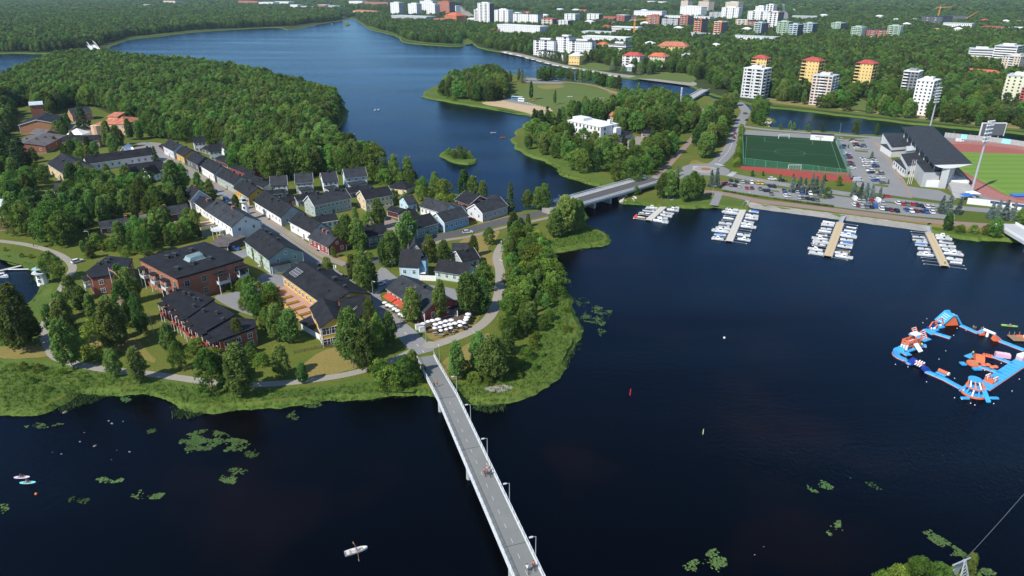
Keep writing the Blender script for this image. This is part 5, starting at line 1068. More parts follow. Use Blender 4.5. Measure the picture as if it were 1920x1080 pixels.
b.add([(c0.x,c0.y,LZ+9),(c1.x,c1.y,LZ+3),(c1.x,c1.y,LZ-.2),(c0.x,c0.y,LZ-.2),(c0.x+3,c0.y+12,LZ+9),(c1.x+3,c1.y+12,LZ+3),(c1.x+3,c1.y+12,LZ-.2),(c0.x+3,c0.y+12,LZ-.2)],[(3,2,1,0),(0,1,5,4),(1,2,6,5),(2,3,7,6),(0,4,7,3),(4,5,6,7)]); b.build('stand_end_wall',C_WHITE,st)
gt=thing('entrance_ramp','grey curved concrete entrance ramp at the near end of the grandstand','ramp'); 
P=crom([G(x,y)for x,y in((1785,348),(1795,352),(1804,362),(1808,374))],5); b=MB(); k=len(P)
for i,p in enumerate(P):
    d=P[min(i+1,k-1)]-P[max(0,i-1)]; d.z=0; d.normalize(); n=Vector((-d.y,d.x,0))*5; z=LZ+3.0*(1-i/(k-1))+.3
    b.v+=[(p.x+n.x,p.y+n.y,z),(p.x-n.x,p.y-n.y,z),(p.x+n.x,p.y+n.y,LZ-.2),(p.x-n.x,p.y-n.y,LZ-.2)]
for i in range(k-1):
    a=i*4; b.f+=[(a,a+1,a+5,a+4),(a+2,a,a+4,a+6),(a+1,a+3,a+7,a+5)]; b.m+=[0]*3
b.build('ramp_deck',CONC,gt)
def mast(px,ytop,lb,lean=0):
    p=G(*px); h=HT(p,ytop)-LZ; t=thing('floodlight_mast',lb,'floodlight',p,math.atan2(330-p.y,250-p.x)if False else.5)
    MB().tube((0,0,-.5),(0,0,h-1),.62,12,.36).build('mast',METAL,t)
    f=MB(); f.box(-2.5,-.12,h-10,-2.35,.12,h+.5); f.box(2.35,-.12,h-10,2.5,.12,h+.5)
    for k in range(6):z=h-9.6+k*1.95; f.box(-2.8,-.1,z,2.8,.1,z+.15)
    f.build('lamp_frame',METAL,t)
    lm=MB().box(-.38,-.45,-.3,.38,.25,.3).mesh('floodlight',mat('lamp_housing',(.62,.64,.66),.4))
    for k in range(6):
        for j in range(5):obj('floodlight',lm,t,(-2.4+j*1.2,-.25,h-9.2+k*1.95))
mast((1741,250),166,'tall floodlight mast rising behind the grandstand roof'); mast((1821,362),229,'tall floodlight mast at the near end of the grandstand')
wl=thing('stadium_wall','pale concrete wall around the far side of the running track','wall',G(1780,262)); P=crom([G(x,y)for x,y in((1770,257),(1800,260),(1860,266),(1930,276),(2000,290))],4)
for i,(a,b_)in enumerate(zip(P,P[1:])):
    d=b_-a; L=d.length; m=MB().box(.05,-.15,-.3,L-.05,.15,3.2); o=m.build('wall_panel',mat('cyan_panel',(.3,.6,.66),.7)if i in(4,9)else C_BEIGE if False else CONC,wl); o.location=a-wl.location; o.rotation_euler.z=math.atan2(d.y,d.x)
wl=thing('stadium_wall','white wall with blue banner strip at the near end of the running track','wall',G(1812,383)); P=[G(x,y)for x,y in((1812,382),(1850,386),(1890,391),(1930,396))]
for i,(a,b_)in enumerate(zip(P,P[1:])):
    d=b_-a; L=d.length; o=MB().box(.05,-.15,-.3,L-.05,.15,3.0).build('wall_panel',C_WHITE,wl); o.location=a-wl.location; o.rotation_euler.z=math.atan2(d.y,d.x)
    if i>0:o2=MB().box(1,-.25,1.6,L-1,-.16,2.8).build('banner',mat('navy_banner',(.03,.06,.16),.6),wl); o2.location=a-wl.location; o2.rotation_euler.z=o.rotation_euler.z
sbd=thing('scoreboard','large dark scoreboard with white frame beyond the running track','scoreboard',G(1856,263)); MB().box(-8,-.4,3.5,8,.4,11.5).build('screen',C_DARK,sbd); f=MB(); f.box(-8.4,-.5,11.5,8.4,.5,12); f.box(-8.4,-.5,3,-8,.5,11.5); f.box(8,-.5,3,8.4,.5,11.5); f.build('screen_frame',C_WHITE,sbd)
for sx in(-5,5):MB().tube((sx,.2,-.3),(sx,.2,3.5),.3).build('leg',METAL,sbd)
for i,x in enumerate((1701.5,1705,1708.5)):
    p=G(x,345); t=thing('flagpole',f'white bare flagpole before the grandstand, {ORD[i]} of three from the left','flagpole',p,0,'three flagpoles before the grandstand'); MB().tube((0,0,-.2),(0,0,13),.1,6,.06).build('pole',WHITE,t); MB().ball((0,0,13.05),.14,6,4).build('finial',WHITE,t)
for px_,lb,m_ in(((1822,370),'white market tent beside the near floodlight mast',WHITE),((1812,374),'blue market tent beside the near floodlight mast',mat('blue_tarp',(.03,.13,.4),.6))):
    t=thing('market_tent',lb,'tent',G(*px_)); m=MB(); m.add([(-3,-2,2.3),(3,-2,2.3),(3,2,2.3),(-3,2,2.3),(0,0,3.5)],[(0,1,4),(1,2,4),(2,3,4),(3,0,4),(3,2,1,0)]); m.build('canopy',m_,t)
    for sx in(-1,1):
        for sy in(-1,1):MB().tube((sx*2.9,sy*1.9,-.1),(sx*2.9,sy*1.9,2.3),.06).build('pole',METAL,t)
t=thing('landing_mat','blue high jump landing mat on the red track end','sports mat',G(1912,368),.1); MB().box(-4,-2,0,4,2,.8).build('mat',MATS['blue_tarp'],t); MB().box(-4.2,-2.2,.8,4.2,2.2,.86).build('mat_cover',mat('mat_cover',(.05,.17,.45),.6),t)
# ------------------------------------------------------------------ footbridge in the foreground
A,B=G(802,668,3.4),G(991,1082,4.4); d=B-A; d.z=0; B=B+d*.55; L,a=frame_of(A,B)
fb=thing('footbridge','long grey footbridge with white railings crossing the dark water','bridge',(A.x,A.y,0),a)
ZB=4.3; BW=2.35; PALE=mat('pale_painted_steel',(.56,.58,.58),.5,.14,1.5)
def zb(u):return LZ+.07+max(0,min(1,u/24))*(ZB-LZ-.07)
b=MB(); us=[-4,0,4,8,12,16,20,24,L]
for u0,u1 in zip(us,us[1:]):b.hexa([(u0,-BW,zb(u0)-.35),(u1,-BW,zb(u1)-.35),(u1,BW,zb(u1)-.35),(u0,BW,zb(u0)-.35),(u0,-BW,zb(u0)),(u1,-BW,zb(u1)),(u1,BW,zb(u1)),(u0,BW,zb(u0))])
b.build('deck',ground_mat('bridge_asphalt',[(0.17,0.178,0.17),(0.21,0.213,0.2),(0.155,0.163,0.158),(0.195,0.198,0.188)],(0.06,0.35,2.0),0.06),fb)
jm=MB().box(-.06,-BW+.02,0,.06,BW-.02,.005).mesh('deck_joint',DARKM)
for u in(24,46,77,108):obj('deck_joint',jm,fb,(u,0,zb(u)))
b=MB()
for u0,u1 in list(zip(us,us[1:]))[2:]:b.hexa([(u0,-1.5,zb(u0)-1.4),(u1,-1.5,zb(u1)-1.4),(u1,1.5,zb(u1)-1.4),(u0,1.5,zb(u0)-1.4),(u0,-1.9,zb(u0)-.36),(u1,-1.9,zb(u1)-.36),(u1,1.9,zb(u1)-.36),(u0,1.9,zb(u0)-.36)])
b.build('girder',CONC,fb)
for s in(-1,1):
    b=MB()
    for u0,u1 in zip(us,us[1:]):
        y0,y1=sorted((s*(BW+.002),s*(BW+.26))); b.hexa([(u0,y0,zb(u0)-.5),(u1,y0,zb(u1)-.5),(u1,y1,zb(u1)-.5),(u0,y1,zb(u0)-.5),(u0,y0,zb(u0)+.12),(u1,y0,zb(u1)+.12),(u1,y1,zb(u1)+.12),(u0,y1,zb(u0)+.12)])
    b.build('edge_beam',PALE,fb)
    r=MB()
    for u0,u1 in zip(us,us[1:]):
        for z in(1.2,.85,.5):r.tube((u0,s*(BW+.17),zb(u0)+z),(u1,s*(BW+.17),zb(u1)+z),.055 if z>1 else.03,4)
        y0,y1=s*(BW+.10),s*(BW+.12)
    r.build('railing',PALE,fb)
    pm=MB().box(-.04,-.05,0,.04,.05,1.2).mesh('railing_post',WHITE)
    n=int(L/2.0)
    for k in range(n):obj('railing_post',pm,fb,(k*2.0+.5,s*(BW+.17),zb(k*2.0+.5)+.1))
dm=MB().box(-.6,-.05,0,.6,.05,.006).mesh('lane_dash',mat('worn_line',(.42,.42,.4),.8,.25,4))
for k in range(int(L/4.1)):
    u=2+k*4.1
    if u>24:obj('lane_dash',dm,fb,(u,0,zb(u)))
FB_=(Matrix.Translation((A.x,A.y,0))@Matrix.Rotation(a,4,'Z')).inverted()
for q_ in((820,772),(876,898),(966,1085)):
    u=(FB_@G(*q_,0)).x
    for y_ in(-1.75,1.75):m=MB(); m.tube((0,0,-3),(0,0,ZB-.4),.55,14); m.build('pier',CONC,fb).location=(u,y_,0)
    MB().box(u-.5,-2.3,ZB-1.5,u+.5,2.3,ZB-.37).build('pier_cap',CONC,fb)
ab=MB(); ab.box(-3,-2.3,-1,8,2.3,1.1); ab.build('abutment',CONC,fb)
FB=Matrix.Translation((A.x,A.y,0))@Matrix.Rotation(a,4,'Z'); FBA=a
def lamp_post(loc,rz,h,lb,arm=.9,group=None):
    t=thing('street_lamp',lb,'street lamp',loc,rz,group); m=MB(); m.tube((0,0,-.1),(0,0,h),.09,6,.06); m.build('pole',METAL,t)
    m=MB(); m.tube((0,0,h),(arm,0,h+.12),.05,5); m.build('arm',METAL,t); m=MB(); m.box(arm-.1,-.16,h+.05,arm+.6,.16,h+.2); m.build('lamp_head',mat('lamp_head',(.5,.52,.54),.4),t); return t
for i,(px,py)in enumerate(((850,738),(877.5,792),(910.5,857),(953.5,943),(1003.5,1045))):
    p=G(px,py,ZB); q=FB.inverted()@p; loc=FB@Vector((q.x,BW+.45,ZB-.3))
    lamp_post(loc,a-PI/2,5.2,f'slim lamp post on the right side of the footbridge, {ORD[i]} from the shore',.7,'lamp posts along the footbridge')
for i,(px,py,lb)in enumerate([(825,690,'lamp post beside the footbridge landing'),(288,625,'lamp post on the lawn below the stepped brick row'),(700,560,'lamp post beside the street tree row near the restaurant'),(752,606,'lamp post before the umbrella row'),(799,642,'lamp post at the path junction before the terrace'),(943,520,'lamp post on the shore path by the strip of trees'),(1482,246,'lamp post on the canal promenade by the hut'),(1574,250,'lamp post on the canal promenade at the car park'),(772,432,'lamp post on the bridge street verge'),(172,462,'lamp post beside the left gravel path'),(1335,372,'lamp post at the slipway'),(1508,372,'lamp post among the spruces in the harbour car park'),(1626,385,'lamp post right of the spruces in the harbour car park')]):
    lamp_post(G(px,py),R.uniform(0,6),6.5,lb)
# flag pole in the garden
p=G(221,574); t=thing('flagpole','tall white flagpole with a red and white pennant in the garden','flagpole',p); m=MB(); m.tube((0,0,-.2),(0,0,14),.11,6,.06); m.build('pole',WHITE,t); m=MB(); m.add([(.08,0,13.6),(.08,0,12.9),(1.4,.2,11.9),(2.6,.1,10.4),(1.5,.2,12.4)],[(0,1,2,4),(2,3,4)]); m.build('pennant',mat('pennant_red',(.6,.25,.22),.8),t)
# road bridge
A,B=G(1085,383,4.5),G(1228,346,3.2); L,a=frame_of(A,B)
rbg=thing('road_bridge','white edged concrete road bridge across the side channel','bridge',(A.x,A.y,0),a); W2=11
MB().box(-6,-1.5,3.3,L+6,W2,4.5).build('deck',CONC,rbg); MB().box(-6,.8,4.503,L+6,W2-3,4.56).build('roadway',DARKASPH,rbg); MB().box(-6,-1.4,4.503,L+6,.7,4.62).build('footway',PAVE,rbg)
for y in(-1.6,W2-.2):
    r=MB()
    for z in(.5,.85,1.2):r.tube((-6,y+.1,4.5+z),(L+6,y+.1,4.5+z),.06,4)
    for k in range(int(L/2.2)+4):x=-5.8+k*2.2; r.tube((x,y+.1,4.5),(x,y+.1,5.7),.05,4)
    r.box(-6,y-.1,4.2,L+6,y+.3,4.9); r.build('railing',WHITE,rbg)
for u in(.2,.4,.6,.8):MB().box(L*u-.5,0,-3,L*u+.5,W2-1.5,3.29).build('pier',CONC,rbg)
m=MB()
for s,x0 in((1,-14),(-1,L)):m.box(x0,-1.2,-1,x0+14,W2-.5,3.28)
m.build('abutment',RIPRAP,rbg)
for nm,px in(('bridge_ramp',[(1040,396),(1060,391),(1088,383)]),):
    P=crom([G(*p)for p in px],4); k=len(P); b=MB()
    for i,p in enumerate(P):
        dd=P[min(i+1,k-1)]-P[max(0,i-1)]; dd.z=0; dd.normalize(); n=Vector((-dd.y,dd.x,0))*5; z=LZ+.1+3.2*i/(k-1); c_=p+Vector((0,0,0))
        b.v+=[(c_.x+n.x,c_.y+n.y+3,z),(c_.x-n.x,c_.y-n.y+3,z),(c_.x+n.x*1.4,c_.y+n.y*1.4+3,LZ-.3),(c_.x-n.x*1.4,c_.y-n.y*1.4+3,LZ-.3)]
    for i in range(k-1):q=i*4; b.f+=[(q,q+1,q+5,q+4),(q+2,q,q+4,q+6),(q+1,q+3,q+7,q+5)]; b.m+=[0,1,1]
    b.build('bridge_ramp',[DARKASPH,GRASS],kind='structure')
# small canal bridge, far white bridge, right edge bridge
def slab_bridge(p0,p1,w,z,th,lb,m=CONC,z1=None):
    A,B=G(*p0,z),G(*p1,z); L,a=frame_of(A,B); t=thing('bridge',lb,'bridge',(A.x,A.y,0),a); MB().box(-2,-w/2,z-th,L+2,w/2,z).build('deck',m,t)
    for y in(-w/2,w/2):
        r=MB(); r.box(-2,y-.12,z+.002,L+2,y+.12,z+1.0); r.build('parapet',C_WHITE,t)
    for u in(.3,.7):MB().box(L*u-.5,-w/2+.5,-3,L*u+.5,w/2-.5,z-th-.01).build('pier',CONC,t)
    return t,L
slab_bridge((1287,188),(1322,168),8,3.6,1,'small grey bridge over the canal behind the park trees'); slab_bridge((1888,422),(2120,556),9,4.0,1.2,'grey bridge corner at the right edge beyond the marina',C_GREY)
t,L=slab_bridge((183,97),(161,76),11,4.5,1.5,'white bridge between the wooded island and the far left bank',C_WHITE)
for s in(-1,1):
    m=MB(); pts=[(L*u,s*5.2,4.5+6*math.sin(PI*u))for u in[i/10 for i in range(11)]]; m.path(pts,.4,5)
    for q in pts[1:-1]:m.tube((q[0],q[1],4.5),q,.2,4)
    m.build('arch',C_WHITE,t)

# ------------------------------------------------------------------ jetties and boats
HULLW=mat('hull_white',(.8,.8,.79),.25,.05); DECKC=mat('boat_deck',(.52,.5,.45),.6,.08); COCK=mat('cockpit_grey',(.16,.165,.175),.6,.15); TARPB=mat('boat_cover_blue',(.03,.16,.42),.7,.1); TARPK=mat('boat_cover_dark',(.05,.055,.065),.7,.15); ENG=mat('outboard_black',(.03,.03,.032),.4)
HULLN=mat('hull_navy',(.03,.045,.09),.3); HULLY=mat('hull_cream',(.6,.52,.33),.4); HULLG=mat('hull_wood',(.3,.2,.12),.6,.15)
def hull_mesh(L,W,H,m,sharp=1.0):
    b=MB(); st=[(-.5,.86,0),(-.25,1,0),(0,1,0),(.25,.82,.05),(.4,.48,.12),(.5,.04,.22)]; rows=[]
    for(u,w,s)in st:rows.append([(u*L,w*W/2,H+s*H),(u*L,w*W*.36,-.12+s*.4),(u*L,0,-.25+s),(u*L,-w*W*.36,-.12+s*.4),(u*L,-w*W/2,H+s*H)])
    for r in rows:b.v.extend(r)
    for i in range(len(rows)-1):
        for j in range(4):q=i*5+j; b.f.append((q,q+1,q+6,q+5)); b.m.append(0)
    b.f.append((0,4,3,2,1)); b.m.append(0)
    return b.mesh('hull',m,False)
def boat(kind,hm,L=5.6,W=2.1):
    t=thing('motorboat','x','boat'); H=.62
    obj('hull',hull_mesh(L,W,H,hm),t)
    d=MB(); d.add([(L*.02,W*.49,H+.01),(L*.02,-W*.49,H+.01),(L*.25,-W*.4,H+.05),(L*.4,-W*.23,H+.09),(L*.49,0,H+.15),(L*.4,W*.23,H+.09),(L*.25,W*.4,H+.05)],[(6,5,4,3,2,1,0)])
    for s in(-1,1):d.hexa([(-L*.5,s*W*.36-.12,H-.05),(L*.02,s*W*.43-.12,H-.05),(L*.02,s*W*.43+.12,H-.05),(-L*.5,s*W*.36+.12,H-.05),(-L*.5,s*W*.36-.12,H+.04),(L*.02,s*W*.43-.12,H+.04),(L*.02,s*W*.43+.12,H+.04),(-L*.5,s*W*.36+.12,H+.04)])
    d.build('foredeck',HULLW if hm is not HULLW else mat('gel_coat',(.68,.69,.68),.3),t)
    f=MB(); f.add([(-L*.49,W*.34,.25),(-L*.49,-W*.34,.25),(L*.05,-W*.42,.25),(L*.05,W*.42,.25)],[(0,1,2,3)]); f.build('cockpit_floor',COCK,t)
    if kind in('cover','dark'):
        c=MB(); n=6; c.add([(-L*.5,W*.42,H+.05),(-L*.5,-W*.42,H+.05),(L*.3,-W*.36,H+.1),(L*.3,W*.36,H+.1),(-L*.4,0,H+.45),(L*.1,0,H+.75)],[(0,4,1),(1,4,5,2),(2,5,3),(3,5,4,0)]); c.build('cover',TARPB if kind=='cover' else TARPK,t)
    else:
        w=MB(); w.add([(L*.0,W*.36,H+.02),(L*.1,0,H+.08),(L*.0,-W*.36,H+.02),(-L*.06,W*.32,H+.5),(L*.02,0,H+.55),(-L*.06,-W*.32,H+.5)],[(0,1,4,3),(1,2,5,4)]); w.build('windscreen',GLASS,t)
        s=MB(); s.box(-L*.2,-W*.34,.25,-L*.12,W*.34,.62); s.box(-L*.4,-W*.34,.25,-L*.33,W*.34,.62); s.build('seat',DECKC,t)
    if kind=='cabin':
        c=MB(); c.hexa([(-L*.12,-W*.34,H),(L*.2,-W*.3,H+.05),(L*.2,W*.3,H+.05),(-L*.12,W*.34,H),(-L*.1,-W*.28,H+1.1),(L*.1,-W*.25,H+1.0),(L*.1,W*.25,H+1.0),(-L*.1,W*.28,H+1.1)]); c.build('cabin',HULLW,t)
        g=MB(); g.box(-L*.08,-W*.345,H+.45,L*.1,W*.345,H+.8); g.build('cabin_window',GLASS,t)
    e=MB(); e.box(-L*.5-.38,-.18,.35,-L*.5-.02,.18,1.05); e.box(-L*.5-.3,-.08,-.5,-L*.5-.1,.08,.35); e.build('outboard_motor',ENG,t)
    r=MB(); r.path([(L*.22,W*.38,H+.1),(L*.3,W*.32,H+.45),(L*.48,0,H+.6),(L*.3,-W*.32,H+.45),(L*.22,-W*.38,H+.1)],.03,4); r.build('bow_rail',METAL,t)
    return t
def rowboat_proto(hm,name='rowing_boat',L=4.6,W=1.4):
    t=thing(name,'x','boat'); obj('hull',hull_mesh(L,W,.45,hm),t)
    f=MB(); f.add([(-L*.48,W*.33,.12),(-L*.48,-W*.33,.12),(0,-W*.4,.12),(L*.3,-W*.3,.12),(L*.46,0,.2),(L*.3,W*.3,.12),(0,W*.4,.12)],[(0,1,2,3,4,5,6)]); f.build('bottom_boards',DECKC,t)
    for x in(-L*.28,0,L*.24):MB().box(x-.14,-W*.42,.3,x+.14,W*.42,.36).build('thwart',WOODD,t)
    return t
PROT={'open':boat('open',HULLW),'cabin':boat('cabin',HULLW,6.4,2.4),'cover':boat('cover',HULLW,5.8,2.2),'dark':boat('dark',HULLW,5.2,2.0),'row':rowboat_proto(HULLW),'wood':rowboat_proto(HULLG),'cream':rowboat_proto(HULLY),'navy':boat('open',HULLN,5.8,2.1)}
BDESC={'open':'white open motorboat','cabin':'white cabin motorboat','cover':'white boat under a blue cover','dark':'white boat under a dark cover','row':'small white rowing boat','wood':'brown wooden rowing boat','cream':'cream rowing boat','navy':'navy blue motorboat'}
USED=set()
def place(proto,loc,rz,label,group=None):
    t=PROT[proto]
    if proto not in USED:USED.add(proto); t.location=loc; t.rotation_euler=(0,0,rz); t['label']=label; t['group']=group; return t
    return dup(t,loc,rz,label,group)
WET=mat('weathered_boards',(.5,.47,.4),.8,.12,1.2)
JN=['leftmost jetty','second jetty','third jetty','rightmost jetty']
def jetty(i,p0,p1,w,m,ramp,lefts,rights,booms_only=()):
    A,B=G(*p0,.5),G(*p1,.5); L,a=frame_of(A,B)
    t=thing('jetty',['grey boat jetty leftmost of the four, by the road bridge','long pale grey boat jetty beside the slipway','tan wooden boat jetty third from the left','tan wooden boat jetty at the right with empty berths'][i],'jetty',(A.x,A.y,0),a)
    pl=.95; n=int(L/pl); dm=MB().box(0,-w/2,.42,pl-.04,w/2,.55).mesh('deck_board',m)
    for k in range(n):obj('deck_board',dm,t,(k*pl,0,0))
    fm=MB()
    for s in(-1,1):fm.box(0,s*w/2-.1+s*.11,.1,L,s*w/2+.1+s*.11,.5)
    fm.build('frame',CONC,t)
    for k in range(5):MB().box(L*(k+.5)/5-1.2,-w/2+.1,-.4,L*(k+.5)/5+1.2,w/2-.1,.41).build('float',CONC,t)
    C=G(*ramp,LZ+.15); q=Matrix.Rotation(-a,3,'Z')@(C-Vector((A.x,A.y,0)))
    g=MB(); g.hexa([(q.x,q.y-.9,LZ),(.2,-.9,.5),(.2,.9,.5),(q.x,q.y+.9,LZ),(q.x,q.y-.9,LZ+.15),(.2,-.9,.62),(.2,.9,.62),(q.x,q.y+.9,LZ+.15)]); g.build('gangway',METAL,t)
    for s in(-1,1):r=MB(); r.tube((q.x,q.y+s*.85,LZ+1.1),(.2,s*.85,1.6),.05,4); r.tube((q.x,q.y+s*.85,LZ),(q.x,q.y+s*.85,LZ+1.1),.05,4); r.tube((.2,s*.85,.5),(.2,s*.85,1.6),.05,4); r.build('gangway_rail',METAL,t)
    bm=MB(); bm.tube((0,0,.38),(0,5.6,.32),.05,5); bm.tube((0,5.2,.2),(0,5.7,.2),.13,6); bmm=bm.mesh('mooring_boom',METAL)
    M=Matrix.Translation((A.x,A.y,0))@Matrix.Rotation(a,4,'Z')
    nb=int(L/3.6)
    for s in(-1,1):
        for k in range(nb+1):o=obj('mooring_boom',bmm,t,(.4+k*(L-.8)/nb,s*(w/2+.2),0),0 if s>0 else PI)
    for s,lst,sd in((-1,lefts,'left'),(1,rights,'right')):
        # p0 is the shore end, walking out: local -Y is the photo's left side when the jetty points at us
        for k,(u,kd)in enumerate(lst):
            side=s
            x=L*u; bl={'cabin':6.4}.get(kd,5.6); p=M@Vector((x,side*(w/2+.6+bl/2),0.02)); rz=a+(-side)*PI/2+R.uniform(-.05,.05)
            p+=Vector((R.uniform(-.4,.4),R.uniform(-.4,.4),0)); rz+=R.uniform(-.08,.08)
            bt_=place(kd,p,rz,f'{BDESC[kd]}, {ORD[k]} out on the {sd} side of the {JN[i]}','boats moored at the four jetties'); sz_=R.uniform(.82,1.12); bt_.scale=(sz_*R.uniform(.92,1.08),sz_,sz_)
    return t
O,CB,CV,DK,RW,NV='open','cabin','cover','dark','row','navy'
jetty(0,(1254,379),(1215,413),2.7,WET,(1259,374),[(.22,O),(.38,CB),(.55,DK),(.72,NV),(.9,'cream')],[(.2,O),(.34,CB),(.5,DK),(.64,O),(.78,CV if False else O),(.93,CB)])
jetty(1,(1394,391),(1367,452),2.7,WET,(1402,376),[(.06,O),(.17,CB),(.36,RW),(.52,O),(.6,DK),(.68,O),(.76,CB),(.85,CV),(.97,CB)],[(.05,CV),(.18,O),(.27,CB),(.37,DK),(.46,O),(.54,CB),(.78,O),(.9,CB)])
jetty(2,(1576,417),(1552,481),2.9,WOODD,(1582,405),[(.04,RW),(.12,O),(.26,O),(.33,RW),(.45,DK),(.56,CB),(.64,O),(.74,NV),(.86,CB),(.95,O)],[(.1,RW),(.2,RW),(.31,CV),(.37,CB),(.48,O),(.58,CV),(.68,O),(.8,'wood'),(.86,O),(.93,CB)])
jetty(3,(1742,436),(1772,499),2.8,WOODD,(1740,424),[(.18,O),(.27,DK),(.34,O),(.44,CV),(.56,O),(.63,DK),(.72,CB)],[(.06,CB),(.14,O),(.26,DK),(.38,O),(.48,O),(.55,NV),(.62,CB),(.76,O),(.84,RW)])
for k,(px,py)in enumerate(((1190,409),(1193,406))):t=thing('float_buoy',f'red float ball at the end of the leftmost jetty, {ORD[k]} of two','buoy',G(px,py,.1)); m=MB(); m.ball((0,0,.3),.7,10,6); m.build('float_body',mat('buoy_red',(.6,.03,.04),.4),t,True); MB().tube((0,0,.9),(0,0,1.2),.08,6).build('ring',METAL,t)
t=thing('beacon_buoy','slim red spar buoy standing in the dark water','buoy',G(1181,741,0)); m=MB(); m.tube((0,0,-1),(.1,0,1.7),.15,8,.12); m.build('spar',MATS['buoy_red'],t); MB().tube((.1,0,1.7),(.12,0,2.0),.08,6).build('top_mark',MATS['buoy_red'],t)
t=thing('beacon_buoy','slim yellow green spar buoy in the dark water','buoy',G(1318,814,0)); m=MB(); m.tube((0,0,-1),(0,0,1.3),.13,8,.1); m.build('spar',mat('buoy_yellow',(.5,.6,.25),.4),t); MB().tube((0,0,1.3),(0,0,1.5),.06,6).build('top_mark',MATS['buoy_yellow'],t)
t=thing('float_buoy','small orange float on the dark water at the far left','buoy',G(68,927,0)); m=MB(); m.ball((0,0,.15),.3,8,5); m.build('float_body',mat('buoy_orange',(.8,.2,.04),.4),t,True); MB().tube((0,0,.4),(0,0,.55),.05,5).build('ring',METAL,t)
t=thing('float_buoy','small white float alone in the open water left of the water park','buoy',G(1358,634,0)); m=MB(); m.ball((0,0,.15),.35,8,5); m.build('float_body',WHITE,t,True); MB().tube((0,0,.45),(0,0,.6),.05,5).build('ring',METAL,t)

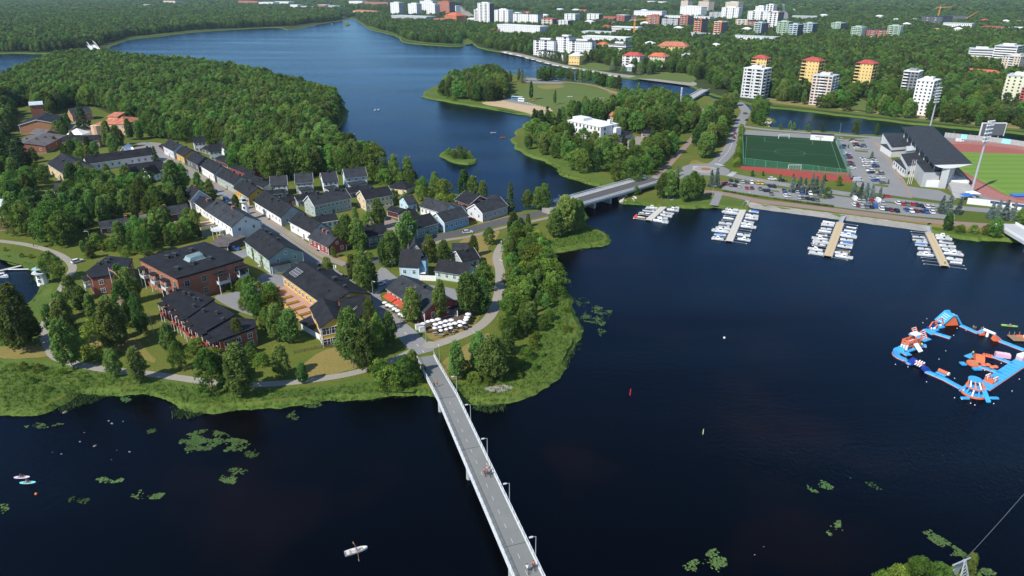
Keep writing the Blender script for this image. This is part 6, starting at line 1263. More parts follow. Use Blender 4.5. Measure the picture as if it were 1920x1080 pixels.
# ------------------------------------------------------------------ people
SKIN=mat('skin',(.5,.3,.2),.6,.08); HAIR=mat('brown_hair',(.06,.035,.02),.7,.2)
CLOTH={c:mat('cloth_'+c,v,.85,.1,3)for c,v in dict(white=(.7,.7,.68),red=(.5,.05,.05),navy=(.02,.03,.07),black=(.02,.02,.022),grey=(.25,.25,.26),yellow=(.75,.75,.05),blue=(.06,.16,.4),pink=(.6,.25,.3),beige=(.45,.36,.25),green=(.08,.25,.1)).items()}
POSES={}
def figure(pose):
    if pose in POSES:return POSES[pose]
    V={'pel':(0,0,.95),'ch':(0,0,1.32),'nk':(0,0,1.5),'hd':(0,.02,1.66),'ht':(0,.02,1.76)}
    for s,n in((-1,'l'),(1,'r')):
        V['sh'+n]=(s*.19,0,1.42); V['hp'+n]=(s*.1,0,.9); V['kn'+n]=(s*.11,.02,.5); V['an'+n]=(s*.11,0,.09); V['to'+n]=(s*.12,.17,.04)
        V['el'+n]=(s*.27,-.02,1.14); V['wr'+n]=(s*.27,.1,.9); V['ha'+n]=(s*.26,.14,.82)
    if pose=='walk':
        V['knl']=(-.11,.2,.52); V['anl']=(-.11,.32,.1); V['tol']=(-.11,.48,.08); V['knr']=(.11,0,.5); V['anr']=(.11,-.3,.13); V['tor']=(.11,-.16,.05)
        V['ell']=(-.26,-.16,1.15); V['wrl']=(-.26,-.14,.92); V['hal']=(-.25,-.08,.84); V['elr']=(.26,.1,1.15); V['wrr']=(.25,.28,1.0); V['har']=(.24,.35,.97)
    if pose in('cycle','sit','row'):
        lift={'cycle':0.0,'sit':-.72,'row':-.6}[pose]
        for k in list(V):V[k]=(V[k][0],V[k][1]+(0.18*max(0,V[k][2]-.95)*(2.2 if pose=='cycle' else.3)),V[k][2]+lift)
        if pose=='cycle':
            V['knl']=(-.11,.34,.78); V['anl']=(-.11,.22,.42); V['tol']=(-.11,.38,.36); V['knr']=(.11,.28,.6); V['anr']=(.11,.12,.18); V['tor']=(.11,.28,.14)
        else:
            for s,n in((-1,'l'),(1,'r')):z=.95+lift; V['kn'+n]=(s*.14,.42,z+.12); V['an'+n]=(s*.14,.72,z-.06); V['to'+n]=(s*.14,.86,z+.04)
        for s,n in((-1,'l'),(1,'r')):z=1.42+lift; V['el'+n]=(s*.3,.3,z-.22); V['wr'+n]=(s*.24,.52,z-.28); V['ha'+n]=(s*.23,.6,z-.28)
    E=[('pel','ch'),('ch','nk'),('nk','hd'),('hd','ht')]
    for n in 'lr':E+=[('ch','sh'+n),('sh'+n,'el'+n),('el'+n,'wr'+n),('wr'+n,'ha'+n),('pel','hp'+n),('hp'+n,'kn'+n),('kn'+n,'an'+n),('an'+n,'to'+n)]
    RD={'pel':.145,'ch':.155,'nk':.06,'hd':.105,'ht':.07,'sh':.08,'el':.05,'wr':.036,'ha':.045,'hp':.1,'kn':.068,'an':.045,'to':.045}
    ks=list(V); me=bpy.data.meshes.new('body'); me.from_pydata([V[k]for k in ks],[(ks.index(a),ks.index(b))for a,b in E],[])
    o=bpy.data.objects.new('body_tmp',me); COL.objects.link(o); md=o.modifiers.new('s','SKIN'); sv=me.skin_vertices[0].data
    for i,k in enumerate(ks):r=RD.get(k,RD.get(k[:2],.06)); sv[i].radius=(r,r)
    sv[ks.index('pel')].use_root=True; ss=o.modifiers.new('u','SUBSURF'); ss.levels=ss.render_levels=1
    dg=bpy.context.evaluated_depsgraph_get(); me2=bpy.data.meshes.new_from_object(o.evaluated_get(dg)); bpy.data.objects.remove(o); me2.name='body'
    me2.materials.clear()
    for m_ in(SKIN,CLOTH['navy'],CLOTH['white']):me2.materials.append(m_)
    pv=Vector(V['pel']); cv=Vector(V['nk']); hd=Vector(V['hd'])
    for p in me2.polygons:
        c_=p.center; near=min(V,key=lambda k:(Vector(V[k])-c_).length_squared); k=near[:2]; p.use_smooth=True
        p.material_index=2 if k in('ch','sh')else 1 if k in('pe','hp','kn')else 0
        if k=='pe' and c_.z>pv.z+.1:p.material_index=2
    hm=MB(); hm.ball(hd+Vector((0,-.025,.055)),(.115,.12,.1),10,6); hmesh=hm.mesh('hair',HAIR,True)
    fm=MB()
    for s in(-1,1):fm.ball(hd+Vector((s*.04,.1,.02)),.014,5,4)
    fm.ball(hd+Vector((0,.115,-.02)),(.014,.02,.02),5,4); fm.box(hd.x-.03,hd.y+.085,hd.z-.065,hd.x+.03,hd.y+.1,hd.z-.055)
    POSES[pose]=(me2,hmesh,fm.mesh('face',HAIR)); return POSES[pose]
def person(pose,loc,rz,lb,top='white',leg='navy',group=None):
    b,h,f=figure(pose); t=thing('person',lb,'person',loc,rz,group); o=obj('body',b,t)
    for i,c in((1,leg),(2,top)):o.material_slots[i].link='OBJECT'; o.material_slots[i].material=CLOTH[c]
    obj('hair',h,t); obj('face',f,t); return t
TYRE=mat('tyre',(.02,.02,.02),.8)
def bicycle(loc,rz,lb,m):
    t=thing('bicycle',lb,'bicycle',loc,rz)
    for y in(-.52,.55):
        w=MB(); n=16
        for k in range(n):a0,a1=2*PI*k/n,2*PI*(k+1)/n; w.tube((0,y+.33*math.cos(a0),.34+.33*math.sin(a0)),(0,y+.33*math.cos(a1),.34+.33*math.sin(a1)),.025,4,cap=False)
        for k in range(6):a0=PI*k/6; w.tube((0,y-.33*math.cos(a0),.34-.33*math.sin(a0)),(0,y+.33*math.cos(a0),.34+.33*math.sin(a0)),.006,3)
        w.build('wheel',TYRE,t)
    f=MB(); f.path([(0,-.52,.34),(0,0,.32),(0,.4,.85),(0,-.12,.8),(0,0,.32)],.022,5); f.path([(0,-.52,.34),(0,-.12,.8),(0,-.16,.92)],.02,5); f.path([(0,.55,.34),(0,.4,.85),(0,.38,1.0)],.022,5); f.build('frame',m,t)
    h=MB(); h.path([(-.28,.36,1.0),(0,.42,1.02),(.28,.36,1.0)],.018,5); h.build('handlebar',DARKM,t); MB().box(-.08,-.3,.9,.08,-.02,.96).build('saddle',DARKM,t)
def on_bridge(px,py):q=FB.inverted()@G(px,py,ZB); q.y=max(-BW+.5,min(BW-.5,q.y)); q.z=zb(q.x)+.012; return FB@q
fwd=FBA-PI/2
def rider(px,py,dr,lb,top,leg,bl,bm):p=on_bridge(px,py); bicycle(p,fwd+dr,bl,bm); person('cycle',p+Vector((0,0,.0)),fwd+dr,lb,top,leg)
rider(989,1073,PI,'cyclist in a white shirt riding on the near end of the footbridge','white','grey','bicycle under the cyclist in white on the footbridge',METAL); rider(1001,1067,PI,'cyclist in a red shirt riding beside the right railing','red','black','bicycle under the cyclist in red by the railing',DARKM)
rider(909,891,PI,'cyclist in a red shirt left in the group on the footbridge','red','navy','bicycle under the red shirted rider of the bridge group',DARKM); rider(914,887,PI,'cyclist in a pink shirt in the middle of the bridge group','pink','grey','bicycle under the pink shirted rider of the bridge group',METAL); rider(918,892,PI,'cyclist in a grey shirt nearest the railing in the bridge group','grey','navy','bicycle under the grey shirted rider of the bridge group',DARKM)
person('walk',on_bridge(914,878),fwd,'person in beige walking behind the cyclists on the footbridge','beige','white')
person('walk',on_bridge(812,722),fwd+PI,'person in dark clothes walking at the far end of the footbridge','black','navy'); person('walk',on_bridge(820,719),fwd+PI,'person in red walking at the far end of the footbridge','red','grey'); rider(795,681,0,'cyclist in black at the footbridge landing','black','black','bicycle under the cyclist in black at the landing',DARKM)
for(px,py,ps,lb,tp,lg)in[(940,458,'walk','person in white on the shore path below the round bush','white','white'),(944,456,'stand','person in grey on the shore path below the round bush','grey','white'),(664,692,'walk','person in black walking on the south path','black','navy'),(64,463,'walk','person in dark clothes walking on the left gravel path','black','black'),(934,571,'walk','person in dark clothes in the tree shade of the shore path','black','navy'),(645,521,'walk','person with white top left of the white planters','white','navy'),(636,512,'walk','person in red at the street crossing','red','black'),(1406,363,'walk','person in pink on the harbour promenade','pink','white'),(1679,321,'walk','person in black on the stadium forecourt','black','black'),(1688,335,'walk','person in navy on the stadium forecourt','navy','beige'),(1771,495,'stand','person in yellow at the end of the right jetty','yellow','navy')]:
    z=.55 if py==495 else LZ+.04; person(ps,G(px,py,z),R.uniform(0,6),lb,tp,lg)
# boats with people
p=G(668,1034,.05); t=place('row',p,.42,'white rowing boat with a rower alone on the dark water',None); t.scale=(.95,.95,.95)
del t['group']; t['label']='white rowing boat with a rower alone on the dark water'
person('row',p+Vector((.1,0,.1)),.42+PI/2,'person in blue rowing the white boat','blue','white')
for s in(-1,1):
    o=thing('oar',f'brown wooden oar on the {"far" if s > 0 else "near"} side of the rowing boat','oar',p+Vector((.2,0,.62)),.42); m=MB(); m.tube((0,s*.25,.05),(-.25,s*2.6,-.45),.035,5); m.build('shaft',HULLG,o); m=MB(); m.box(-.32,min(s*2.1,s*2.75),-.5,-.18,max(s*2.1,s*2.75),-.46); m.build('blade',HULLG,o)
for(px,py,nm,lb,rgb,plb,tp)in[(41,895,'pale_pink_board','pale pink paddle board, upper of two at the left',(.7,.55,.68),'person kneeling on the pale pink paddle board','black'),(52,905,'turquoise_board','turquoise paddle board, lower of two at the left',(.2,.65,.62),'person kneeling on the turquoise paddle board','grey')]:
    p=G(px,py,0); t=thing('paddle_board',lb,'paddle board',p,.05); m=MB(); n=14
    pts=[(1.75*math.cos(2*PI*k/n),.45*math.sin(2*PI*k/n))for k in range(n)]; m.prism(pts,-.02,.12); m.build('board',mat(nm,rgb,.4),t); MB().box(-.9,-.3,.121,.7,.3,.14).build('deck_pad',CLOTH['grey'],t)
    person('sit',p+Vector((-.2,0,-.03)),.05-PI/2,plb,tp,'black')
for k,(px,py)in enumerate(((703,207),(709,206.5))):
    t=thing('swan',f'white swan swimming on the blue river, {["left", "right"][k]} of a pair','swan',G(px,py,0),.4); m=MB(); m.ball((0,0,.25),(.75,.36,.38),10,6); m.path([(.55,0,.35),(.85,0,.7),(.75,0,1.1),(.9,0,1.3)],.09,6); m.ball((.95,0,1.32),(.17,.09,.1),8,5); m.tube((-.6,0,.35),(-1.0,0,.45),.2,6,.03); m.build('body',WHITE,t,True); MB().tube((1.08,0,1.3),(1.26,0,1.26),.05,5,.015).build('beak',MATS['buoy_orange'],t)
for k,(px,py)in enumerate(((925,249),(943,258))):
    t=thing('kayak',f'small {["white", "orange"][k]} kayak on the side channel by the islet','kayak',G(px,py,0),.2); obj('hull',hull_mesh(4.2,.8,.3,HULLW if k==0 else MATS['buoy_orange']),t); MB().box(-.5,-.25,.15,.4,.25,.32).build('cockpit',COCK,t); person('sit',Vector(t.location)+Vector((0,0,-.0)),.2-PI/2,f'person in the {["white", "orange"][k]} kayak by the islet','navy','black')
# ------------------------------------------------------------------ inflatable water park
AQB=mat('inflatable_blue',(.05,.34,.66),.4,.06); AQO=mat('inflatable_orange',(.68,.15,.06),.4,.06); AQW=mat('inflatable_white',(.75,.75,.74),.35,.04); AQD=mat('inflatable_dark_blue',(.015,.04,.26),.35,.05); AQP=mat('inflatable_pink',(.62,.34,.42),.4,.05)
def AQ(cx,cy,z=0.0):return G(1640+cx/5.143,570+cy/5.143,z)
GA='inflatable water park pieces'
def walkway(a,b,w,lb,n=None,m=None,h=.4,trim=AQO):
    w*=.8
    A,B=AQ(*a),AQ(*b); L,an=frame_of(A,B); t=thing('inflatable_walkway',lb,'inflatable',(A.x,A.y,0),an,GA); n=n or max(2,int(L/2.4)); s=L/n
    sm=MB(); c=.16
    sm.hexa([(.03,-w/2,-.1),(s-.03,-w/2,-.1),(s-.03,w/2,-.1),(.03,w/2,-.1),(.03,-w/2,h-c),(s-.03,-w/2,h-c),(s-.03,w/2,h-c),(.03,w/2,h-c)])
    sm.hexa([(.03,-w/2,h-c),(s-.03,-w/2,h-c),(s-.03,w/2,h-c),(.03,w/2,h-c),(.12,-w/2+c,h),(s-.12,-w/2+c,h),(s-.12,w/2-c,h),(.12,w/2-c,h)])
    me=sm.mesh('air_chamber',m or AQB)
    for k in range(n):obj('air_chamber',me,t,(k*s,0,0))
    for sd in(-1,1):q=MB(); q.tube((0,sd*(w/2+.02),.05),(L,sd*(w/2+.02),.05),.08,6); q.build('side_tube',trim,t)
    return t,L
# peak slide
A,B=AQ(650,212),AQ(832,205); L,an=frame_of(A,B); t=thing('inflatable_slide','tall blue peak slide with orange triangular gable, highest in the water park','inflatable',(A.x,A.y,0),an,GA); w=3.6; H=HT(AQ(765,200),570+108/5.143)
m=MB(); x1,x2=L*.42,L*.62
m.add([(0,0,.2),(0,w,.2),(x1,w,H),(x1,0,H),(x2,w,H),(x2,0,H),(L,w,.2),(L,0,.2)],[(0,1,2,3)[::-1],(3,2,4,5)[::-1],(5,4,6,7)[::-1]]); m.build('slide_face',AQB,t)
m=MB()
for y in(.02,w-.02):m.add([(.8,y,0),(x1+.1,y,H-.35),(x2-.1,y,H-.35),(L-.8,y,0)],[(0,3,2,1)])
m.build('gable',AQO,t)
for y in(0,w):q=MB(); q.path([(0,y,.3),(x1,y,H+.1),(x2,y,H+.1),(L,y,.3)],.32,8); q.build('side_tube',AQB,t)
q=MB(); q.box(x2+.3,w-.2,H-1.6,x2+2.2,w+.6,H-1.2); q.build('side_board',AQW,t)
q=MB()
for k in range(1,6):u=k/6; q.tube((x1*u,.3,.2+(H-.2)*u+.08),(x1*u,w-.3,.2+(H-.2)*u+.08),.1,5)
q.build('climbing_step',AQW,t)
walkway((830,212),(1000,286),2.0,'blue walkway running right from the peak slide')
def wedge(a,b,w,H,m,lb,top=None):
    A,B=AQ(*a),AQ(*b); L,an=frame_of(A,B); w*=.8; H*=.8; t=thing('inflatable_ramp',lb,'inflatable',(A.x,A.y,0),an,GA); q=MB(); q.hexa([(0,-w/2,-.1),(L,-w/2,-.1),(L,w/2,-.1),(0,w/2,-.1),(0,-w/2,.4),(L*.8,-w/2,H),(L*.8,w/2,H),(0,w/2,.4)]); q.build('ramp_body',m,t)
    q=MB(); q.hexa([(0,-w/2+.2,.42),(L*.8,-w/2+.2,H+.02),(L*.8,w/2-.2,H+.02),(0,w/2-.2,.42),(0,-w/2+.2,.55),(L*.8,-w/2+.2,H+.15),(L*.8,w/2-.2,H+.15),(0,w/2-.2,.55)]); q.build('ramp_mat',top or AQB,t)
    for sd in(-1,1):q=MB(); q.tube((0,sd*w/2,.3),(L*.8,sd*w/2,H),.16,6); q.build('side_tube',m,t)
wedge((1000,292),(1050,292),2.0,1.8,AQO,'orange ramp left of the white balance beam'); wedge((1215,352),(1130,345),2.2,2.2,AQO,'orange ramp with blue top right of the white balance beam')
A,B=AQ(1050,300),AQ(1140,340); L,an=frame_of(A,B); t=thing('inflatable_beam','white balance beam bridging two orange ramps','inflatable',(A.x,A.y,0),an,GA); q=MB(); q.tube((-.4,0,1.8),(L+.2,0,1.9),.42,10); q.build('beam',AQW,t)
for u in(.35,):q=MB(); q.tube((L*u,0,-.1),(L*u,0,1.5),.4,10); q.build('beam_pillar',AQW,t)
walkway((1205,360),(1445,452),2.1,'long blue walkway leaving the photo at the right of the water park')
# hexagon arches
for k,(x,y,lb)in enumerate(((555,252,'orange hexagon arch nearer the ladder tower'),(613,222,'orange hexagon arch nearer the peak slide'))):
    p=AQ(x,y); t=thing('inflatable_arch',lb,'inflatable',p,.35,GA); t.scale=(.8,.8,.85); hx=[(2.0*math.cos(PI/3*j),1.8+1.95*math.sin(PI/3*j))for j in range(-1,5)]; q=MB(); P=[(u,0,z)for u,z in hx]
    q.path(P,.24,8); q.build('arch_tube',AQO,t); q=MB(); q.box(-2.0,-1.4,-.1,2.0,1.4,.4); q.build('base_mat',AQB,t); q=MB(); q.ball((-.6,.2,.75),.5,8,5); q.ball((.7,-.2,.75),.5,8,5); q.build('bounce_cushion',AQW,t,True)
    q=MB(); q.box(-1.9,.8,.4,1.9,1.3,1.1); q.build('low_hurdle',AQD,t)
walkway((500,275),(572,265),4.4,'square blue platform below the hexagon arches',3); walkway((572,284),(732,332),2.0,'blue diving arm reaching into the water park middle')
# ladder frames and castle tower
A,B=AQ(470,350),AQ(530,330); L,an=frame_of(A,B); t=thing('inflatable_ladder','orange leaning ladder frames with white rungs beside the castle','inflatable',(A.x,A.y,0),an,GA); t.scale=(.75,.7,.75)
for j,(x0,y0)in enumerate(((0,0),(-.6,3.6))):
    q=MB()
    for sx in(0,2.4):q.tube((x0+sx,y0,.1),(x0+sx-.2,y0+2.2,3.4),.28,7)
    q.build('ladder_frame',AQO,t); q=MB()
    for k in range(5):z=.6+k*.65; y=y0+2.2*(z-.1)/3.3; q.tube((x0-.1,y,z),(x0+2.4,y,z),.17,6)
    q.build('ladder_rung',AQW,t)
MB().box(-1,-1.4,-.1,3.2,6.5,.35).build('base_mat',AQB,t)
A,B=AQ(310,452),AQ(440,410); L,an=frame_of(A,B); t=thing('inflatable_castle','orange climbing castle with white roof, tallest on the left of the water park','inflatable',(A.x,A.y,0),an,GA); t.scale=(.85,.8,.8)
MB().box(-.5,-1.2,-.1,L+1,3.4,.4).build('base_mat',AQB,t)
for x in(0,L*.5,L):
    for y in(0,2.4):q=MB(); q.tube((x,y,0),(x,y,3.6),.3,8); q.build('corner_post',AQO,t)
for z in(1.4,2.6,3.5):q=MB(); q.box(-.2,-.22,z,L+.2,.22,z+.4); q.box(-.2,2.2,z,L+.2,2.6,z+.4); q.box(-.2,.22,z,.2,2.2,z+.4); q.build('cross_tube',AQO,t)
MB().box(.1,.2,2.2,L-.1,2.2,2.5).build('upper_floor',AQW,t); MB().box(L*.52,-.1,5.2,L+.3,2.6,5.6).build('castle_roof',AQW,t)
for x in(L*.55,L):q=MB(); q.tube((x,0,3.6),(x,0,5.2),.22,7); q.tube((x,2.4,3.6),(x,2.4,5.2),.22,7); q.build('roof_post',AQO,t)
q=MB(); q.hexa([(L*.4,-3.0,.1),(L*.75,-3.0,.1),(L*.75,-.3,2.2),(L*.4,-.3,2.2),(L*.4,-3.0,.3),(L*.75,-3.0,.3),(L*.75,-.3,2.5),(L*.4,-.3,2.5)]); q.build('side_slide',AQW,t)
for k in range(3):MB().box(-.9,-.4+k,.5,-.3,.2+k,2.4-k*.2).build('white_panel',AQW,t)
walkway((445,400),(500,410),2.2,'small blue mat right of the orange castle',2)
# curved slide and lower left side
p=AQ(262,500); t=thing('inflatable_halfpipe','blue curved half pipe at the left corner of the water park','inflatable',p,-.2,GA); t.scale=(.82,.82,.82); q=MB(); n=8
for k in range(n):
    a0,a1=PI*(.5+k/n*.9),PI*(.5+(k+1)/n*.9); r0,r1=2.2,4.6
    def cv(a_,r_,z):return(r_*math.cos(a_)+1.5,r_*math.sin(a_),z)
    q.hexa([cv(a0,r0,-.1),cv(a0,r1,-.1),cv(a1,r1,-.1),cv(a1,r0,-.1),cv(a0,r0,.4),cv(a0,r1,1.4),cv(a1,r1,1.4),cv(a1,r0,.4)])
q.build('curved_wall',AQB,t); q=MB(); q.path([cv(PI*(.5+k/n*.9),4.6,.1)for k in range(n+1)],.14,6); q.build('side_tube',AQO,t)
walkway((285,470),(330,500),2.4,'blue mat joining the castle and the half pipe',2)
walkway((288,545),(352,588),2.1,'short blue walkway below the half pipe',2); wedge((335,580),(400,565),2.4,1.6,AQD,'dark blue ramp left of the rolling logs',AQD); wedge((525,640),(462,640),2.6,1.8,AQD,'dark blue ramp right of the rolling logs',AQD)
A,B=AQ(385,580),AQ(470,620); L,an=frame_of(A,B); t=thing('inflatable_rollers','orange rolling logs with white spokes between dark blue ramps','inflatable',(A.x,A.y,0),an,GA); q=MB(); q.tube((0,0,.9),(L,0,.9),.4,9); q.build('axle_tube',AQO,t)
for u in(.25,.5,.75):
    q=MB()
    for k in range(4):a_=k*PI/2+.5; q.tube((L*u,0,.9),(L*u,1.3*math.cos(a_),.9+.75*math.sin(a_)),.2,6)
    q.build('spoke',AQW,t)
walkway((495,655),(700,742),2.1,'blue walkway right of the dark blue ramps'); A,B=AQ(598,668),AQ(690,708); L,an=frame_of(A,B); t=thing('inflatable_roll','orange roll barrier with white end on the blue walkway','inflatable',(A.x,A.y,.45),an,GA); q=MB(); q.tube((0,.6,.5),(L,.6,.5),.5,10); q.build('roll',AQO,t); q=MB(); q.tube((L,.6,.5),(L+.3,.6,.5),.52,10); q.build('roll_end',AQW,t); MB().box(0,-.9,-.0,L,.1,.2).build('foot_mat',AQB,t)
walkway((690,740),(835,818),2.1,'blue walkway leading to the round tower')
# round tower
p=AQ(955,860); t=thing('inflatable_tower','round blue tower with orange and white pillars at the front of the water park','inflatable',p,0,GA); t.scale=(.64,.64,.7)
MB().prism(disc(5.0,20),-.1,.5).build('base_ring',AQO,t); MB().prism(disc(4.4,20),.501,.7).build('base_mat',AQB,t); MB().prism(disc(3.4,18),2.6,3.0).build('middle_floor',AQB,t); MB().prism([(x,y+1.6)for x,y in disc(2.5,18)],5.0,5.5).build('top_dome',AQB,t)
q=MB(); P=[(3.4*math.cos(k/18*2*PI),3.4*math.sin(k/18*2*PI),3.1)for k in range(19)]; q.path(P,.3,7); q.build('middle_ring',AQO,t)
for k in range(11):a_=2*PI*k/11; q=MB(); q.tube((4.2*math.cos(a_),4.2*math.sin(a_),.5),(3.3*math.cos(a_),3.3*math.sin(a_),2.7),.32,8); q.build('lower_pillar',AQW if k%2 else AQB,t)
for k in range(9):a_=2*PI*k/9; q=MB(); q.tube((3.0*math.cos(a_),3.0*math.sin(a_),3.0),(2.2*math.cos(a_),2.2*math.sin(a_)+1.4,5.1),.3,8); q.build('upper_pillar',AQW if k%2 else AQO,t)
q=MB(); q.hexa([(.6,-7.5,.2),(2.2,-7.5,.2),(2.2,-2.6,3.0),(.6,-2.6,3.0),(.6,-7.5,.5),(2.2,-7.5,.5),(2.2,-2.6,3.4),(.6,-2.6,3.4)]); q.build('front_slide',AQB,t)
for x in(.6,2.2):q=MB(); q.tube((x,-7.5,.5),(x,-2.6,3.5),.2,6); q.build('slide_side',AQB,t)
for s in(-1,1):q=MB(); q.box(s*6.0-1.5,-4.8,-.1,s*6.0+1.5,-3.2,.35); q.ball((s*6.0-1.3,-4,.12),(.8,.6,.25),8,4); q.ball((s*6.0+1.3,-3.6,.12),(.8,.6,.25),8,4); q.build('flipper_mat',AQB,t)
for s in(-1,1):q=MB(); q.tube((s*5.2,1.5,.2),(s*3.2,.5,3.2),.35,8); q.build('brace_tube',AQB,t)
# right side
walkway((1040,812),(1440,545),4.4,'widest blue walkway along the right side of the water park',12)
p=AQ(1112,760); t=thing('inflatable_cube','orange and white climbing cube on the wide blue walkway','inflatable',p,.5,GA); t.scale=(.75,.75,.8); MB().box(-1.5,-1.5,.46,1.5,1.5,1.0).build('cube_base',AQO,t)
for x in(-1.3,0,1.3):
    for y in(-1.3,1.3):q=MB(); q.tube((x,y,1),(x,y,2.6),.26,7); q.build('cube_post',AQW if x==0 else AQO,t)
for z in(1.5,2.5):q=MB(); q.box(-1.5,-1.5,z,1.5,-1.15,z+.3); q.box(-1.5,1.15,z,1.5,1.5,z+.3); q.build('cube_bar',AQW,t)
p=AQ(1418,540); t=thing('inflatable_block','pink and white block at the right edge of the water park','inflatable',p,.4,GA); t.scale=(.65,.65,.65); MB().box(-2.4,-1.4,.46,2.4,1.4,2.0).build('block_body',AQP,t); MB().box(-2.4,-1.4,2.0,2.4,1.4,3.0).build('block_top',AQW,t)
walkway((1232,678),(1000,602),1.9,'lower inner blue walkway of the water park'); walkway((1335,582),(1140,510),1.9,'upper inner blue walkway of the water park'); walkway((1140,512),(1040,490),2.0,'blue and orange walkway beside the orange hump',4,AQO)
p=AQ(1000,545); t=thing('inflatable_hump','orange rounded hump in the inner part of the water park','inflatable',p,1.2,GA); q=MB(); n=8; w=1.15; prof=[(-2.1+4.2*k/n,.3+1.7*math.sin(PI*k/n))for k in range(n+1)]
for(x0,z0),(x1,z1)in zip(prof,prof[1:]):q.hexa([(x0,-w,-.1),(x1,-w,-.1),(x1,w,-.1),(x0,w,-.1),(x0,-w,z0),(x1,-w,z1),(x1,w,z1),(x0,w,z0)])
q.build('hump_body',AQO,t); MB().box(-2.9,-1.6,-.1,-2.15,1.6,.35).build('foot_mat',AQB,t)
walkway((890,516),(960,490),2.2,'blue start mat with a person in yellow',3)
p=AQ(955,580); t=thing('inflatable_disc','flat orange trampoline disc beside the orange hump','inflatable',p,0,GA); MB().prism(disc(1.9,20),-.1,.45).build('disc_ring',AQO,t); MB().prism(disc(1.4,20),.451,.52).build('jump_mat',mat('jump_mat',(.5,.2,.1),.7),t); MB().box(-3.8,-.8,-.1,-2.4,.8,.35).build('foot_mat',AQB,t); MB().box(-2.0,-3.6,-.1,.2,-2.3,.35).build('side_mat',AQB,t)
p=AQ(1100,622); t=thing('inflatable_cushions','cluster of round orange cushions on the lower inner walkway','inflatable',Vector((p.x,p.y,.45)),-.5,GA)
for x,y in((-1.3,0),(-.3,.7),(.6,-.3),(1.5,.4)):q=MB(); q.ball((x,y,.35),(.75,.75,.4),9,5); q.build('cushion',AQO,t,True)
p=AQ(1225,522); t=thing('inflatable_wall','pink box barrier on the upper inner walkway','inflatable',Vector((p.x,p.y,.45)),math.atan2(-.37,.93),GA); MB().box(-1.9,-.8,0,1.9,.8,1.1).build('barrier_body',AQP,t); MB().box(-1.7,-.6,1.1,1.7,.6,1.25).build('barrier_top',mat('inflatable_pale',(.7,.5,.55),.4),t)
for i,(x,y,z,ps,lb,tp,lg)in enumerate([(940,500,.47,'stand','person in a yellow vest on the blue start mat','yellow','black'),(1010,590,.47,'sit','person sitting by the orange trampoline disc','black','navy'),(1440-995,420,.37,'stand','person in yellow beside the orange castle','yellow','navy'),(945,250,.47,'stand','person in green on the walkway right of the peak slide','green','black'),(965,262,.47,'walk','person in black on the walkway right of the peak slide','black','black'),(1020,270,.47,'stand','person in green near the white balance beam','green','navy'),(1052,278,.47,'stand','person in yellow near the white balance beam','yellow','black'),(275,560,.47,'sit','person sitting on the walkway below the half pipe','beige','navy'),(1130,745,.47,'stand','person beside the orange and white cube','black','red')]):
    q=AQ(x,y,z); person(ps,q,R.uniform(0,6),lb,tp,lg)
for i,(x,y)in enumerate(sorted([(320,608),(200,583),(500,752),(770,718),(770,905),(840,920),(925,958),(965,975),(1148,962),(1395,725),(1325,840),(1220,573),(1265,470),(620,533),(685,453),(762,303),(375,260),(465,182),(503,143),(795,235),(880,255),(1048,225),(1060,640)])):
    t=thing('marker_float',f'tiny white marker float around the water park, {ORD[i]} anticlockwise','float',AQ(x,y)); t['label']=f'tiny white marker float around the water park, {ORD[i]} from left'; t['group']='marker floats round the water park'; q=MB(); q.ball((0,0,.03),.15,6,4); q.build('float_body',AQW,t,True)
p=AQ(1300,214); t=thing('kayak','lime green kayak with paddler right of the water park','kayak',p,-.25); obj('hull',hull_mesh(4.6,.9,.3,mat('lime_hull',(.35,.55,.15),.4)),t); MB().box(-.6,-.28,.15,.4,.28,.33).build('cockpit',COCK,t); person('sit',p+Vector((0,0,0)),-.25-PI/2,'person paddling the lime green kayak','beige','black')
p=AQ(1370,338); t=thing('raft','square wooden raft with mooring posts at the right edge','raft',p,-.1); dm=MB().box(-1.9,0,.2,1.9,.38,.4).mesh('raft_board',HULLG)
for k in range(9):obj('raft_board',dm,t,(0,-1.8+k*.42,0))
for x in(-1.5,0,1.5):MB().tube((x,1.8,-.3),(x,1.8,1.6),.09,6).build('mooring_post',HULLG,t)
p=AQ(1450,335); t=thing('motorboat','orange and white rescue boat beside the wooden raft','boat',p,2.6); obj('hull',hull_mesh(5,2,.6,AQO),t); MB().box(-1.5,-.7,.5,.6,.7,.9).build('deck_box',AQW,t)

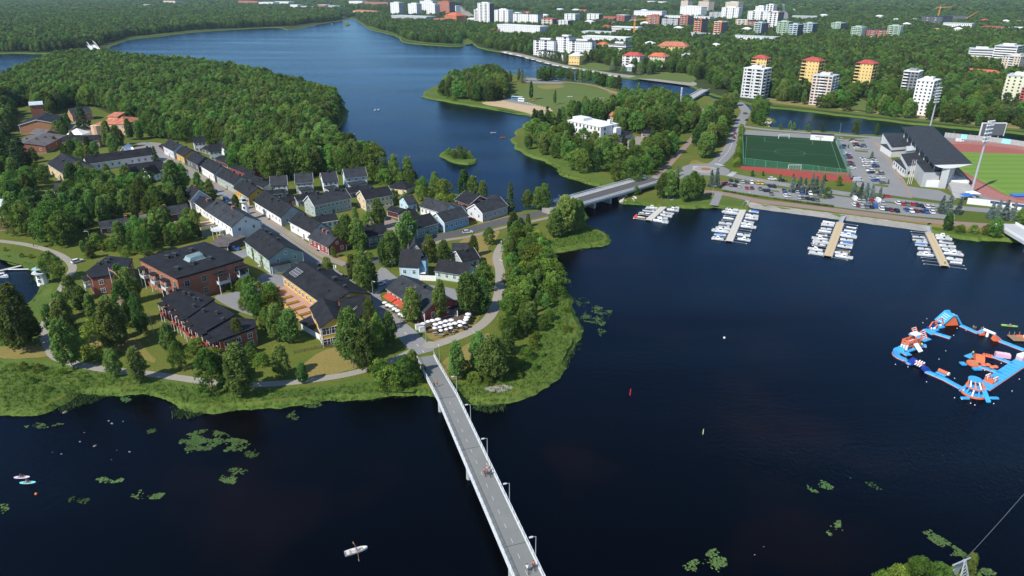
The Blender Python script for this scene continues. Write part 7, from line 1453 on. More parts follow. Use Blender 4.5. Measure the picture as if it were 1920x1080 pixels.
# ------------------------------------------------------------------ cars
CARC={'white':(.72,.72,.71),'silver':(.42,.43,.44),'black':(.015,.015,.017),'grey':(.13,.135,.14),'blue':(.03,.09,.27),'red':(.4,.025,.02),'dark red':(.16,.02,.025),'yellow':(.55,.38,.06),'navy':(.02,.03,.07)}
CARM={k:mat('car_paint_'+k.replace(' ','_'),v,.25,.03,spec=.6)for k,v in CARC.items()}
def car_meshes(van=False):
    b=MB(); W=.88; Ls=[(-2.15,.35,.72),(-2.1,.3,.9),(-1.2,.3,.93),(.9,.3,.9),(1.9,.3,.74),(2.15,.35,.6)]if not van else[(-2.5,.35,1.9),(-2.45,.3,2.1),(-1,.3,2.15),(1.2,.3,2.1),(1.9,.3,1.1),(2.4,.35,.8)]
    for(x,z0,z1)in Ls:b.v+=[(x,-W*.98,z0),(x,W*.98,z0),(x,W*.9,z1),(x,-W*.9,z1)]
    for i in range(len(Ls)-1):
        q=i*4
        for j in range(4):b.f.append((q+j,q+(j+1)%4,q+4+(j+1)%4,q+4+j)[::-1]); b.m.append(0)
    b.f+=[(0,1,2,3),(20,23,22,21)]; b.m+=[0,0]
    if not van:b.hexa([(-1.55,-.66,1.4),(.25,-.66,1.42),(.25,.66,1.42),(-1.55,.66,1.4),(-1.45,-.6,1.47),(.15,-.6,1.48),(.15,.6,1.48),(-1.45,.6,1.47)])
    body=b.mesh('car_body',CARM['white'])
    g=MB()
    if van:g.hexa([(1.22,-.78,2.0),(1.88,-.8,1.15),(1.88,.8,1.15),(1.22,.78,2.0),(1.26,-.7,2.03),(1.95,-.74,1.18),(1.95,.74,1.18),(1.26,.7,2.03)]); g.box(.6,-.89,1.3,1.3,.89,1.85)
    else:g.hexa([(-2.0,-.78,.88),(.95,-.78,.88),(.95,.78,.88),(-2.0,.78,.88),(-1.56,-.66,1.4),(.25,-.66,1.42),(.25,.66,1.42),(-1.56,.66,1.4)])
    glass=g.mesh('car_windows',GLASS)
    w=MB(); w.tube((0,-.1,0),(0,.1,0),.32,10); w.tube((0,-.12,0),(0,-.1,0),.18,8,m=1); w.tube((0,.1,0),(0,.12,0),.18,8,m=1)
    wheel=w.mesh('wheel',[TYRE,METAL]); return body,glass,wheel
CM,VM=car_meshes(),car_meshes(True)
def car(px,py,col,rz,lb,group=None,van=False,z=None):
    p=G(px,py,LZ+.036 if z is None else z); t=thing('van' if van else 'parked_car',lb,'van' if van else 'car',p,rz,group); b,g,w=VM if van else CM
    o=obj('car_body',b,t); o.material_slots[0].link='OBJECT'; o.material_slots[0].material=CARM[col]; obj('car_windows',g,t)
    for x in(-1.35,1.35):
        for y in(-.8,.8):obj('wheel',w,t,(x,y,.32))
    s=R.uniform(.94,1.08); t.scale=(s,s,s*R.uniform(.96,1.1)); return t
def carrow(lot,pts,rz,ph,conv,grp):
    for i,(x,y,c)in enumerate(sorted(pts)):
        px,py=conv(x,y); v=c.startswith('van'); c=c[4:]if v else c; car(px,py,c,rz+R.uniform(-.06,.06)+(PI if R.random()<.4 else 0),f'{c} {"van" if v else "car"}, {ORD[i]} from left in {ph}',grp,v)
c1=lambda x,y:(1320+x/6,220+(y+8)/6); c2=lambda x,y:(1600+x/6,220+(y+8)/6)
GC='cars in the harbour car park'
carrow(0,[(300,710,'black'),(365,722,'black'),(432,728,'silver'),(483,735,'grey'),(535,735,'white'),(600,738,'yellow'),(650,742,'yellow'),(735,772,'black'),(788,778,'black')],1.4,'the upper left harbour parking row',c1,GC)
carrow(0,[(212,745,'red'),(252,748,'dark red'),(300,765,'grey'),(345,768,'black'),(390,778,'silver'),(478,795,'red'),(535,795,'dark red'),(632,808,'grey'),(680,822,'black'),(722,825,'navy'),(758,862,'grey')],1.4,'the lower left harbour parking row',c1,GC)
carrow(0,[(905,828,'black'),(908,853,'blue'),(912,880,'white'),(958,885,'silver'),(995,832,'black'),(1043,843,'silver'),(1095,850,'blue'),(1145,855,'black'),(1193,860,'white'),(1298,880,'grey')],1.4,'the row below the blue spruces',c1,GC)
carrow(0,[(1062,905,'silver'),(1108,910,'grey'),(1163,915,'black'),(1215,925,'navy'),(1268,930,'grey')],1.4,'the front row below the blue spruces',c1,GC)
carrow(0,[(10,922,'van white'),(55,940,'silver'),(107,945,'silver'),(162,950,'grey'),(213,945,'red'),(270,942,'van white'),(325,970,'silver'),(495,965,'white'),(550,975,'red'),(605,982,'grey'),(662,980,'red'),(713,990,'navy'),(770,1003,'black'),(828,1005,'white'),(880,1010,'silver')],1.4,'the upper right harbour parking row',c2,GC)
carrow(0,[(5,982,'white'),(42,992,'dark red'),(90,1003,'silver'),(145,1012,'grey'),(200,1010,'black'),(238,1003,'van blue'),(312,1028,'white'),(365,1035,'navy'),(425,1045,'dark red'),(480,1052,'black'),(595,1042,'blue'),(650,1058,'white'),(700,1055,'dark red'),(765,1060,'navy'),(822,1064,'blue'),(880,1068,'white')],1.4,'the front right harbour parking row',c2,GC)
GS='cars in the stadium car park'
carrow(0,[(1530,248,'silver'),(1560,322,'navy'),(1558,345,'blue'),(1604,410,'white'),(1608,428,'blue'),(1630,455,'dark red'),(1645,510,'dark red'),(1655,540,'black'),(1665,570,'white'),(1708,678,'grey'),(1733,712,'van silver'),(1690,690,'navy')],.15,'the stadium parking row beside the pitch',c1,GS)
carrow(0,[(1680,258,'black'),(1688,275,'white'),(1700,295,'dark red'),(1712,318,'black'),(1720,343,'white'),(1790,330,'navy'),(1815,350,'silver'),(1780,312,'grey')],.15,'the far rows of the stadium car park',c1,GS)
carrow(0,[(105,460,'silver'),(135,480,'white'),(142,500,'white'),(215,463,'grey'),(225,480,'silver'),(235,500,'white'),(240,520,'silver'),(150,545,'white'),(245,538,'blue'),(250,555,'navy'),(190,598,'white'),(195,622,'navy'),(295,620,'silver'),(300,636,'grey'),(225,685,'silver'),(312,680,'white'),(245,712,'blue'),(335,738,'grey')],.15,'the middle rows of the stadium car park',c2,GS)
for(px,py,c,rz,lb,v)in[(1448,337,'white',.0,'white car driving on the harbour road beside the red strip',0),(1467,340,'black',.0,'black car driving behind the white car on the harbour road',0),(1378,251,'red',1.35,'red car on the stadium road, farther of two',0),(1376,259,'dark red',1.35,'red car on the stadium road, nearer of two',0),(1664,370,'red',.1,'red car turning into the harbour car park',0),(1799,266,'van white',.0,'white van on the track apron by the concrete wall',1),(877,437,'silver',.25,'grey car driving on the bridge street',0),(440,469,'blue',.1,'bright blue car under the carport edge',0),(487,422,'silver',-.8,'silver car parked by the lighthouse tower',0),(425,377,'van blue',-.8,'pale blue van on the main street behind the trees',1),(146,492,'white',.9,'white car parked by the left gravel path',0),(714,534,'white',.6,'white car in tree shade before the red restaurant',0),(883,413,'red',.4,'red car between the blue and grey houses',0),(1221,271,'white',.3,'white car in the depot yard',0),(1226,268,'red',.3,'red car in the depot yard',0),(1362,212,'white',1.3,'white car at the canal parking',0),(1368,216,'van white',1.2,'white van at the canal parking',1),(1398,214,'grey',.3,'grey car at the canal parking',0),(1400,226,'black',1.0,'black car at the canal parking',0),(1280,205,'van white',.6,'white van among trees by the telecom mast',1),(1860,205+13,'black',.3,'black car behind the canal trees',0)]:
    c=c[4:]if v else c; car(px,py,c,rz,lb,None,bool(v))
p=G(970,188); t=thing('coach','blue and white coach parked by the sandy beach','bus',p,-.55); MB().box(-6,-1.25,.5,6,1.25,3.4).build('bus_body',mat('coach_blue',(.08,.2,.34),.4),t); MB().box(-5.95,-1.2,3.4,5.95,1.2,3.5).build('bus_roof',C_WHITE,t); MB().box(-5.6,-1.29,1.9,5.6,1.29,2.9).build('bus_windows',GLASS,t)
for x in(-4,4):
    for y in(-1.1,1.1):obj('wheel',CM[2],t,(x,y,.45)).scale=(1.4,1.4,1.4)
t=thing('coach','white camper bus parked in front of the blue coach','bus',G(978,191),-.55); MB().box(-3.2,-1.2,.5,3.2,1.2,3.3).build('bus_body',C_WHITE,t); MB().box(-2.6,-1.24,1.7,2.8,1.24,2.5).build('bus_windows',GLASS,t)
for x in(-2,2):
    for y in(-1.05,1.05):obj('wheel',CM[2],t,(x,y,.42)).scale=(1.3,1.3,1.3)

# ------------------------------------------------------------------ restaurant terrace, park pieces
UMB=mat('umbrella_cloth',(.74,.74,.73),.8,.04); um=MB(); n=8
um.v+=[(0,0,2.7)]+[(0.88*math.cos(2*PI*k/n),0.88*math.sin(2*PI*k/n),2.3)for k in range(n)]+[(0.88*math.cos(2*PI*k/n),0.88*math.sin(2*PI*k/n),2.15)for k in range(n)]
um.f+=[(0,1+k,1+(k+1)%n)for k in range(n)]+[(1+k,9+k,9+(k+1)%n,1+(k+1)%n)for k in range(n)]; um.m+=[0]*16
umc=um.mesh('canopy',UMB); ump=MB().tube((0,0,0),(0,0,2.8),.04,5).mesh('pole',METAL); tb=MB(); tb.box(-.75,-.4,.7,.75,.4,.76); tb.tube((0,0,0),(0,0,.7),.06,5); tb.box(-.75,-.95,.4,.75,-.65,.46); tb.box(-.75,.65,.4,.75,.95,.46); tbm=tb.mesh('picnic_table',HULLG)
rowa=[(243,615),(262,627),(280,637),(298,650),(317,663),(333,678),(350,690)]
rowb=[(460,733),(488,723),(513,715),(543,708),(588,722),(618,715),(668,722),(700,710),(706,697),(713,682)]; rowc=[(530,738),(560,730),(584,745),(612,737),(640,732)]; rowd=[(525,760),(556,752),(560,772),(590,765),(616,757),(668,742),(690,730)]
for rw,ph in((rowa,'in the row beside the main street'),(rowb,'in the back row of the terrace'),(rowc,'in the middle row of the terrace'),(rowd,'in the front row of the terrace')):
    for i,(x,y)in enumerate(rw):
        p=G(640+x/3,360+y/3,LZ+2.6); p.z=LZ+.03; s=R.uniform(.95,1.12)*(.8 if rw is rowd else 1); t=thing('parasol',f'white parasol {ph}, {ORD[i]} from left','parasol',p,R.uniform(0,1),'white parasols of the restaurant'); obj('canopy',umc,t); obj('pole',ump,t); t.scale=(s,s,R.uniform(.92,1.05))
        if i%2==0:t2=thing('picnic_table',f'wooden table under parasols {ph}, {ORD[i // 2]} from left','table',p,R.uniform(-.3,.6),'tables of the restaurant terrace'); obj('table_frame',tbm,t2); MB().box(-.72,-.38,.761,.72,.38,.775).build('table_cloth',CLOTH['grey'],t2)
sheet('terrace_floor',[(783,603),(800,598),(850,592),(884,583),(888,592),(868,612),(830,622),(800,624),(784,612)],mat('dark_decking',(.09,.07,.055),.8,.2,1.0),.02,smooth=0)
fe=thing('terrace_fence','dark low fence around the restaurant terrace','fence',G(784,612)); P=[G(*q)for q in((783,606),(800,625),(832,623),(869,613),(889,592))]
for a,b in zip(P,P[1:]):
    d=b-a; n=int(d.length/1.8)
    for k in range(n):q=a.lerp(b,k/n)-fe.location; MB().box(-.05,-.05,0,.05,.05,1.05).build('fence_post',DARKM,fe).location=q
    o=MB().box(0,-.03,.2,d.length,.03,.95).build('fence_panel',mat('fence_brown',(.1,.06,.04),.8),fe); o.location=a-fe.location; o.rotation_euler.z=math.atan2(d.y,d.x)
for i,(x,y)in enumerate(((784,617),(791,621))):t=thing('service_box',f'white service box at the terrace corner, {["left", "right"][i]} of two','box',G(x,y),.4); MB().box(-.8,-.6,0,.8,.6,1.5).build('box_body',C_WHITE,t); MB().box(-.85,-.65,1.5,.85,.65,1.58).build('box_lid',C_GREY,t)
for i,(x,y)in enumerate(((644,522),(650,523))):t=thing('planter_tub',f'round white planter tub at the street junction, {["left", "right"][i]} of two','planter',G(x,y)); m=MB(); m.tube((0,0,0),(0,0,.9),.55,12,.75); m.build('tub',WHITE,t); m=MB(); m.ball((0,0,1.05),(.65,.65,.4),9,5); m.build('greenery',MATS['planter_leaves'],t)
for i,(x,y)in enumerate(((172,616),(181,613),(188,609))):
    t=thing('garden_bench',f'green slatted bench in the flagpole garden, {ORD[i]} from the left','bench',G(x,y),.35)
    for k in range(3):MB().box(-1.6,-.5+k*.22,.42,1.6,-.32+k*.22,.47).build('seat_slat',mat('bench_green',(.2,.33,.26),.7),t)
    MB().box(-1.6,.2,.5,1.6,.25,.95).build('backrest',MATS['bench_green'],t)
    for sx in(-1.3,1.3):MB().box(sx-.05,-.5,0,sx+.05,.25,.42).build('leg',DARKM,t)
# lawn fence by the terrace wing
fe=thing('garden_fence','low dark wooden fence below the terrace wing','fence',G(552,663)); P=[G(*q)for q in((552,663),(590,655),(620,650),(645,646))]
for a,b in zip(P,P[1:]):
    d=b-a; n=int(d.length/2)
    for k in range(n):MB().box(-.06,-.06,0,.06,.06,1.0).build('fence_post',BROWNBARK,fe).location=a.lerp(b,k/n)-fe.location
    for z in(.35,.75):o=MB().box(0,-.04,z,d.length,.04,z+.15).build('fence_rail',BROWNBARK,fe); o.location=a-fe.location; o.rotation_euler.z=math.atan2(d.y,d.x)
# park: helicopter play piece, planes, green bandstand
t=thing('play_helicopter','blue monument on the park field with a round grey base','monument',G(1122,196),.3); m=MB(); m.tube((0,0,0),(0,0,5.5),1.6,8,.5); m.build('monument_body',mat('blue_monument',(.06,.14,.22),.5),t); MB().box(-6,-.3,5.5,6,.3,5.7).build('cross_arm',METAL,t); MB().prism(disc(4,14),-.1,.15).build('base_slab',CONC,t)
t=thing('tarpaulin','white and blue picnic cloths spread on the park lawn','cloth',G(1069,181)); m=MB(); m.box(-2.5,-1,.02,-.5,.8,.08); m.box(.2,0,.02,2.4,1.6,.07); m.build('cloths',WHITE,t); MB().box(-.3,-2,.02,1.2,-1.1,.07).build('blue_cloth',MATS['blue_tarp'],t)
t=thing('metal_ramp','grey skate ramp at the near edge of the park field','ramp',G(1113,204),-.7); m=MB(); m.hexa([(-5,-2,0),(5,-2,0),(5,2,0),(-5,2,0),(-2.5,-2,2.2),(2.5,-2,2.2),(2.5,2,2.2),(-2.5,2,2.2)]); m.build('ramp_body',METAL,t); MB().box(-2.5,-2.05,2.2,2.5,-1.95,3.2).build('guard_rail',METAL,t)
t=thing('bandstand','bright green low pavilion by the canal in the park','pavilion',G(1219,186)); L=(G(1240,187)-G(1219,186)).length
MB().box(0,0,2.4,L,3,3.6).build('roof_band',mat('bright_green',(.12,.5,.1),.6),t)
for k in range(7):MB().box(L*k/6-.15,0,-.1,L*k/6+.15,.4,2.4).build('post',MATS['bright_green'],t)
for i,(x,y)in enumerate([(992,187),(999,190),(1002,189)]):t=thing('picnic_table',f'orange brown picnic table by the beach, {ORD[i]} from the left','table',G(x,y),.4); obj('table_frame',tbm,t).scale=(1.6,1.6,1.3); MB().box(-1.1,-.6,.992,1.1,.6,1.01).build('table_top',CRANE,t)
for i in range(11):x,y=985+i*4.6,193+i*1.15; t=thing('boulder',f'pale boulder in the row along the beach edge, {ORD[i]} from left','boulder',G(x,y),R.uniform(0,6),'boulders along the beach edge'); m=MB(); m.ball((0,0,.3),(.9,.7,.6),7,5); m.build('rock',mat('pale_rock',(.45,.41,.34),.85,.2),t)
# boats drawn up on the far bank
for i in range(26):
    u=i/25; p=crom([G(*q)for q in((946,99),(990,110),(1040,123),(1100,134),(1160,145))],10)[int(u*39)]
    t=PROT['row']; o=t.copy(); COL.objects.link(o); o.location=p+Vector((R.uniform(-1,1),3.0+R.uniform(-1,2),.2)); o.rotation_euler=(0,0,-.9+R.uniform(-.25,.25)); o['label']=f'white boat drawn up on the far bank, {ORD[i]} from the left'; o['group']='boats drawn up on the far bank'; o.scale=(1.3,1.3,1.2)
    for ch in t.children:c=ch.copy(); COL.objects.link(c); c.parent=o
for i,(x,y,kd)in enumerate([(4,519,'open'),(-4,516,'open'),(8,97,'cabin'),(42,98,'open'),(380,52.3,'open'),(622,45,'cabin')]):
    place(kd,G(x,y,.05),R.uniform(-.4,.4)+(1.2 if i==4 else 0),['white motorboat at the little jetty on the left edge','white motorboat behind the one at the left edge jetty','white cabin boat moored at the far left bank','white motorboat at the far left bank','white boat on the far shore grass edge','white cabin boat near the river narrows'][i],'boats along the left shores')
A,B=G(0,507,.6),G(42,497,.6); L,an=frame_of(A,B); t=thing('jetty','narrow grey jetty in the little bay on the left','jetty',(A.x,A.y,0),an); dm=MB().box(0,-.7,.45,.9,.7,.55).mesh('deck_board',WET)
for k in range(int((L+12)/.95)):obj('deck_board',dm,t,(k*.95-12,0,0))
m=MB(); m.tube((2,0,.4),(9,-7,.35),.25,6); m.build('side_boom',METAL,t)
for k in range(4):MB().tube((k*L/3,-.6,-1),(k*L/3,-.6,.44),.1,6).build('jetty_post',BROWNBARK,t)
# power line pylon in the near corner with its cable
p=G(1795,1090,1.2); t=thing('power_pylon','grey lattice power pylon top in the near right corner','pylon',p,.4); h=HT(p,1050)-1.2; m=MB()
for s in(-1,1):
    for s2 in(-1,1):m.tube((s*1.6,s2*1.2,0),(s*.12,s2*.1,h),.11,5)
for k in range(8):
    u0,u1=k/8,(k+1)/8; f0_,f1_=1-u0*.93,1-u1*.93
    for s2 in(-1,1):m.tube((-1.6*f0_,s2*1.2*f0_,h*u0),(1.6*f1_,s2*1.2*f1_,h*u1),.06,4); m.tube((1.6*f0_,s2*1.2*f0_,h*u0),(-1.6*f1_,s2*1.2*f1_,h*u1),.06,4)
m.build('lattice',METAL,t); m=MB(); m.box(-3.0,-.12,h-.2,3.0,.12,h); m.build('cross_arm',METAL,t)
E=G(2050,770,14); tp=Vector((p.x,p.y,p.z+h)); t2=thing('power_cable','thin power cable rising from the pylon to the right edge','cable',tp); m=MB(); P=[]
for k in range(25):u=k/24; q=(E-tp)*u; q.z-=5*u*(1-u); P.append(q)
m.path(P,.018,4); m.build('cable',METAL,t2)
# ------------------------------------------------------------------ trees
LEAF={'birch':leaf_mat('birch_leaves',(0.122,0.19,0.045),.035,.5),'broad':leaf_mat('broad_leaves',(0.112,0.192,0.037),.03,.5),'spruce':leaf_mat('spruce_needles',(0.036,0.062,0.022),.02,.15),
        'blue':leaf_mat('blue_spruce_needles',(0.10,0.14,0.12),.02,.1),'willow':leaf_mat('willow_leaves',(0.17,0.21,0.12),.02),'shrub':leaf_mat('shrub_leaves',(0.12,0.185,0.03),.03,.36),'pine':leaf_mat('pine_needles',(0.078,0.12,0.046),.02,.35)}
rng=np.random.default_rng(5)
def crown_mesh(kind,seed):
    """leaf-sized faces scattered through clumps that fill the crown; reference tree is 15 m high"""
    r=np.random.default_rng(seed); H=15.0
    if kind=='birch':nc,nl,z0,z1,Rm,q=120,48,.13,1.0,.205*H,.29
    elif kind=='broad':nc,nl,z0,z1,Rm,q=70,66,.12,1.0,.36*H,.32
    elif kind in('spruce','blue'):nc,nl,z0,z1,Rm,q=84,48,.05,1.0,.2*H,.27
    elif kind=='pine':nc,nl,z0,z1,Rm,q=40,46,.42,1.0,.22*H,.36
    elif kind=='willow':nc,nl,z0,z1,Rm,q=56,46,.06,1.0,.5*H,.4
    else:nc,nl,z0,z1,Rm,q=44,44,.0,1.0,.62*H,.55
    V,F,T=[],[],[]; lean=r.normal(0,.015,2)*H
    lob=r.uniform(0,2*np.pi,3)
    for c in range(nc):
        t=r.uniform(0.02,1)if kind not in('spruce','blue')else r.uniform(0,1)**1.35
        if kind=='birch':pr=max(.12,np.sin(np.pi*min(1,(t*.86+.1))**.8))**.62
        elif kind in('spruce','blue'):pr=(1-t)**.85*.95+.04
        elif kind=='pine':pr=np.sqrt(max(0,1-(2*t-.95)**2))*.95+.1
        else:pr=np.sqrt(max(0.02,1-(1.75*t-.68)**2))if kind!='shrub' else np.sqrt(max(0.05,1-t*t))
        a=r.uniform(0,2*np.pi); asym=1+.16*np.sin(a*2+lob[0])+.12*np.sin(3*a+lob[1]+5*t)
        rad=Rm*pr*asym*r.uniform(.3,1)**.5
        zc=H*(z0+(z1-z0)*t*.97)
        C=np.array([rad*np.cos(a)+lean[0]*t,rad*np.sin(a)+lean[1]*t,zc])
        cr=H*{'birch':.055,'broad':.085,'spruce':.05,'blue':.055,'pine':.085,'willow':.12,'shrub':.16}[kind]*r.uniform(.65,1.3)
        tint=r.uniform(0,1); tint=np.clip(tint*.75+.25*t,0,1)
        n=nl; d=r.normal(size=(n,3)); d/=np.linalg.norm(d,axis=1)[:,None]
        rr=cr*r.uniform(.35,1,n)**.6
        P=C+d*rr[:,None]*np.array([1,1,{'birch':1.15,'spruce':.55,'blue':.6,'pine':.6,'broad':.8,'willow':.8,'shrub':.7}[kind]])
        if kind=='birch':P[:,2]-=.35*r.uniform(0,1,n)*(rr>cr*.75)
        nrm=d*.8+r.normal(size=(n,3))*.55+np.array([0,0,.35]); nrm/=np.linalg.norm(nrm,axis=1)[:,None]
        u=np.cross(nrm,r.normal(size=(n,3))); u/=np.linalg.norm(u,axis=1)[:,None]; w=np.cross(nrm,u)
        s=q*r.uniform(.6,1.25,n)[:,None]; s2=s*r.uniform(.55,.95,n)[:,None]
        b=len(V)and sum(len(x)for x in V)
        V.append(np.stack([P-u*s,P-w*s2,P+u*s,P+w*s2],1).reshape(-1,3))
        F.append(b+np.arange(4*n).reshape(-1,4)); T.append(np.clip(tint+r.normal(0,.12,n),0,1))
    # leaves between the clumps, following the whole crown
    n=int(nc*nl*.24); t=r.uniform(.02,1,n); a=r.uniform(0,2*np.pi,n)
    if kind=='birch':pr=np.maximum(.12,np.sin(np.pi*np.minimum(1,(t*.86+.1))**.8))**.62
    elif kind in('spruce','blue'):t=r.uniform(0,1,n)**1.35; pr=(1-t)**.85*.95+.04
    elif kind=='pine':pr=np.sqrt(np.maximum(0,1-(2*t-.95)**2))*.95+.1
    elif kind=='shrub':pr=np.sqrt(np.maximum(.05,1-t*t))
    else:pr=np.sqrt(np.maximum(.02,1-(1.75*t-.68)**2))
    wv=1+.16*np.sin(a*2+lob[0])+.12*np.sin(3*a+lob[1]+5*t)+.1*np.sin(7*a+17*t+lob[2])
    rad=Rm*pr*wv*r.uniform(.35,1.0,n)**.45
    P=np.stack([rad*np.cos(a)+lean[0]*t,rad*np.sin(a)+lean[1]*t,H*(z0+(z1-z0)*t*.98)],1)
    d=np.stack([np.cos(a),np.sin(a),(t-.3)],1); nrm=d*.6+r.normal(size=(n,3))*.7; nrm/=np.linalg.norm(nrm,axis=1)[:,None]
    u=np.cross(nrm,r.normal(size=(n,3))); u/=np.linalg.norm(u,axis=1)[:,None]; w=np.cross(nrm,u); s=q*r.uniform(.6,1.2,n)[:,None]
    b=sum(len(x)for x in V); V.append(np.stack([P-u*s,P-w*s*.7,P+u*s,P+w*s*.7],1).reshape(-1,3)); F.append(b+np.arange(4*n).reshape(-1,4))
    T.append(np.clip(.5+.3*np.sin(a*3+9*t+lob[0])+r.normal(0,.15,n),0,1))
    V=np.concatenate(V); F=np.concatenate(F); T=np.concatenate(T)
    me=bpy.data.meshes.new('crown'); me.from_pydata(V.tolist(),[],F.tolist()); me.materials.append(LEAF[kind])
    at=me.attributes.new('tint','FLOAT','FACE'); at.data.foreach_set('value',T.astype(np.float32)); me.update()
    return me
def trunk_mesh(kind,seed):
    r=random.Random(seed); m=MB(); H=15.0; lw={'birch':.16,'broad':.26,'spruce':.2,'blue':.2,'pine':.2,'willow':.35,'shrub':.25}[kind]; top=.9 if kind!='shrub' else.5
    x=y=0; prev=Vector((0,0,-.4)); n=5
    for k in range(n):
        z=H*top*(k+1)/n; x+=r.uniform(-.12,.12); y+=r.uniform(-.12,.12); nx_=Vector((x,y,z)); m.tube(prev,nx_,lw*(1-k/n*.85),6,lw*(1-(k+1)/n*.85),cap=False)
        if k>0:
            for j in range(2):a_=r.uniform(0,6.28); ln_=H*.14; m.tube(nx_,nx_+Vector((ln_*math.cos(a_),ln_*math.sin(a_),ln_*(.7 if kind!='spruce' else-.1))),lw*.35,4,lw*.1,cap=False)
        prev=nx_
    return m.mesh('trunk',BARK if kind in('birch',)else BROWNBARK)
TP={k:[(crown_mesh(k,100+i*7+sum(map(ord,k))),trunk_mesh(k,i))for i in range(5 if k in('birch','broad')else 3)]for k in LEAF}
KN={'birch':'birch tree','broad':'round broadleaf tree','spruce':'dark spruce','blue':'blue spruce','willow':'silvery willow','shrub':'low green bush','pine':'pine tree'}
ON={'birch':'birch_tree','broad':'broadleaf_tree','spruce':'spruce_tree','blue':'blue_spruce','willow':'willow_tree','shrub':'bush','pine':'pine_tree'}
LM=[(205,525,'smaller brick block'),(350,500,'brick block with skylight'),(380,590,'stepped brick row'),(575,570,'ochre terrace building'),(645,620,'brick end wing by the street'),(505,480,'pale green ivy house'),(430,430,'large white lighthouse house'),(355,375,'white house left of street'),
      (325,410,'long red brown barn'),(225,435,'low grey roofed cabin'),(10,400,'left edge brick house'),(108,320,'pale yellow gabled house'),(60,275,'low brown roofed hall'),(70,235,'orange brick hall'),(155,265,'ochre house beside white tents'),(150,212,'brick house with slate roof'),(212,232,'terracotta roofed building'),(240,285,'white tent house'),(225,308,'very long black roofed house'),(272,325,'black roofs with white gables'),
      (320,280,'grey house ending the row'),(390,300,'dark grey street house'),(455,360,'big ochre street house'),(510,400,'long white street house'),(566,430,'low white street house'),(610,460,'red street cottage'),(625,395,'long grey green house'),(712,375,'cream and brown house'),(710,448,'dark boarded cottage'),(740,400,'long red shed'),(800,400,'stepped grey roofs'),(800,440,'sea green street house'),(857,425,'bright blue street house'),(925,405,'grey house by road bridge'),(862,380,'red and white river house'),(745,357,'low beige hipped house'),
      (525,355,'first tall gabled house'),(572,350,'second tall gabled house'),(620,345,'third tall gabled house'),(668,340,'pale blue tall gabled house'),(768,505,'pale blue tall house'),(845,520,'pale green long house'),(865,475,'orange striped shed'),(760,575,'red restaurant'),(840,600,'restaurant parasols'),(820,690,'footbridge landing'),(655,500,'street junction'),(120,490,'harbour beacon hut'),(220,580,'flagpole garden'),(150,630,'garden benches'),(60,645,'dry lawn at the left'),(285,695,'south path'),(470,715,'middle of south path'),(600,700,'lawn above the south path'),(930,560,'bend of the shore path'),(950,470,'top of the shore path'),(985,600,'sedge shore beyond the path'),(1000,520,'cove beyond the shore path'),(920,690,'sedge point by the footbridge'),(1080,445,'grassy spit below the bridge'),(1060,400,'near end of road bridge'),
      (1240,350,'far end of road bridge'),(1110,245,'white park building'),(1215,262,'depot yard garages'),(1275,200,'telecom mast'),(1323,318,'roundabout'),(1380,260,'stadium road'),(1400,215,'canal parking'),(970,200,'sandy beach'),(900,170,'wooded park point'),(858,290,'small islet'),(1060,180,'park lawn'),(1160,170,'park canal path'),(1500,280,'green football pitch'),(1480,360,'harbour car park left half'),(1620,385,'harbour car park right half'),(1640,310,'stadium car park'),(1740,290,'grandstand'),(1770,420,'right harbour jetty'),(1411,170,'grey and white canal tower'),(1540,180,'beige panelled tower'),(1615,160,'rightmost yellow tower'),(1720,200,'bright white canal tower'),(1890,190,'pale right edge tower'),(1830,225,'right end of canal bank'),(1140,120,'riverside villas'),(1040,110,'white riverside apartments'),(1280,140,'far bank of the canal'),(1770,1070,'near right corner pylon')]
TREES=[]
def PW0(px):return[tuple(G(*p))[:2]for p in px]
def tree(kind,px,py,ytop=None,h=None,ws=1.0,w=None,group=None,z=LZ):
    p=Vector((w[0],w[1],z))if w is not None else G(px,py,z)
    if h is None:h=HT(p,ytop)-z
    if w is not None:px,py=PX(p)
    i=R.randrange(len(TP[kind])); c,t=TP[kind][i]; s=h/15.0; sw=s*ws*R.uniform(.9,1.1)
    o=thing(ON[kind],'x','bush' if kind=='shrub' else 'tree',p,R.uniform(0,6.28),group); o.scale=(sw,sw,s)
    obj('crown',c,o); obj('trunk',t,o)
    TREES.append((o,kind,px,py,h)); return o
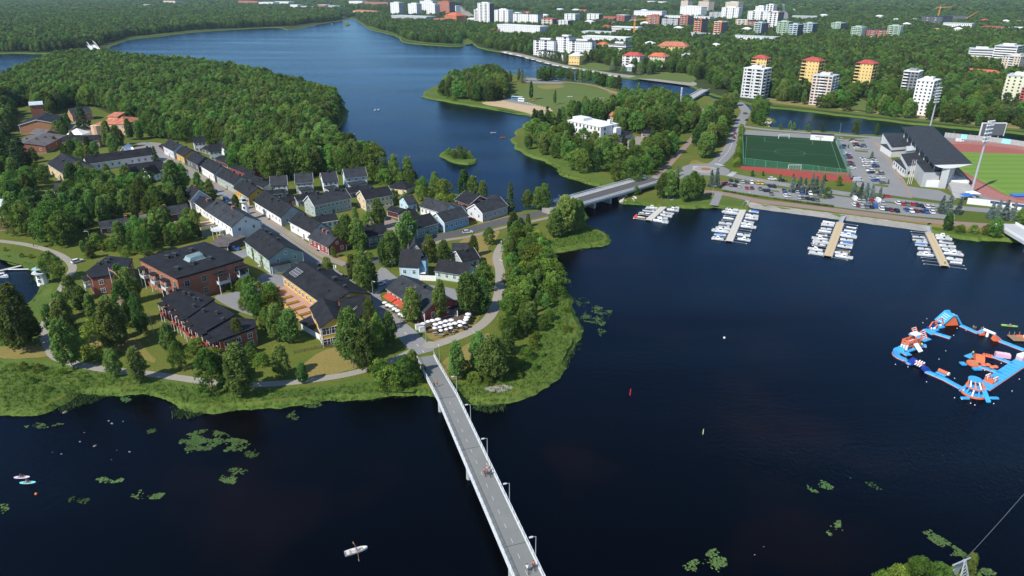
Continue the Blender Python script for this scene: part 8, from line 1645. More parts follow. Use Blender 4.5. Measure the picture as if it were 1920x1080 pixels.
# single trees: base x, base y, top y (photo), kind, width
S=[(20,652,590,'birch',1),(43,656,536,'birch',1.1),(62,640,575,'birch',1),(103,527,471,'broad',.95),(120,600,545,'birch',1),(138,566,516,'birch',1.1),(98,622,570,'birch',.9),(136,690,598,'birch',1.15),(158,585,535,'birch',1.1),(130,645,560,'birch',1),(222,656,562,'birch',1.2),(206,640,590,'birch',1),
     (238,612,528,'birch',1),(268,630,548,'birch',.75),(248,568,500,'birch',.9),(231,545,495,'birch',1.05),(176,600,550,'birch',.8),(216,706,655,'birch',1),(262,716,652,'birch',1.2),(320,660,605,'birch',1.1),(336,694,642,'broad',.7),(400,735,656,'broad',.85),(452,741,646,'birch',1.3),(430,720,665,'birch',1.1),(394,700,660,'broad',.7),
     (530,706,648,'birch',1.2),(568,718,680,'birch',1),(545,643,580,'birch',1.1),(522,640,572,'birch',1.1),(500,622,578,'broad',.8),(478,592,530,'birch',1.05),(488,605,560,'broad',.6),(450,652,596,'birch',1),(662,680,576,'birch',1.1),(690,697,612,'birch',.9),(684,655,600,'birch',.9),(712,655,588,'broad',.6),(732,648,585,'birch',.9),(696,628,560,'broad',.5),
     (617,532,482,'birch',.9),(662,524,476,'birch',.9),(682,545,470,'birch',.95),(698,550,490,'birch',.85),(735,500,432,'birch',1.1),(720,500,448,'birch',1),(752,478,418,'birch',1.1),(768,455,397,'birch',1.1),(774,605,538,'birch',1.1),(825,598,526,'birch',.8),(880,590,512,'birch',1.2),(904,585,520,'birch',1.1),(908,545,490,'broad',.85),(806,492,440,'birch',1),
     (833,498,450,'birch',.95),(888,480,441,'birch',1),(918,458,426,'broad',.9),(652,465,403,'birch',1.2),(672,468,410,'birch',1.2),(635,458,420,'birch',1),(692,432,396,'broad',.8),(712,428,372,'birch',.9),(667,420,388,'birch',.9),(632,468,445,'broad',.6),(680,490,460,'birch',.8),(626,483,462,'broad',.7),(693,488,472,'shrub',.8),(957,398,340,'spruce',.9),
     (1020,395,344,'birch',1.2),(1008,393,350,'birch',1.2),(988,393,356,'birch',1.1),(1057,440,366,'birch',1.15),(1075,432,372,'birch',1),(1040,445,390,'birch',1.2),(962,445,398,'birch',1),(990,425,400,'birch',1),(741,342,290,'birch',.9),(765,340,293,'birch',1),(775,348,318,'broad',.9),(698,337,305,'broad',.9),(720,340,305,'broad',.9),(815,352,322,'birch',1.1),(833,362,336,'broad',.9),
     (870,368,318,'birch',1),(888,372,330,'birch',1.1),(905,374,338,'birch',1),(740,385,355,'broad',.8),(760,388,360,'broad',.8),(788,378,352,'broad',.8),(810,378,356,'broad',.8),(856,662+48,640,'birch',.9),(898,697,622,'birch',1.1),(922,714,628,'birch',1.15),(936,700,645,'birch',1.05),(912,688,640,'birch',.9),(950,665,618,'birch',1.2),(740,715,680,'broad',.8),(760,722,668,'broad',.9),(775,706,655,'birch',.9),(722,712,690,'broad',.7),
     (858,294,274,'willow',.75),(842,291,277,'broad',1.1),(872,294,277,'willow',.8),(851,297,281,'broad',1.1),(866,298,281,'broad',1.1),(880,297,283,'shrub',.7),(837,289,280,'shrub',.7),(862,288,272,'broad',1.1),(1342,352,314,'blue',1),(1333,350,318,'blue',1),(1252,372,318,'birch',1.2),(1240,372,324,'birch',1.1),(1265,366,325,'birch',1),(1296,376,322,'broad',.9),(1283,378,330,'birch',1.2),(1312,370,330,'birch',1.05),(1192,366,348,'broad',1),(1270,330,310,'blue',.9),
     (1485,360,330,'blue',1),(1497,357,330,'blue',1.1),(1508,360,333,'blue',1),(1520,358,326,'blue',1),(1528,362,330,'blue',1),(1540,362,333,'blue',1),(1550,372,350,'broad',.9),(1572,349,330,'broad',.7),(1462,338,326,'birch',1),(1430,330,320,'birch',1),(1410,331,318,'birch',1),(1487,335,325,'birch',1),(1545,340,326,'birch',1),(1600,368,340,'blue',1),(1612,370,342,'blue',1),(1622,372,342,'blue',1.1),(1634,373,344,'blue',1),(1648,374,350,'blue',1),
     (1762,400,366,'blue',1),(1775,402,364,'blue',1.1),(1795,402,370,'blue',1),(1774,432,398,'birch',1.2),(1855,410,378,'blue',1),(1868,410,374,'blue',1),(1882,412,374,'blue',1.1),(1895,413,378,'blue',1),(1863,444,408,'broad',.9),(1915,420,388,'broad',.9),(1463,243,231,'broad',.7),(1488,244,230,'birch',1),(1514,247,232,'broad',.7),(1541,248,232,'broad',.7),(1603,252,224,'birch',1),(1642,254,231,'birch',.9),(1480,241,226,'birch',.9),
     (996,187,152,'birch',.6),(1040,196,168,'birch',.5),(1196,184,155,'birch',.7),(1235,184,162,'birch',.9),(1257,187,170,'broad',.7),(1180,182,168,'birch',.9),(1788,253,250-4,'broad',.6),(1818,257,250,'broad',.6),(1665,345,336,'birch',.8),(1634,296,284,'birch',.9),(1590,272+6,270,'birch',.8),
     (28,310,255,'spruce',1.2),(48,318,256,'spruce',1.3),(36,330,270,'spruce',1.3),(66,305,275,'birch',1),(158,242,190,'spruce',1.3),(122,250,218,'spruce',1),(205,275,226,'birch',1),(225,278,235,'birch',1.1),(214,290,250,'birch',1.1),(295,310,273,'spruce',.9),(120,262,238,'broad',.7),(105,275,255,'birch',1),(245,262,222,'birch',1),(262,262,225,'birch',1.1),(140,300,262,'birch',1),(158,302,268,'broad',.7),(180,300,266,'birch',1),(125,300,270,'broad',.7),
     (140,350,305,'birch',1.2),(160,360,320,'broad',.8),(188,365,322,'broad',.7),(206,365,325,'broad',.7),(245,372,310,'birch',.9),(262,370,325,'birch',1.1),(330,370,300,'birch',1.1),(345,355,305,'birch',1),(322,362,315,'birch',1.2),(375,366,322,'birch',.9),(398,381,336,'birch',1),(444,395,365,'birch',1.1),(455,403,378,'birch',1),(385,372,340,'birch',1),(60,380,325,'birch',1.1),(85,345,308,'broad',.8),(62,402,352,'birch',1.1),(40,430,360,'birch',1.1),(55,440,375,'broad',.8),(105,455,380,'broad',1),(125,460,395,'broad',.9),(28,440,380,'broad',.8),(82,452,390,'birch',1.1),
     (1680,1092,1060,'shrub',.8),(1720,1094,1048,'broad',1.15),(1755,1096,1058,'broad',1.1),(1812,1085,1038,'birch',.9),(1650,1098,1072,'shrub',.9),(1738,1076,1054,'broad',1),(1700,1080,1058,'broad',1.1)]
FOOT.append(PW0([(74,372),(100,358),(130,370),(120,402),(90,398)]))
for(x,y,yt,k,ws)in S:
    tree(k,x,y,yt,None,ws)
def grove(poly,n,kinds,hr,ws=(.85,1.2),group=None,mind=4.0):
    W=[tuple(G(*p))[:2]for p in poly]; a=np.array(W); lo,hi=a.min(0),a.max(0); got=[]; tries=0
    while len(got)<n and tries<40:
        tries+=1; q=rng.uniform(lo,hi,(n*6,2)); q=q[pip(q,W)]
        if len(q)==0:continue
        q=q[free(q,2.0)]
        for p in q:
            if len(got)>=n:break
            if all((p[0]-g[0])**2+(p[1]-g[1])**2>mind*mind for g in got):got.append(p)
    ks,wt=zip(*kinds)
    for p in got:tree(R.choices(ks,wt)[0],0,0,None,R.uniform(*hr),R.uniform(*ws),p,group)
BB=[('birch',3),('broad',2)]
grove([(150,336),(190,340),(235,352),(290,350),(305,362),(230,374),(160,364)],14,BB,(8,12))
grove([(0,348),(60,332),(95,346),(72,366),(30,395),(0,402)],12,BB,(9,14))
grove([(0,300),(60,300),(90,330),(60,345),(0,340)],8,BB,(9,14))
grove([(112,235),(128,232),(135,255),(118,275),(108,262)],5,BB,(7,11))
grove([(60,405),(110,405),(150,440),(130,466),(90,462),(50,440)],14,BB,(8,13))
grove([(262,408),(300,396),(345,388),(362,395),(300,408)],8,BB,(9,13))
grove([(160,470),(210,462),(262,478),(250,482),(205,478),(170,486)],6,[('shrub',2),('broad',1)],(2,5))
grove([(120,590),(200,560),(225,600),(200,660),(150,680),(110,660)],7,[('shrub',1),('birch',2)],(4,11))
grove([(140,262),(200,300),(205,312),(160,312),(125,296)],7,BB,(7,11))
grove([(60,400),(100,385),(140,360),(230,372),(300,378),(335,390),(285,408),(262,410),(200,425),(150,462),(90,450)],38,BB,(10,15))
grove([(240,455),(262,440),(300,432),(365,425),(385,445),(330,462),(290,478),(255,482),(200,468)],20,BB,(8,13))
grove([(150,470),(200,455),(240,470),(200,480),(160,490)],5,[('shrub',2),('birch',1)],(3,7))
grove([(945,455),(968,436),(1000,440),(1014,480),(1030,515),(1047,545),(1030,575),(1010,610),(975,632),(945,636),(944,600),(952,555),(950,510),(942,480)],70,[('birch',2),('broad',3),('shrub',1)],(4.5,9.5),mind=3.0)
grove([(1030,440),(1060,425),(1090,412),(1085,436),(1050,450)],5,BB,(9,14))
grove([(700,340),(740,342),(790,352),(850,368),(850,385),(800,372),(760,360)],12,[('broad',2),('shrub',2),('birch',1)],(4,9))
grove([(982,280),(975,268),(1000,250),(1030,230),(1056,235),(1058,262),(1085,280),(1120,288),(1150,288),(1185,290),(1222,312),(1228,328),(1205,345),(1160,350),(1130,335),(1092,328),(1062,316),(1045,300),(1010,288)],54,[('birch',2),('broad',2),('spruce',.4)],(10,16),mind=5)
grove([(1000,250),(1015,240),(1030,236),(1030,248),(1010,258)],4,[('spruce',1)],(15,19))
grove([(1290,290),(1320,302),(1342,282),(1362,250),(1370,225),(1345,212),(1328,215),(1322,240),(1300,265)],26,[('birch',3),('broad',1)],(12,17),mind=5)
grove([(1340,196),(1395,200),(1440,212),(1436,238),(1412,234),(1395,212),(1360,205)],14,[('birch',2),('broad',2)],(9,14),mind=5)
grove([(810,176),(830,164),(862,176),(890,192),(860,190),(830,184)],10,[('shrub',1)],(2,4))
grove([(955,165),(985,158),(985,150),(955,152)],6,[('willow',2),('birch',1)],(11,15),(.4,.6))
grove([(1088,126),(1130,133),(1180,140),(1270,148),(1270,142),(1180,134),(1130,128)],9,[('willow',2),('broad',1)],(8,12),(.5,.8),mind=8)
grove([(1000,108),(1060,121),(1060,118),(1010,105)],8,[('willow',1)],(7,10),(.6,.9),mind=7)
grove([(300,655),(360,668),(420,690),(500,690),(480,660),(400,662),(340,650)],8,[('shrub',2),('broad',1)],(2.5,6))
grove([(280,690),(380,722),(470,728),(420,712),(330,700)],7,[('shrub',1)],(2,4))
grove([(700,700),(785,700),(786,728),(720,730)],9,[('shrub',2),('broad',1)],(2.5,6),mind=3)
grove([(835,700),(900,725),(960,710),(1000,660),(1030,600),(1000,640),(950,690)],12,[('shrub',2),('broad',1)],(2,5))
grove([(440,545),(470,548),(490,545),(520,560),(540,590),(520,600),(480,580),(450,590)],10,[('broad',2),('shrub',2)],(3,8))
grove([(415,520),(460,505),(470,540),(430,548)],6,[('shrub',1)],(2,3.5),mind=2.5)
grove([(0,470),(90,500),(120,480),(60,465)],6,[('shrub',1)],(1.5,3))
grove([(1790,440),(1860,442),(1900,446),(1900,440),(1800,432)],7,[('shrub',1)],(2,4))
grove([(640,500),(700,490),(770,470),(820,470),(900,475),(870,500),(800,500)],8,[('shrub',2),('broad',1)],(1.5,4))
grove([(1190,292),(1225,285),(1258,270),(1272,268),(1258,296),(1243,312),(1226,322)],16,BB,(10,15),mind=5)
grove([(20,690),(110,690),(240,705),(240,722),(140,724),(40,745)],5,[('shrub',1)],(1.2,2.4))
grove([(1000,600),(1040,560),(1066,575),(1070,620),(1040,680),(985,700),(930,735),(960,690)],9,[('shrub',1)],(1.0,2.4))
# hedge beside the football pitch
t=thing('clipped_hedge','long loose green hedge between the stadium road and the pitch','hedge',G(1385,300)); P=crom([G(*q)for q in((1380,313),(1384,290),(1388,265),(1391,240))],10)
for i,q in enumerate(P):
    c,tk=TP['shrub'][i%3]; o=obj('hedge_clump',c,t,q-t.location+Vector((R.uniform(-.5,.5),0,-.3)),R.uniform(0,6)); o.scale=(.22,.22,.24)
t=thing('clipped_hedge','dark clipped hedge along the front of the harbour car park','hedge',G(1356,361)); P=crom([G(*q)for q in((1356,359),(1420,369),(1500,380),(1560,388))],14)
for i,q in enumerate(P):o=obj('hedge_clump',TP['shrub'][i%3][0],t,q-t.location,R.uniform(0,6)); o.scale=(.1,.1,.07)
t=thing('clipped_hedge','curved green hedge before the large brick block','hedge',G(428,546)); P=crom([G(*q)for q in((424,545),(445,542),(462,535),(472,526))],5)
for i,q in enumerate(P):o=obj('hedge_clump',TP['shrub'][i%3][0],t,q-t.location,R.uniform(0,6)); o.scale=(.12,.12,.1)

# ------------------------------------------------------------------ woods that read as one mass: instanced on points
def wood(name,label,pts,hs,kinds,ws,with_trunk=True):
    me=bpy.data.meshes.new(name); n=len(pts); z=np.full((n,1),LZ); me.from_pydata(np.concatenate([pts,z],1).tolist(),[],[])
    o=obj(name,me,None,kind='stuff',label=label); o['category']='wood'
    sel=rng.choice(len(kinds),n); sc_=np.stack([hs/15*ws*rng.uniform(.75,1.32,n)]*2+[hs/15],1)
    at=me.attributes.new('pick','INT','POINT'); at.data.foreach_set('value',sel.astype(np.int32))
    at=me.attributes.new('sz','FLOAT_VECTOR','POINT'); at.data.foreach_set('vector',sc_.astype(np.float32).ravel())
    at=me.attributes.new('rt','FLOAT_VECTOR','POINT'); rt=np.zeros((n,3),np.float32); rt[:,2]=rng.uniform(0,6.28,n); at.data.foreach_set('vector',rt.ravel())
    ng=bpy.data.node_groups.new(name,'GeometryNodeTree'); ng.interface.new_socket('Geometry',in_out='INPUT',socket_type='NodeSocketGeometry'); ng.interface.new_socket('Geometry',in_out='OUTPUT',socket_type='NodeSocketGeometry')
    N=ng.nodes; gi=N.new('NodeGroupInput'); go=N.new('NodeGroupOutput'); ip=N.new('GeometryNodeInstanceOnPoints'); ip.inputs['Pick Instance'].default_value=True
    g2i=N.new('GeometryNodeGeometryToInstance')
    for(cr,tr)in reversed(kinds):
        oc=N.new('GeometryNodeObjectInfo'); oc.inputs[0].default_value=cr
        if tr is not None and with_trunk:
            ot=N.new('GeometryNodeObjectInfo'); ot.inputs[0].default_value=tr; j=N.new('GeometryNodeJoinGeometry'); ng.links.new(oc.outputs['Geometry'],j.inputs[0]); ng.links.new(ot.outputs['Geometry'],j.inputs[0])
            a=N.new('GeometryNodeGeometryToInstance'); ng.links.new(j.outputs[0],a.inputs[0]); ng.links.new(a.outputs[0],g2i.inputs[0])
        else:
            a=N.new('GeometryNodeGeometryToInstance'); ng.links.new(oc.outputs['Geometry'],a.inputs[0]); ng.links.new(a.outputs[0],g2i.inputs[0])
    jj=N.new('GeometryNodeJoinGeometry')
    for l in list(g2i.inputs[0].links):ng.links.new(l.from_node.outputs[0],jj.inputs[0]); ng.links.remove(l)if False else None
    ng.nodes.remove(g2i)
    ng.links.new(gi.outputs[0],ip.inputs['Points']); ng.links.new(jj.outputs[0],ip.inputs['Instance'])
    for nm,ty,sk in(('pick','INT','Instance Index'),('sz','FLOAT_VECTOR','Scale'),('rt','FLOAT_VECTOR','Rotation')):
        q=N.new('GeometryNodeInputNamedAttribute'); q.data_type=ty; q.inputs[0].default_value=nm; ng.links.new(q.outputs[0],ip.inputs[sk])
    ng.links.new(ip.outputs[0],go.inputs[0]); md=o.modifiers.new('scatter','NODES'); md.node_group=ng; return o
def proto_objs(kinds):
    out=[]
    for k in kinds:
        seen=set()
        for(o,kd,*_r)in TREES:
            if kd==k:
                cr=[c for c in o.children if c.name.startswith('crown')][0]; tr=[c for c in o.children if c.name.startswith('trunk')][0]
                if cr.data.name not in seen:seen.add(cr.data.name); out.append((cr,tr))
    return out
def scatter(poly_w,spacing,jit=.42,incl=None):
    a=np.array(poly_w); lo,hi=a.min(0),a.max(0); xs=np.arange(lo[0],hi[0],spacing); ys=np.arange(lo[1],hi[1],spacing*.9)
    X,Y=np.meshgrid(xs,ys); X[::2]+=spacing/2; q=np.stack([X.ravel(),Y.ravel()],1)+rng.uniform(-jit,jit,(X.size,2))*spacing
    return q[pip(q,poly_w)]
def PW(px):return[tuple(G(*p))[:2]for p in px]
def inview(q,m=40):return q[np.abs(q[:,0])<q[:,1]*.80+m]
tree('pine',1690,172,None,16); tree('pine',1650,178,None,17); tree('pine',1780,190,None,16)
mixed=proto_objs(['birch','birch','broad']); dark=proto_objs(['pine','pine','birch','spruce','broad'])
# island wood: nearest edge as single trees, the rest as one mass
ISW=PW([(-120,215),(0,172),(62,141),(112,119),(190,114),(260,125),(360,132),(440,144),(500,160),(560,178),(618,195),(638,206),(632,226),(613,250),(622,276),(652,302),(700,322),(716,332),(660,328),(610,326),(560,336),(510,340),(470,330),(440,318),(432,300),(428,280),(400,272),(365,268),(320,264),(285,258),(250,240),(205,206),(180,200),(128,198),(98,216),(60,196),(0,205)])
q=inview(scatter(ISW,4.3)); q=q[free(q,1.0)]
hole=PW([(420,184),(432,180),(452,181),(455,188),(425,190)]); q=q[~pip(q,hole)]
d=np.hypot(q[:,0],q[:,1]); py_=np.array([PX((a[0],a[1],LZ))[1]for a in q]); px_=np.array([PX((a[0],a[1],LZ))[0]for a in q])
front=(py_>300)|((px_<440)&(py_>252)&(px_>240))
fi=np.where(front)[0]; fi=fi[np.argsort(-py_[fi])][:40]
for i in fi:tree(R.choices(['birch','broad'],[4,1])[0],0,0,None,R.uniform(14,19),R.uniform(.85,1.1),q[i],'birches at the near edge of the island wood')
rest=np.delete(q,fi,0); wood('island_wood','dense green birch wood covering the far half of the island',rest,rng.uniform(11,18.5,len(rest)),mixed+dark[-3:],.9)
# islet, small woods on the left
LW=PW([(-120,260),(0,210),(22,212),(26,240),(12,262),(18,290),(0,330),(-120,360)]); q=inview(scatter(LW,6.5)); q=q[free(q,1)]; wood('left_edge_wood','dark trees at the left edge beyond the brick halls',q,rng.uniform(12,17,len(q)),dark,1.0)
q=scatter(PW([(1060,222),(1100,216),(1140,214),(1165,195),(1230,192),(1290,206),(1305,225),(1300,245),(1262,255),(1235,250),(1200,250),(1160,248),(1150,232),(1110,232)]),6.5); q=q[free(q,1)]; wood('park_wood','loose green wood around the telecom mast in the park',q,rng.uniform(10,16,len(q)),mixed,1.0)
q=scatter(PW([(828,180),(845,164),(885,152),(925,146),(948,158),(950,182),(925,190),(895,192),(862,186)]),6.0); q=q[free(q,1)]; wood('park_point_wood','dense round wood on the point of the park island',q,rng.uniform(13,18,len(q)),mixed,1.0)
q=scatter(PW([(1008,152),(1060,151.5),(1110,157),(1150,168),(1190,178),(1188,176),(1150,165),(1110,154),(1060,148.5),(1010,148)]),6.5); q=q[rng.uniform(0,1,len(q))<.75]; wood('canal_path_trees','row of trees between the park path and the canal',q,rng.uniform(10,15,len(q)),mixed,1.0)
q=scatter(PW([(1445,188),(1520,200),(1620,213),(1700,222),(1800,233),(1930,245),(1930,225),(1800,214),(1700,205),(1620,198),(1520,188),(1450,180)]),9); q=q[free(q,1)]; q=q[rng.uniform(0,1,len(q))<.8]; wood('canal_bank_trees','row of green trees along the canal bank before the towers',q,rng.uniform(11,16,len(q)),mixed,1.05)
# left far bank
near_l=PW([(-300,100),(0,97),(60,97),(100,97.5),(125,92),(160,90),(205,80),(238,70),(300,63),(350,57.5),(400,54),(450,52.5),(520,49),(560,48),(600,42.5),(640,36.5),(640,33),(560,25),(450,26),(330,24),(250,22),(0,28),(-300,30)])
q=inview(scatter(near_l,9.0)); q=q[free(q,2)]; q=q[~pip(q,PW([(470,53),(530,49),(545,53),(555,47),(590,42),(600,45),(540,56),(470,56)]))]
wood('left_bank_wood','dense wood on the far left bank of the river',q,rng.uniform(13,19,len(q)),mixed+dark,1.05,False)
far_l=PW([(-400,30),(0,28),(250,22),(330,24),(450,26),(560,25),(640,30),(640,-4),(-400,-4)])
q=inview(scatter(far_l,17.0)); q=q[free(q,4)]; q=q[rng.uniform(0,1,len(q))<.85]; wood('left_distant_wood','distant wood and gardens beyond the left bank',q,rng.uniform(14,20,len(q)),mixed+dark,1.7,False)
# right far bank: nearer wood, middle, distant
R1=PW([(668,34),(686,44),(705,54),(742,63),(762,75),(800,80),(860,83),(884,77),(908,88),(948,95),(995,104),(1060,119),(1120,127),(1200,138),(1260,142),(1310,150),(1345,168),(1390,182),(1445,186),(1520,195),(1620,207),(1700,217),(1800,229),(1950,243),(2200,262),(2200,75),(1930,72),(1500,72),(1100,60),(900,50),(700,34)])
q=inview(scatter(R1,8.0)); q=q[free(q,2)]
kx=np.array([PX((a[0],a[1],LZ))for a in q]); edge=(kx[:,0]>1440)&(kx[:,1]>182+(kx[:,0]-1440)*.085); q=q[~(edge&(rng.uniform(0,1,len(q))<.8))]; kx=np.array([PX((a[0],a[1],LZ))for a in q])
thin=(kx[:,1]>100)&(kx[:,0]<1330)&(rng.uniform(0,1,len(q))<.35); q=q[~thin]
wood('right_bank_wood','mixed wood between the far river bank, towers and hospital',q,rng.uniform(10,15.5,len(q)),dark+mixed,1.05,False)
R2=PW([(640,30),(700,34),(900,50),(1100,60),(1500,72),(1930,72),(2200,75),(2200,26),(1930,26),(640,22)])
q=inview(scatter(R2,11.0)); q=q[free(q,3)]; kx=np.array([PX((a[0],a[1],LZ))for a in q]); q=q[~((kx[:,0]<1450)&(rng.uniform(0,1,len(q))<.3))]
wood('city_wood','trees standing between the city blocks across the river',q,rng.uniform(8,12.5,len(q)),dark+mixed,1.5,False)
R3=PW([(640,22),(1930,26),(2300,26),(2300,-8),(640,-8)])
q=inview(scatter(R3,24.0)); q=q[free(q,3)]; wood('distant_wood','endless dark green wood reaching the horizon',q,rng.uniform(15,21,len(q)),dark+mixed,2.3,False)

# ------------------------------------------------------------------ reeds, tall grass, lily pads, stones
tf=MB()
for k in range(18):
    a_=R.uniform(0,6.28); r_=R.uniform(0,1.0); x,y=r_*math.cos(a_),r_*math.sin(a_); h_=R.uniform(.5,1.2); b_=R.uniform(0,6.28); dx,dy=.07*math.cos(b_),.07*math.sin(b_); lx,ly=R.uniform(-.3,.3),R.uniform(-.3,.3)
    tf.add([(x-dx,y-dy,0),(x+dx,y+dy,0),(x+lx,y+ly,h_)],[(0,1,2)])
REED=leaf_mat('reed_blades',(0.084,0.15,0.026),.02,.3)
def tufts(name,label,polys,spacing,hs,mt,zz,extra=None):
    me0=tf.mesh('tuft',mt); base=obj(name,me0,None)
    pts=np.concatenate([scatter(PW(p),spacing)for p in polys]); pts=inview(pts,10); pts=pts[free(pts,.3)]if zz>.5 else pts; zz=np.full(len(pts),zz)
    if extra is not None:pts=np.concatenate([pts,extra[:,:2]]); zz=np.concatenate([zz,extra[:,2]])
    n=len(pts); me=bpy.data.meshes.new(name)
    o=base; src=me0; o.data=me; me.materials.append(mt)
    o['kind']='stuff'; o['label']=label; o['category']='grass'
    # real blades, one mesh: copy the tuft at every point
    tv=np.array([v.co[:]for v in src.vertices]); tfc=np.array([p.vertices[:]for p in src.polygons]); s=rng.uniform(.7,1.3,n)*hs; a=rng.uniform(0,6.28,n)
    ca,sa=np.cos(a)*s,np.sin(a)*s; X=tv[None,:,0]*ca[:,None]-tv[None,:,1]*sa[:,None]+pts[:,0][:,None]; Y=tv[None,:,0]*sa[:,None]+tv[None,:,1]*ca[:,None]+pts[:,1][:,None]; Z=tv[None,:,2]*s[:,None]+zz[:,None]
    V=np.stack([X,Y,Z],2).reshape(-1,3); F=(tfc[None]+(np.arange(n)*len(tv))[:,None,None]).reshape(-1,3)
    m2=bpy.data.meshes.new(name); m2.from_pydata(V.tolist(),[],F.tolist()); m2.materials.append(mt)
    at=m2.attributes.new('tint','FLOAT','FACE'); at.data.foreach_set('value',np.repeat(rng.uniform(0,1,n),len(tfc)).astype(np.float32)); o.data=m2; return o
EX=[]
for nm,far in(('island_ground',330),('park_island',420)):
    P,Q=RINGS[nm]
    for i in range(len(P)):
        a,b=P[i],P[(i+1)%len(P)]; c_=Q[i]
        if a.y>far or abs(a.x)>a.y*.8+10 or a.y<60 or(nm=='park_island' and a.x>80):continue
        for k in range(max(1,int((b-a).length*1.6))):
            u,v=R.random(),R.random()*(.5+.75*max(0,math.sin(i*.21)*math.sin(i*.047+1))); p=a.lerp(b,u); p=p.lerp(Q[i].lerp(Q[(i+1)%len(P)],u),v); EX.append((p.x,p.y,max(p.z,-.15)-.05))
EX=np.array(EX)
tufts('shore_reeds','bright green sedge along the near island shore',[[(0,764),(60,765),(105,748),(150,727),(262,725),(300,736),(345,754),(390,759),(450,755),(600,741),(785,731),(785,705),(740,712),(600,728),(460,735),(380,732),(300,716),(170,698),(60,682),(0,680)]],1.25,.68,REED,LZ,EX)
tufts('shore_reeds','bright green sedge on the point right of the footbridge',[[(830,722),(850,738),(890,746),(950,739),(1009,720),(1040,694),(1062,664),(1077,624),(1075,594),(1067,563),(1050,548),(1038,565),(1030,595),(1005,640),(985,672),(935,714),(880,720)],[(1022,478),(1042,466),(1080,459),(1124,453),(1135,446),(1122,435),(1100,426),(1060,440),(1030,455)]],1.25,.68,REED,LZ)
WREED=leaf_mat('water_reeds',(0.05,0.085,0.03),.02,.2)
tufts('water_reeds','dark reeds standing in the shallow water by the points',[[(1030,690),(1045,705),(1068,670),(1086,620),(1082,590),(1072,575),(1076,625),(1060,665)],[(110,760),(150,735),(200,735),(180,745),(140,755),(118,768)],[(322,765),(345,758),(390,763),(372,772),(345,780),(330,778)],[(880,755),(940,750),(950,762),(905,768)]],1.0,.8,WREED,0.0)
LILY=leaf_mat('lily_leaves',(0.052,0.095,0.032),.02,0.0)
def lilies(label,poly,n,rad=.22,dens=.5):
    W=PW([])if False else[tuple(G(x,y,0))[:2]for x,y in poly]; a=np.array(W); lo,hi=a.min(0),a.max(0); q=rng.uniform(lo,hi,(n*8,2)); q=q[pip(q,W)]
    ph=rng.uniform(0,6.28,3); f=np.sin(q[:,0]*1.3+ph[0]+np.sin(q[:,1]))+np.sin(q[:,1]*1.6+ph[1]+np.sin(q[:,0]*.7))+np.sin((q[:,0]+q[:,1])*.6+ph[2])+rng.normal(0,.8,len(q)); c0=q.mean(0); e=np.hypot(*((q-c0)/(q.std(0)+.1)).T); q=q[(f-.55*(e-1))>(1-dens)*2-.35][:n]
    b=MB(); T=[]
    for x,y in q:
        r_=rad*R.uniform(.6,1.3); a0=R.uniform(0,6.28); k=8
        vs=[(x,y,.03)]+[(x+r_*math.cos(a0+5.7*j/(k-1)),y+r_*math.sin(a0+5.7*j/(k-1)),.03+R.uniform(0,.04))for j in range(k)]
        b.add(vs,[(0,j,j+1)for j in range(1,k)]); T+=[R.random()]*(k-1)
    o=b.build('lily_pads',LILY,None,kind='stuff',label=label,category='water plants'); at=o.data.attributes.new('tint','FLOAT','FACE'); at.data.foreach_set('value',T); return o
lilies('largest lily pad bed in the dark bay left of the footbridge',[(334,830),(350,815),(372,806),(400,806),(420,812),(440,822),(460,825),(470,832),(455,845),(430,848),(400,843),(370,846),(352,850)],900,.26,.7)
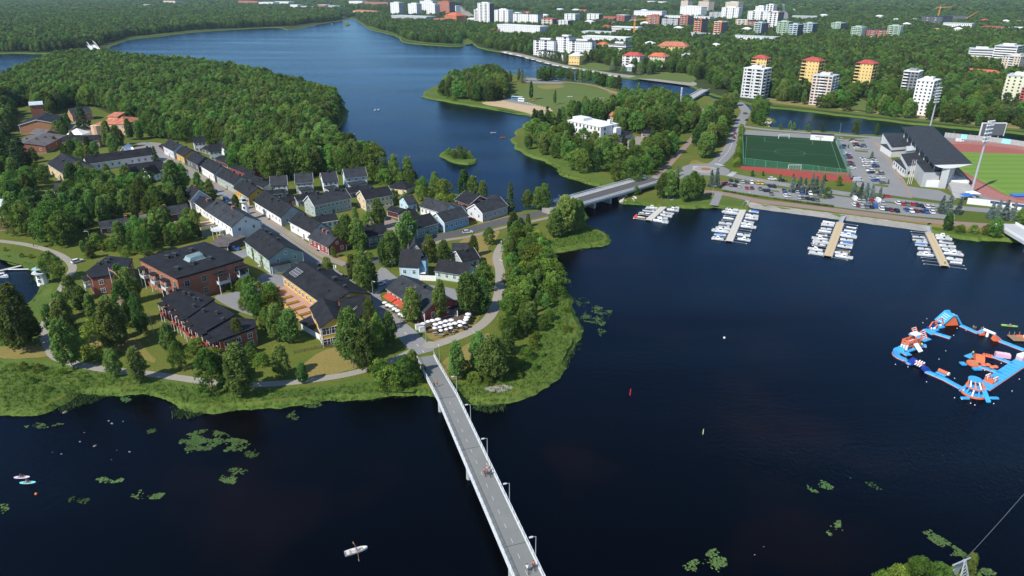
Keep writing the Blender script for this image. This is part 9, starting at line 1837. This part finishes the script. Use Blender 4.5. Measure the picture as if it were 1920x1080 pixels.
for lb,pl,n in[('lily pads just below the largest bed',[(458,848),(480,842),(490,850),(475,860),(460,856)],60),('lily pads forming a loose ring below the largest bed',[(410,900),(425,880),(450,875),(470,885),(465,900),(440,908),(420,905)],130),('lily pads at the left part of the dark bay',[(168,896),(190,890),(210,900),(235,893),(228,905),(190,906)],70),('lily pads low in the left bay',[(128,925),(150,918),(170,935),(150,955),(130,945)],60),('lily pads in the middle of the left bay',[(240,930),(270,915),(285,925),(310,925),(300,936),(260,936)],80),('lily pads below the south shore reeds',[(275,805),(290,800),(297,812),(280,818)],40),('thin line of pads below the left sedge shore',[(45,800),(75,790),(120,795),(90,802),(60,805)],60),('pads below the middle of the south shore',[(565,755),(600,748),(610,758),(590,765),(570,764)],90),('pads right of the middle south shore',[(620,752),(650,744),(660,750),(640,756)],30),('small group of pads under the dry lawn shore',[(535,780),(552,770),(562,785),(550,792)],45),('pads on the dark water close to the left edge',[(0,945),(12,940),(18,955),(5,965)],25),('bright pads by the left sedge bay',[(222,745),(235,740),(250,748),(235,756)],60),
               ('large loose bed of pale pads off the right sedge shore',[(1080,600),(1100,580),(1130,568),(1150,580),(1140,600),(1128,616),(1110,606)],330),('scattered pads above the large loose bed',[(1078,565),(1090,556),(1108,565),(1100,575),(1085,575)],60),('single pads below the large loose bed',[(1120,618),(1135,612),(1140,640),(1125,630)],30),('pads by the footbridge point',[(880,752),(915,748),(945,757),(930,766),(895,762)],90),
               ('sparse pads in the right part of the water',[(1505,905),(1540,898),(1565,915),(1550,930),(1520,922)],70),('few pads left of the right reed tip',[(1540,985),(1575,975),(1580,995),(1555,1005)],40),('few pads in the right middle water',[(1590,895),(1640,905),(1660,925),(1630,912)],20),('bed of pads leading up from the near corner',[(1725,1000),(1750,992),(1770,1010),(1800,1030),(1825,1050),(1808,1058),(1780,1040),(1755,1020)],220),('bed of pads at the bottom edge right of the footbridge',[(1270,1065),(1300,1050),(1345,1025),(1360,1040),(1365,1070),(1345,1078),(1300,1072)],190),('pads at the bottom right corner',[(1830,1070),(1850,1062),(1870,1075),(1850,1085)],60),('faint pads on the blue side channel',[(880,320),(905,318),(910,324),(890,328)],60)]:
    lilies(lb,pl,int(n*1.5),.2,.62)
STONE=mat('shore_stone',(.2,.165,.145),.8,.25,1.5)
BX=[122,28,204,210,231,178,115,98,219,209,150,158,243,1415,1432]
for i,(x,y,s)in enumerate([(122,773,1.6),(28,770,.9),(204,789,.8),(210,794,1.0),(231,790,.7),(178,836,1.1),(115,851,.7),(98,848,.5),(219,844,.5),(209,862,.5),(150,828,.8),(158,811,.6),(243,847,.8),(1415,1040,.6),(1432,1025,.5)]):
    t=thing('boulder',f'pale boulder breaking the dark shallow water, number {i}','boulder',G(x,y,0),R.uniform(0,6),'boulders in the shallow water'); t['label']=f'pale boulder in the dark shallow water, {ORD[sorted(BX).index(x)]} from left'; m=MB(); m.ball((0,0,-.1),(s*.46,s*.32,s*.26),8,6); me=m.mesh('rock',STONE); 
    for v in me.vertices:v.co*=R.uniform(.85,1.15)
    obj('rock',me,t)
rk=MB()
for k in range(60):
    p=G(R.uniform(1160,1195),R.uniform(366,377)); rk.ball((p.x,p.y,R.uniform(.2,1.2)),R.uniform(.3,.9),6,4)
for k in range(30):p=G(R.uniform(1430,1446),R.uniform(222,238)); rk.ball((p.x,p.y,R.uniform(.4,1.2)),R.uniform(.4,.9),6,4)
rk.build('shore_rocks',mat('pale_rock',(.45,.41,.34),.85,.2),None,kind='stuff',label='loose pale rocks along the bridge and car park ends',category='rocks')

# ------------------------------------------------------------------ labels that single out each tree
from collections import defaultdict
BK=defaultdict(list); FRONT=[]
for(o,kd,px,py,h)in TREES:
    if o.get('group')=='birches at the near edge of the island wood':FRONT.append((px,o)); continue
    best=min(LM,key=lambda l:((l[0]-px)**2+((l[1]-py)*1.6)**2)); dx,dy=px-best[0],(py-best[1])*1.6
    rel=('right of' if dx>0 else 'left of')if abs(dx)>abs(dy)else('in front of' if dy>0 else 'behind')
    BK[(KN[kd],rel,best[2])].append((px,o,h))
for(k,rel,lm),L_ in BK.items():
    L_.sort(key=lambda a:a[0])
    for i,(x,o,h)in enumerate(L_):
        o['label']=f'{k} {rel} the {lm}'+('' if len(L_)==1 else f', {ORD[i]} from left')
        if not o.get('group'):o['group']='trees and bushes of the riverside'
for i,(x,o)in enumerate(sorted(FRONT,key=lambda a:a[0])):o['label']=f'tall birch at the near edge of the island wood, {ORD[i]} from left'
# things built in world coordinates: move their Empty to the base
bpy.context.view_layer.update()
for o in list(COL.objects):
    if o.type=='EMPTY' and o.parent is None and o.location.length<1e-6 and o.children:
        bb_=[Vector(c.bound_box[i])+c.location for c in o.children if c.type=='MESH' for i in(0,6)]
        c_=sum(bb_,Vector())/len(bb_); c_.z=LZ; o.location=c_
        for ch in o.children:ch.location=ch.location-c_
# unused boat patterns are not part of the place
for k,t in PROT.items():
    if k not in USED:
        for c in list(t.children):bpy.data.objects.remove(c)
        bpy.data.objects.remove(t)
# ------------------------------------------------------------------ the air between here and the horizon
HZ=9000.0
hm_=bpy.data.materials.new('haze_air'); hm_.use_nodes=True; hn=hm_.node_tree; hn.nodes.clear(); ho=hn.nodes.new('ShaderNodeOutputMaterial'); hv_=hn.nodes.new('ShaderNodeVolumePrincipled')
hv_.inputs['Color'].default_value=(.62,.8,1.0,1); hv_.inputs['Density'].default_value=HAZE_D; hv_.inputs['Anisotropy'].default_value=0.1; hn.links.new(hv_.outputs[0],ho.inputs['Volume'])
if HAZE_D>0:MB().box(-9500,-350,-5.5,9500,12500,CH+12).build('haze',hm_,None,kind='stuff',label='thin blue summer haze over the river and city',category='haze')
print('TREES',len(TREES),'OBJECTS',len(COL.objects))
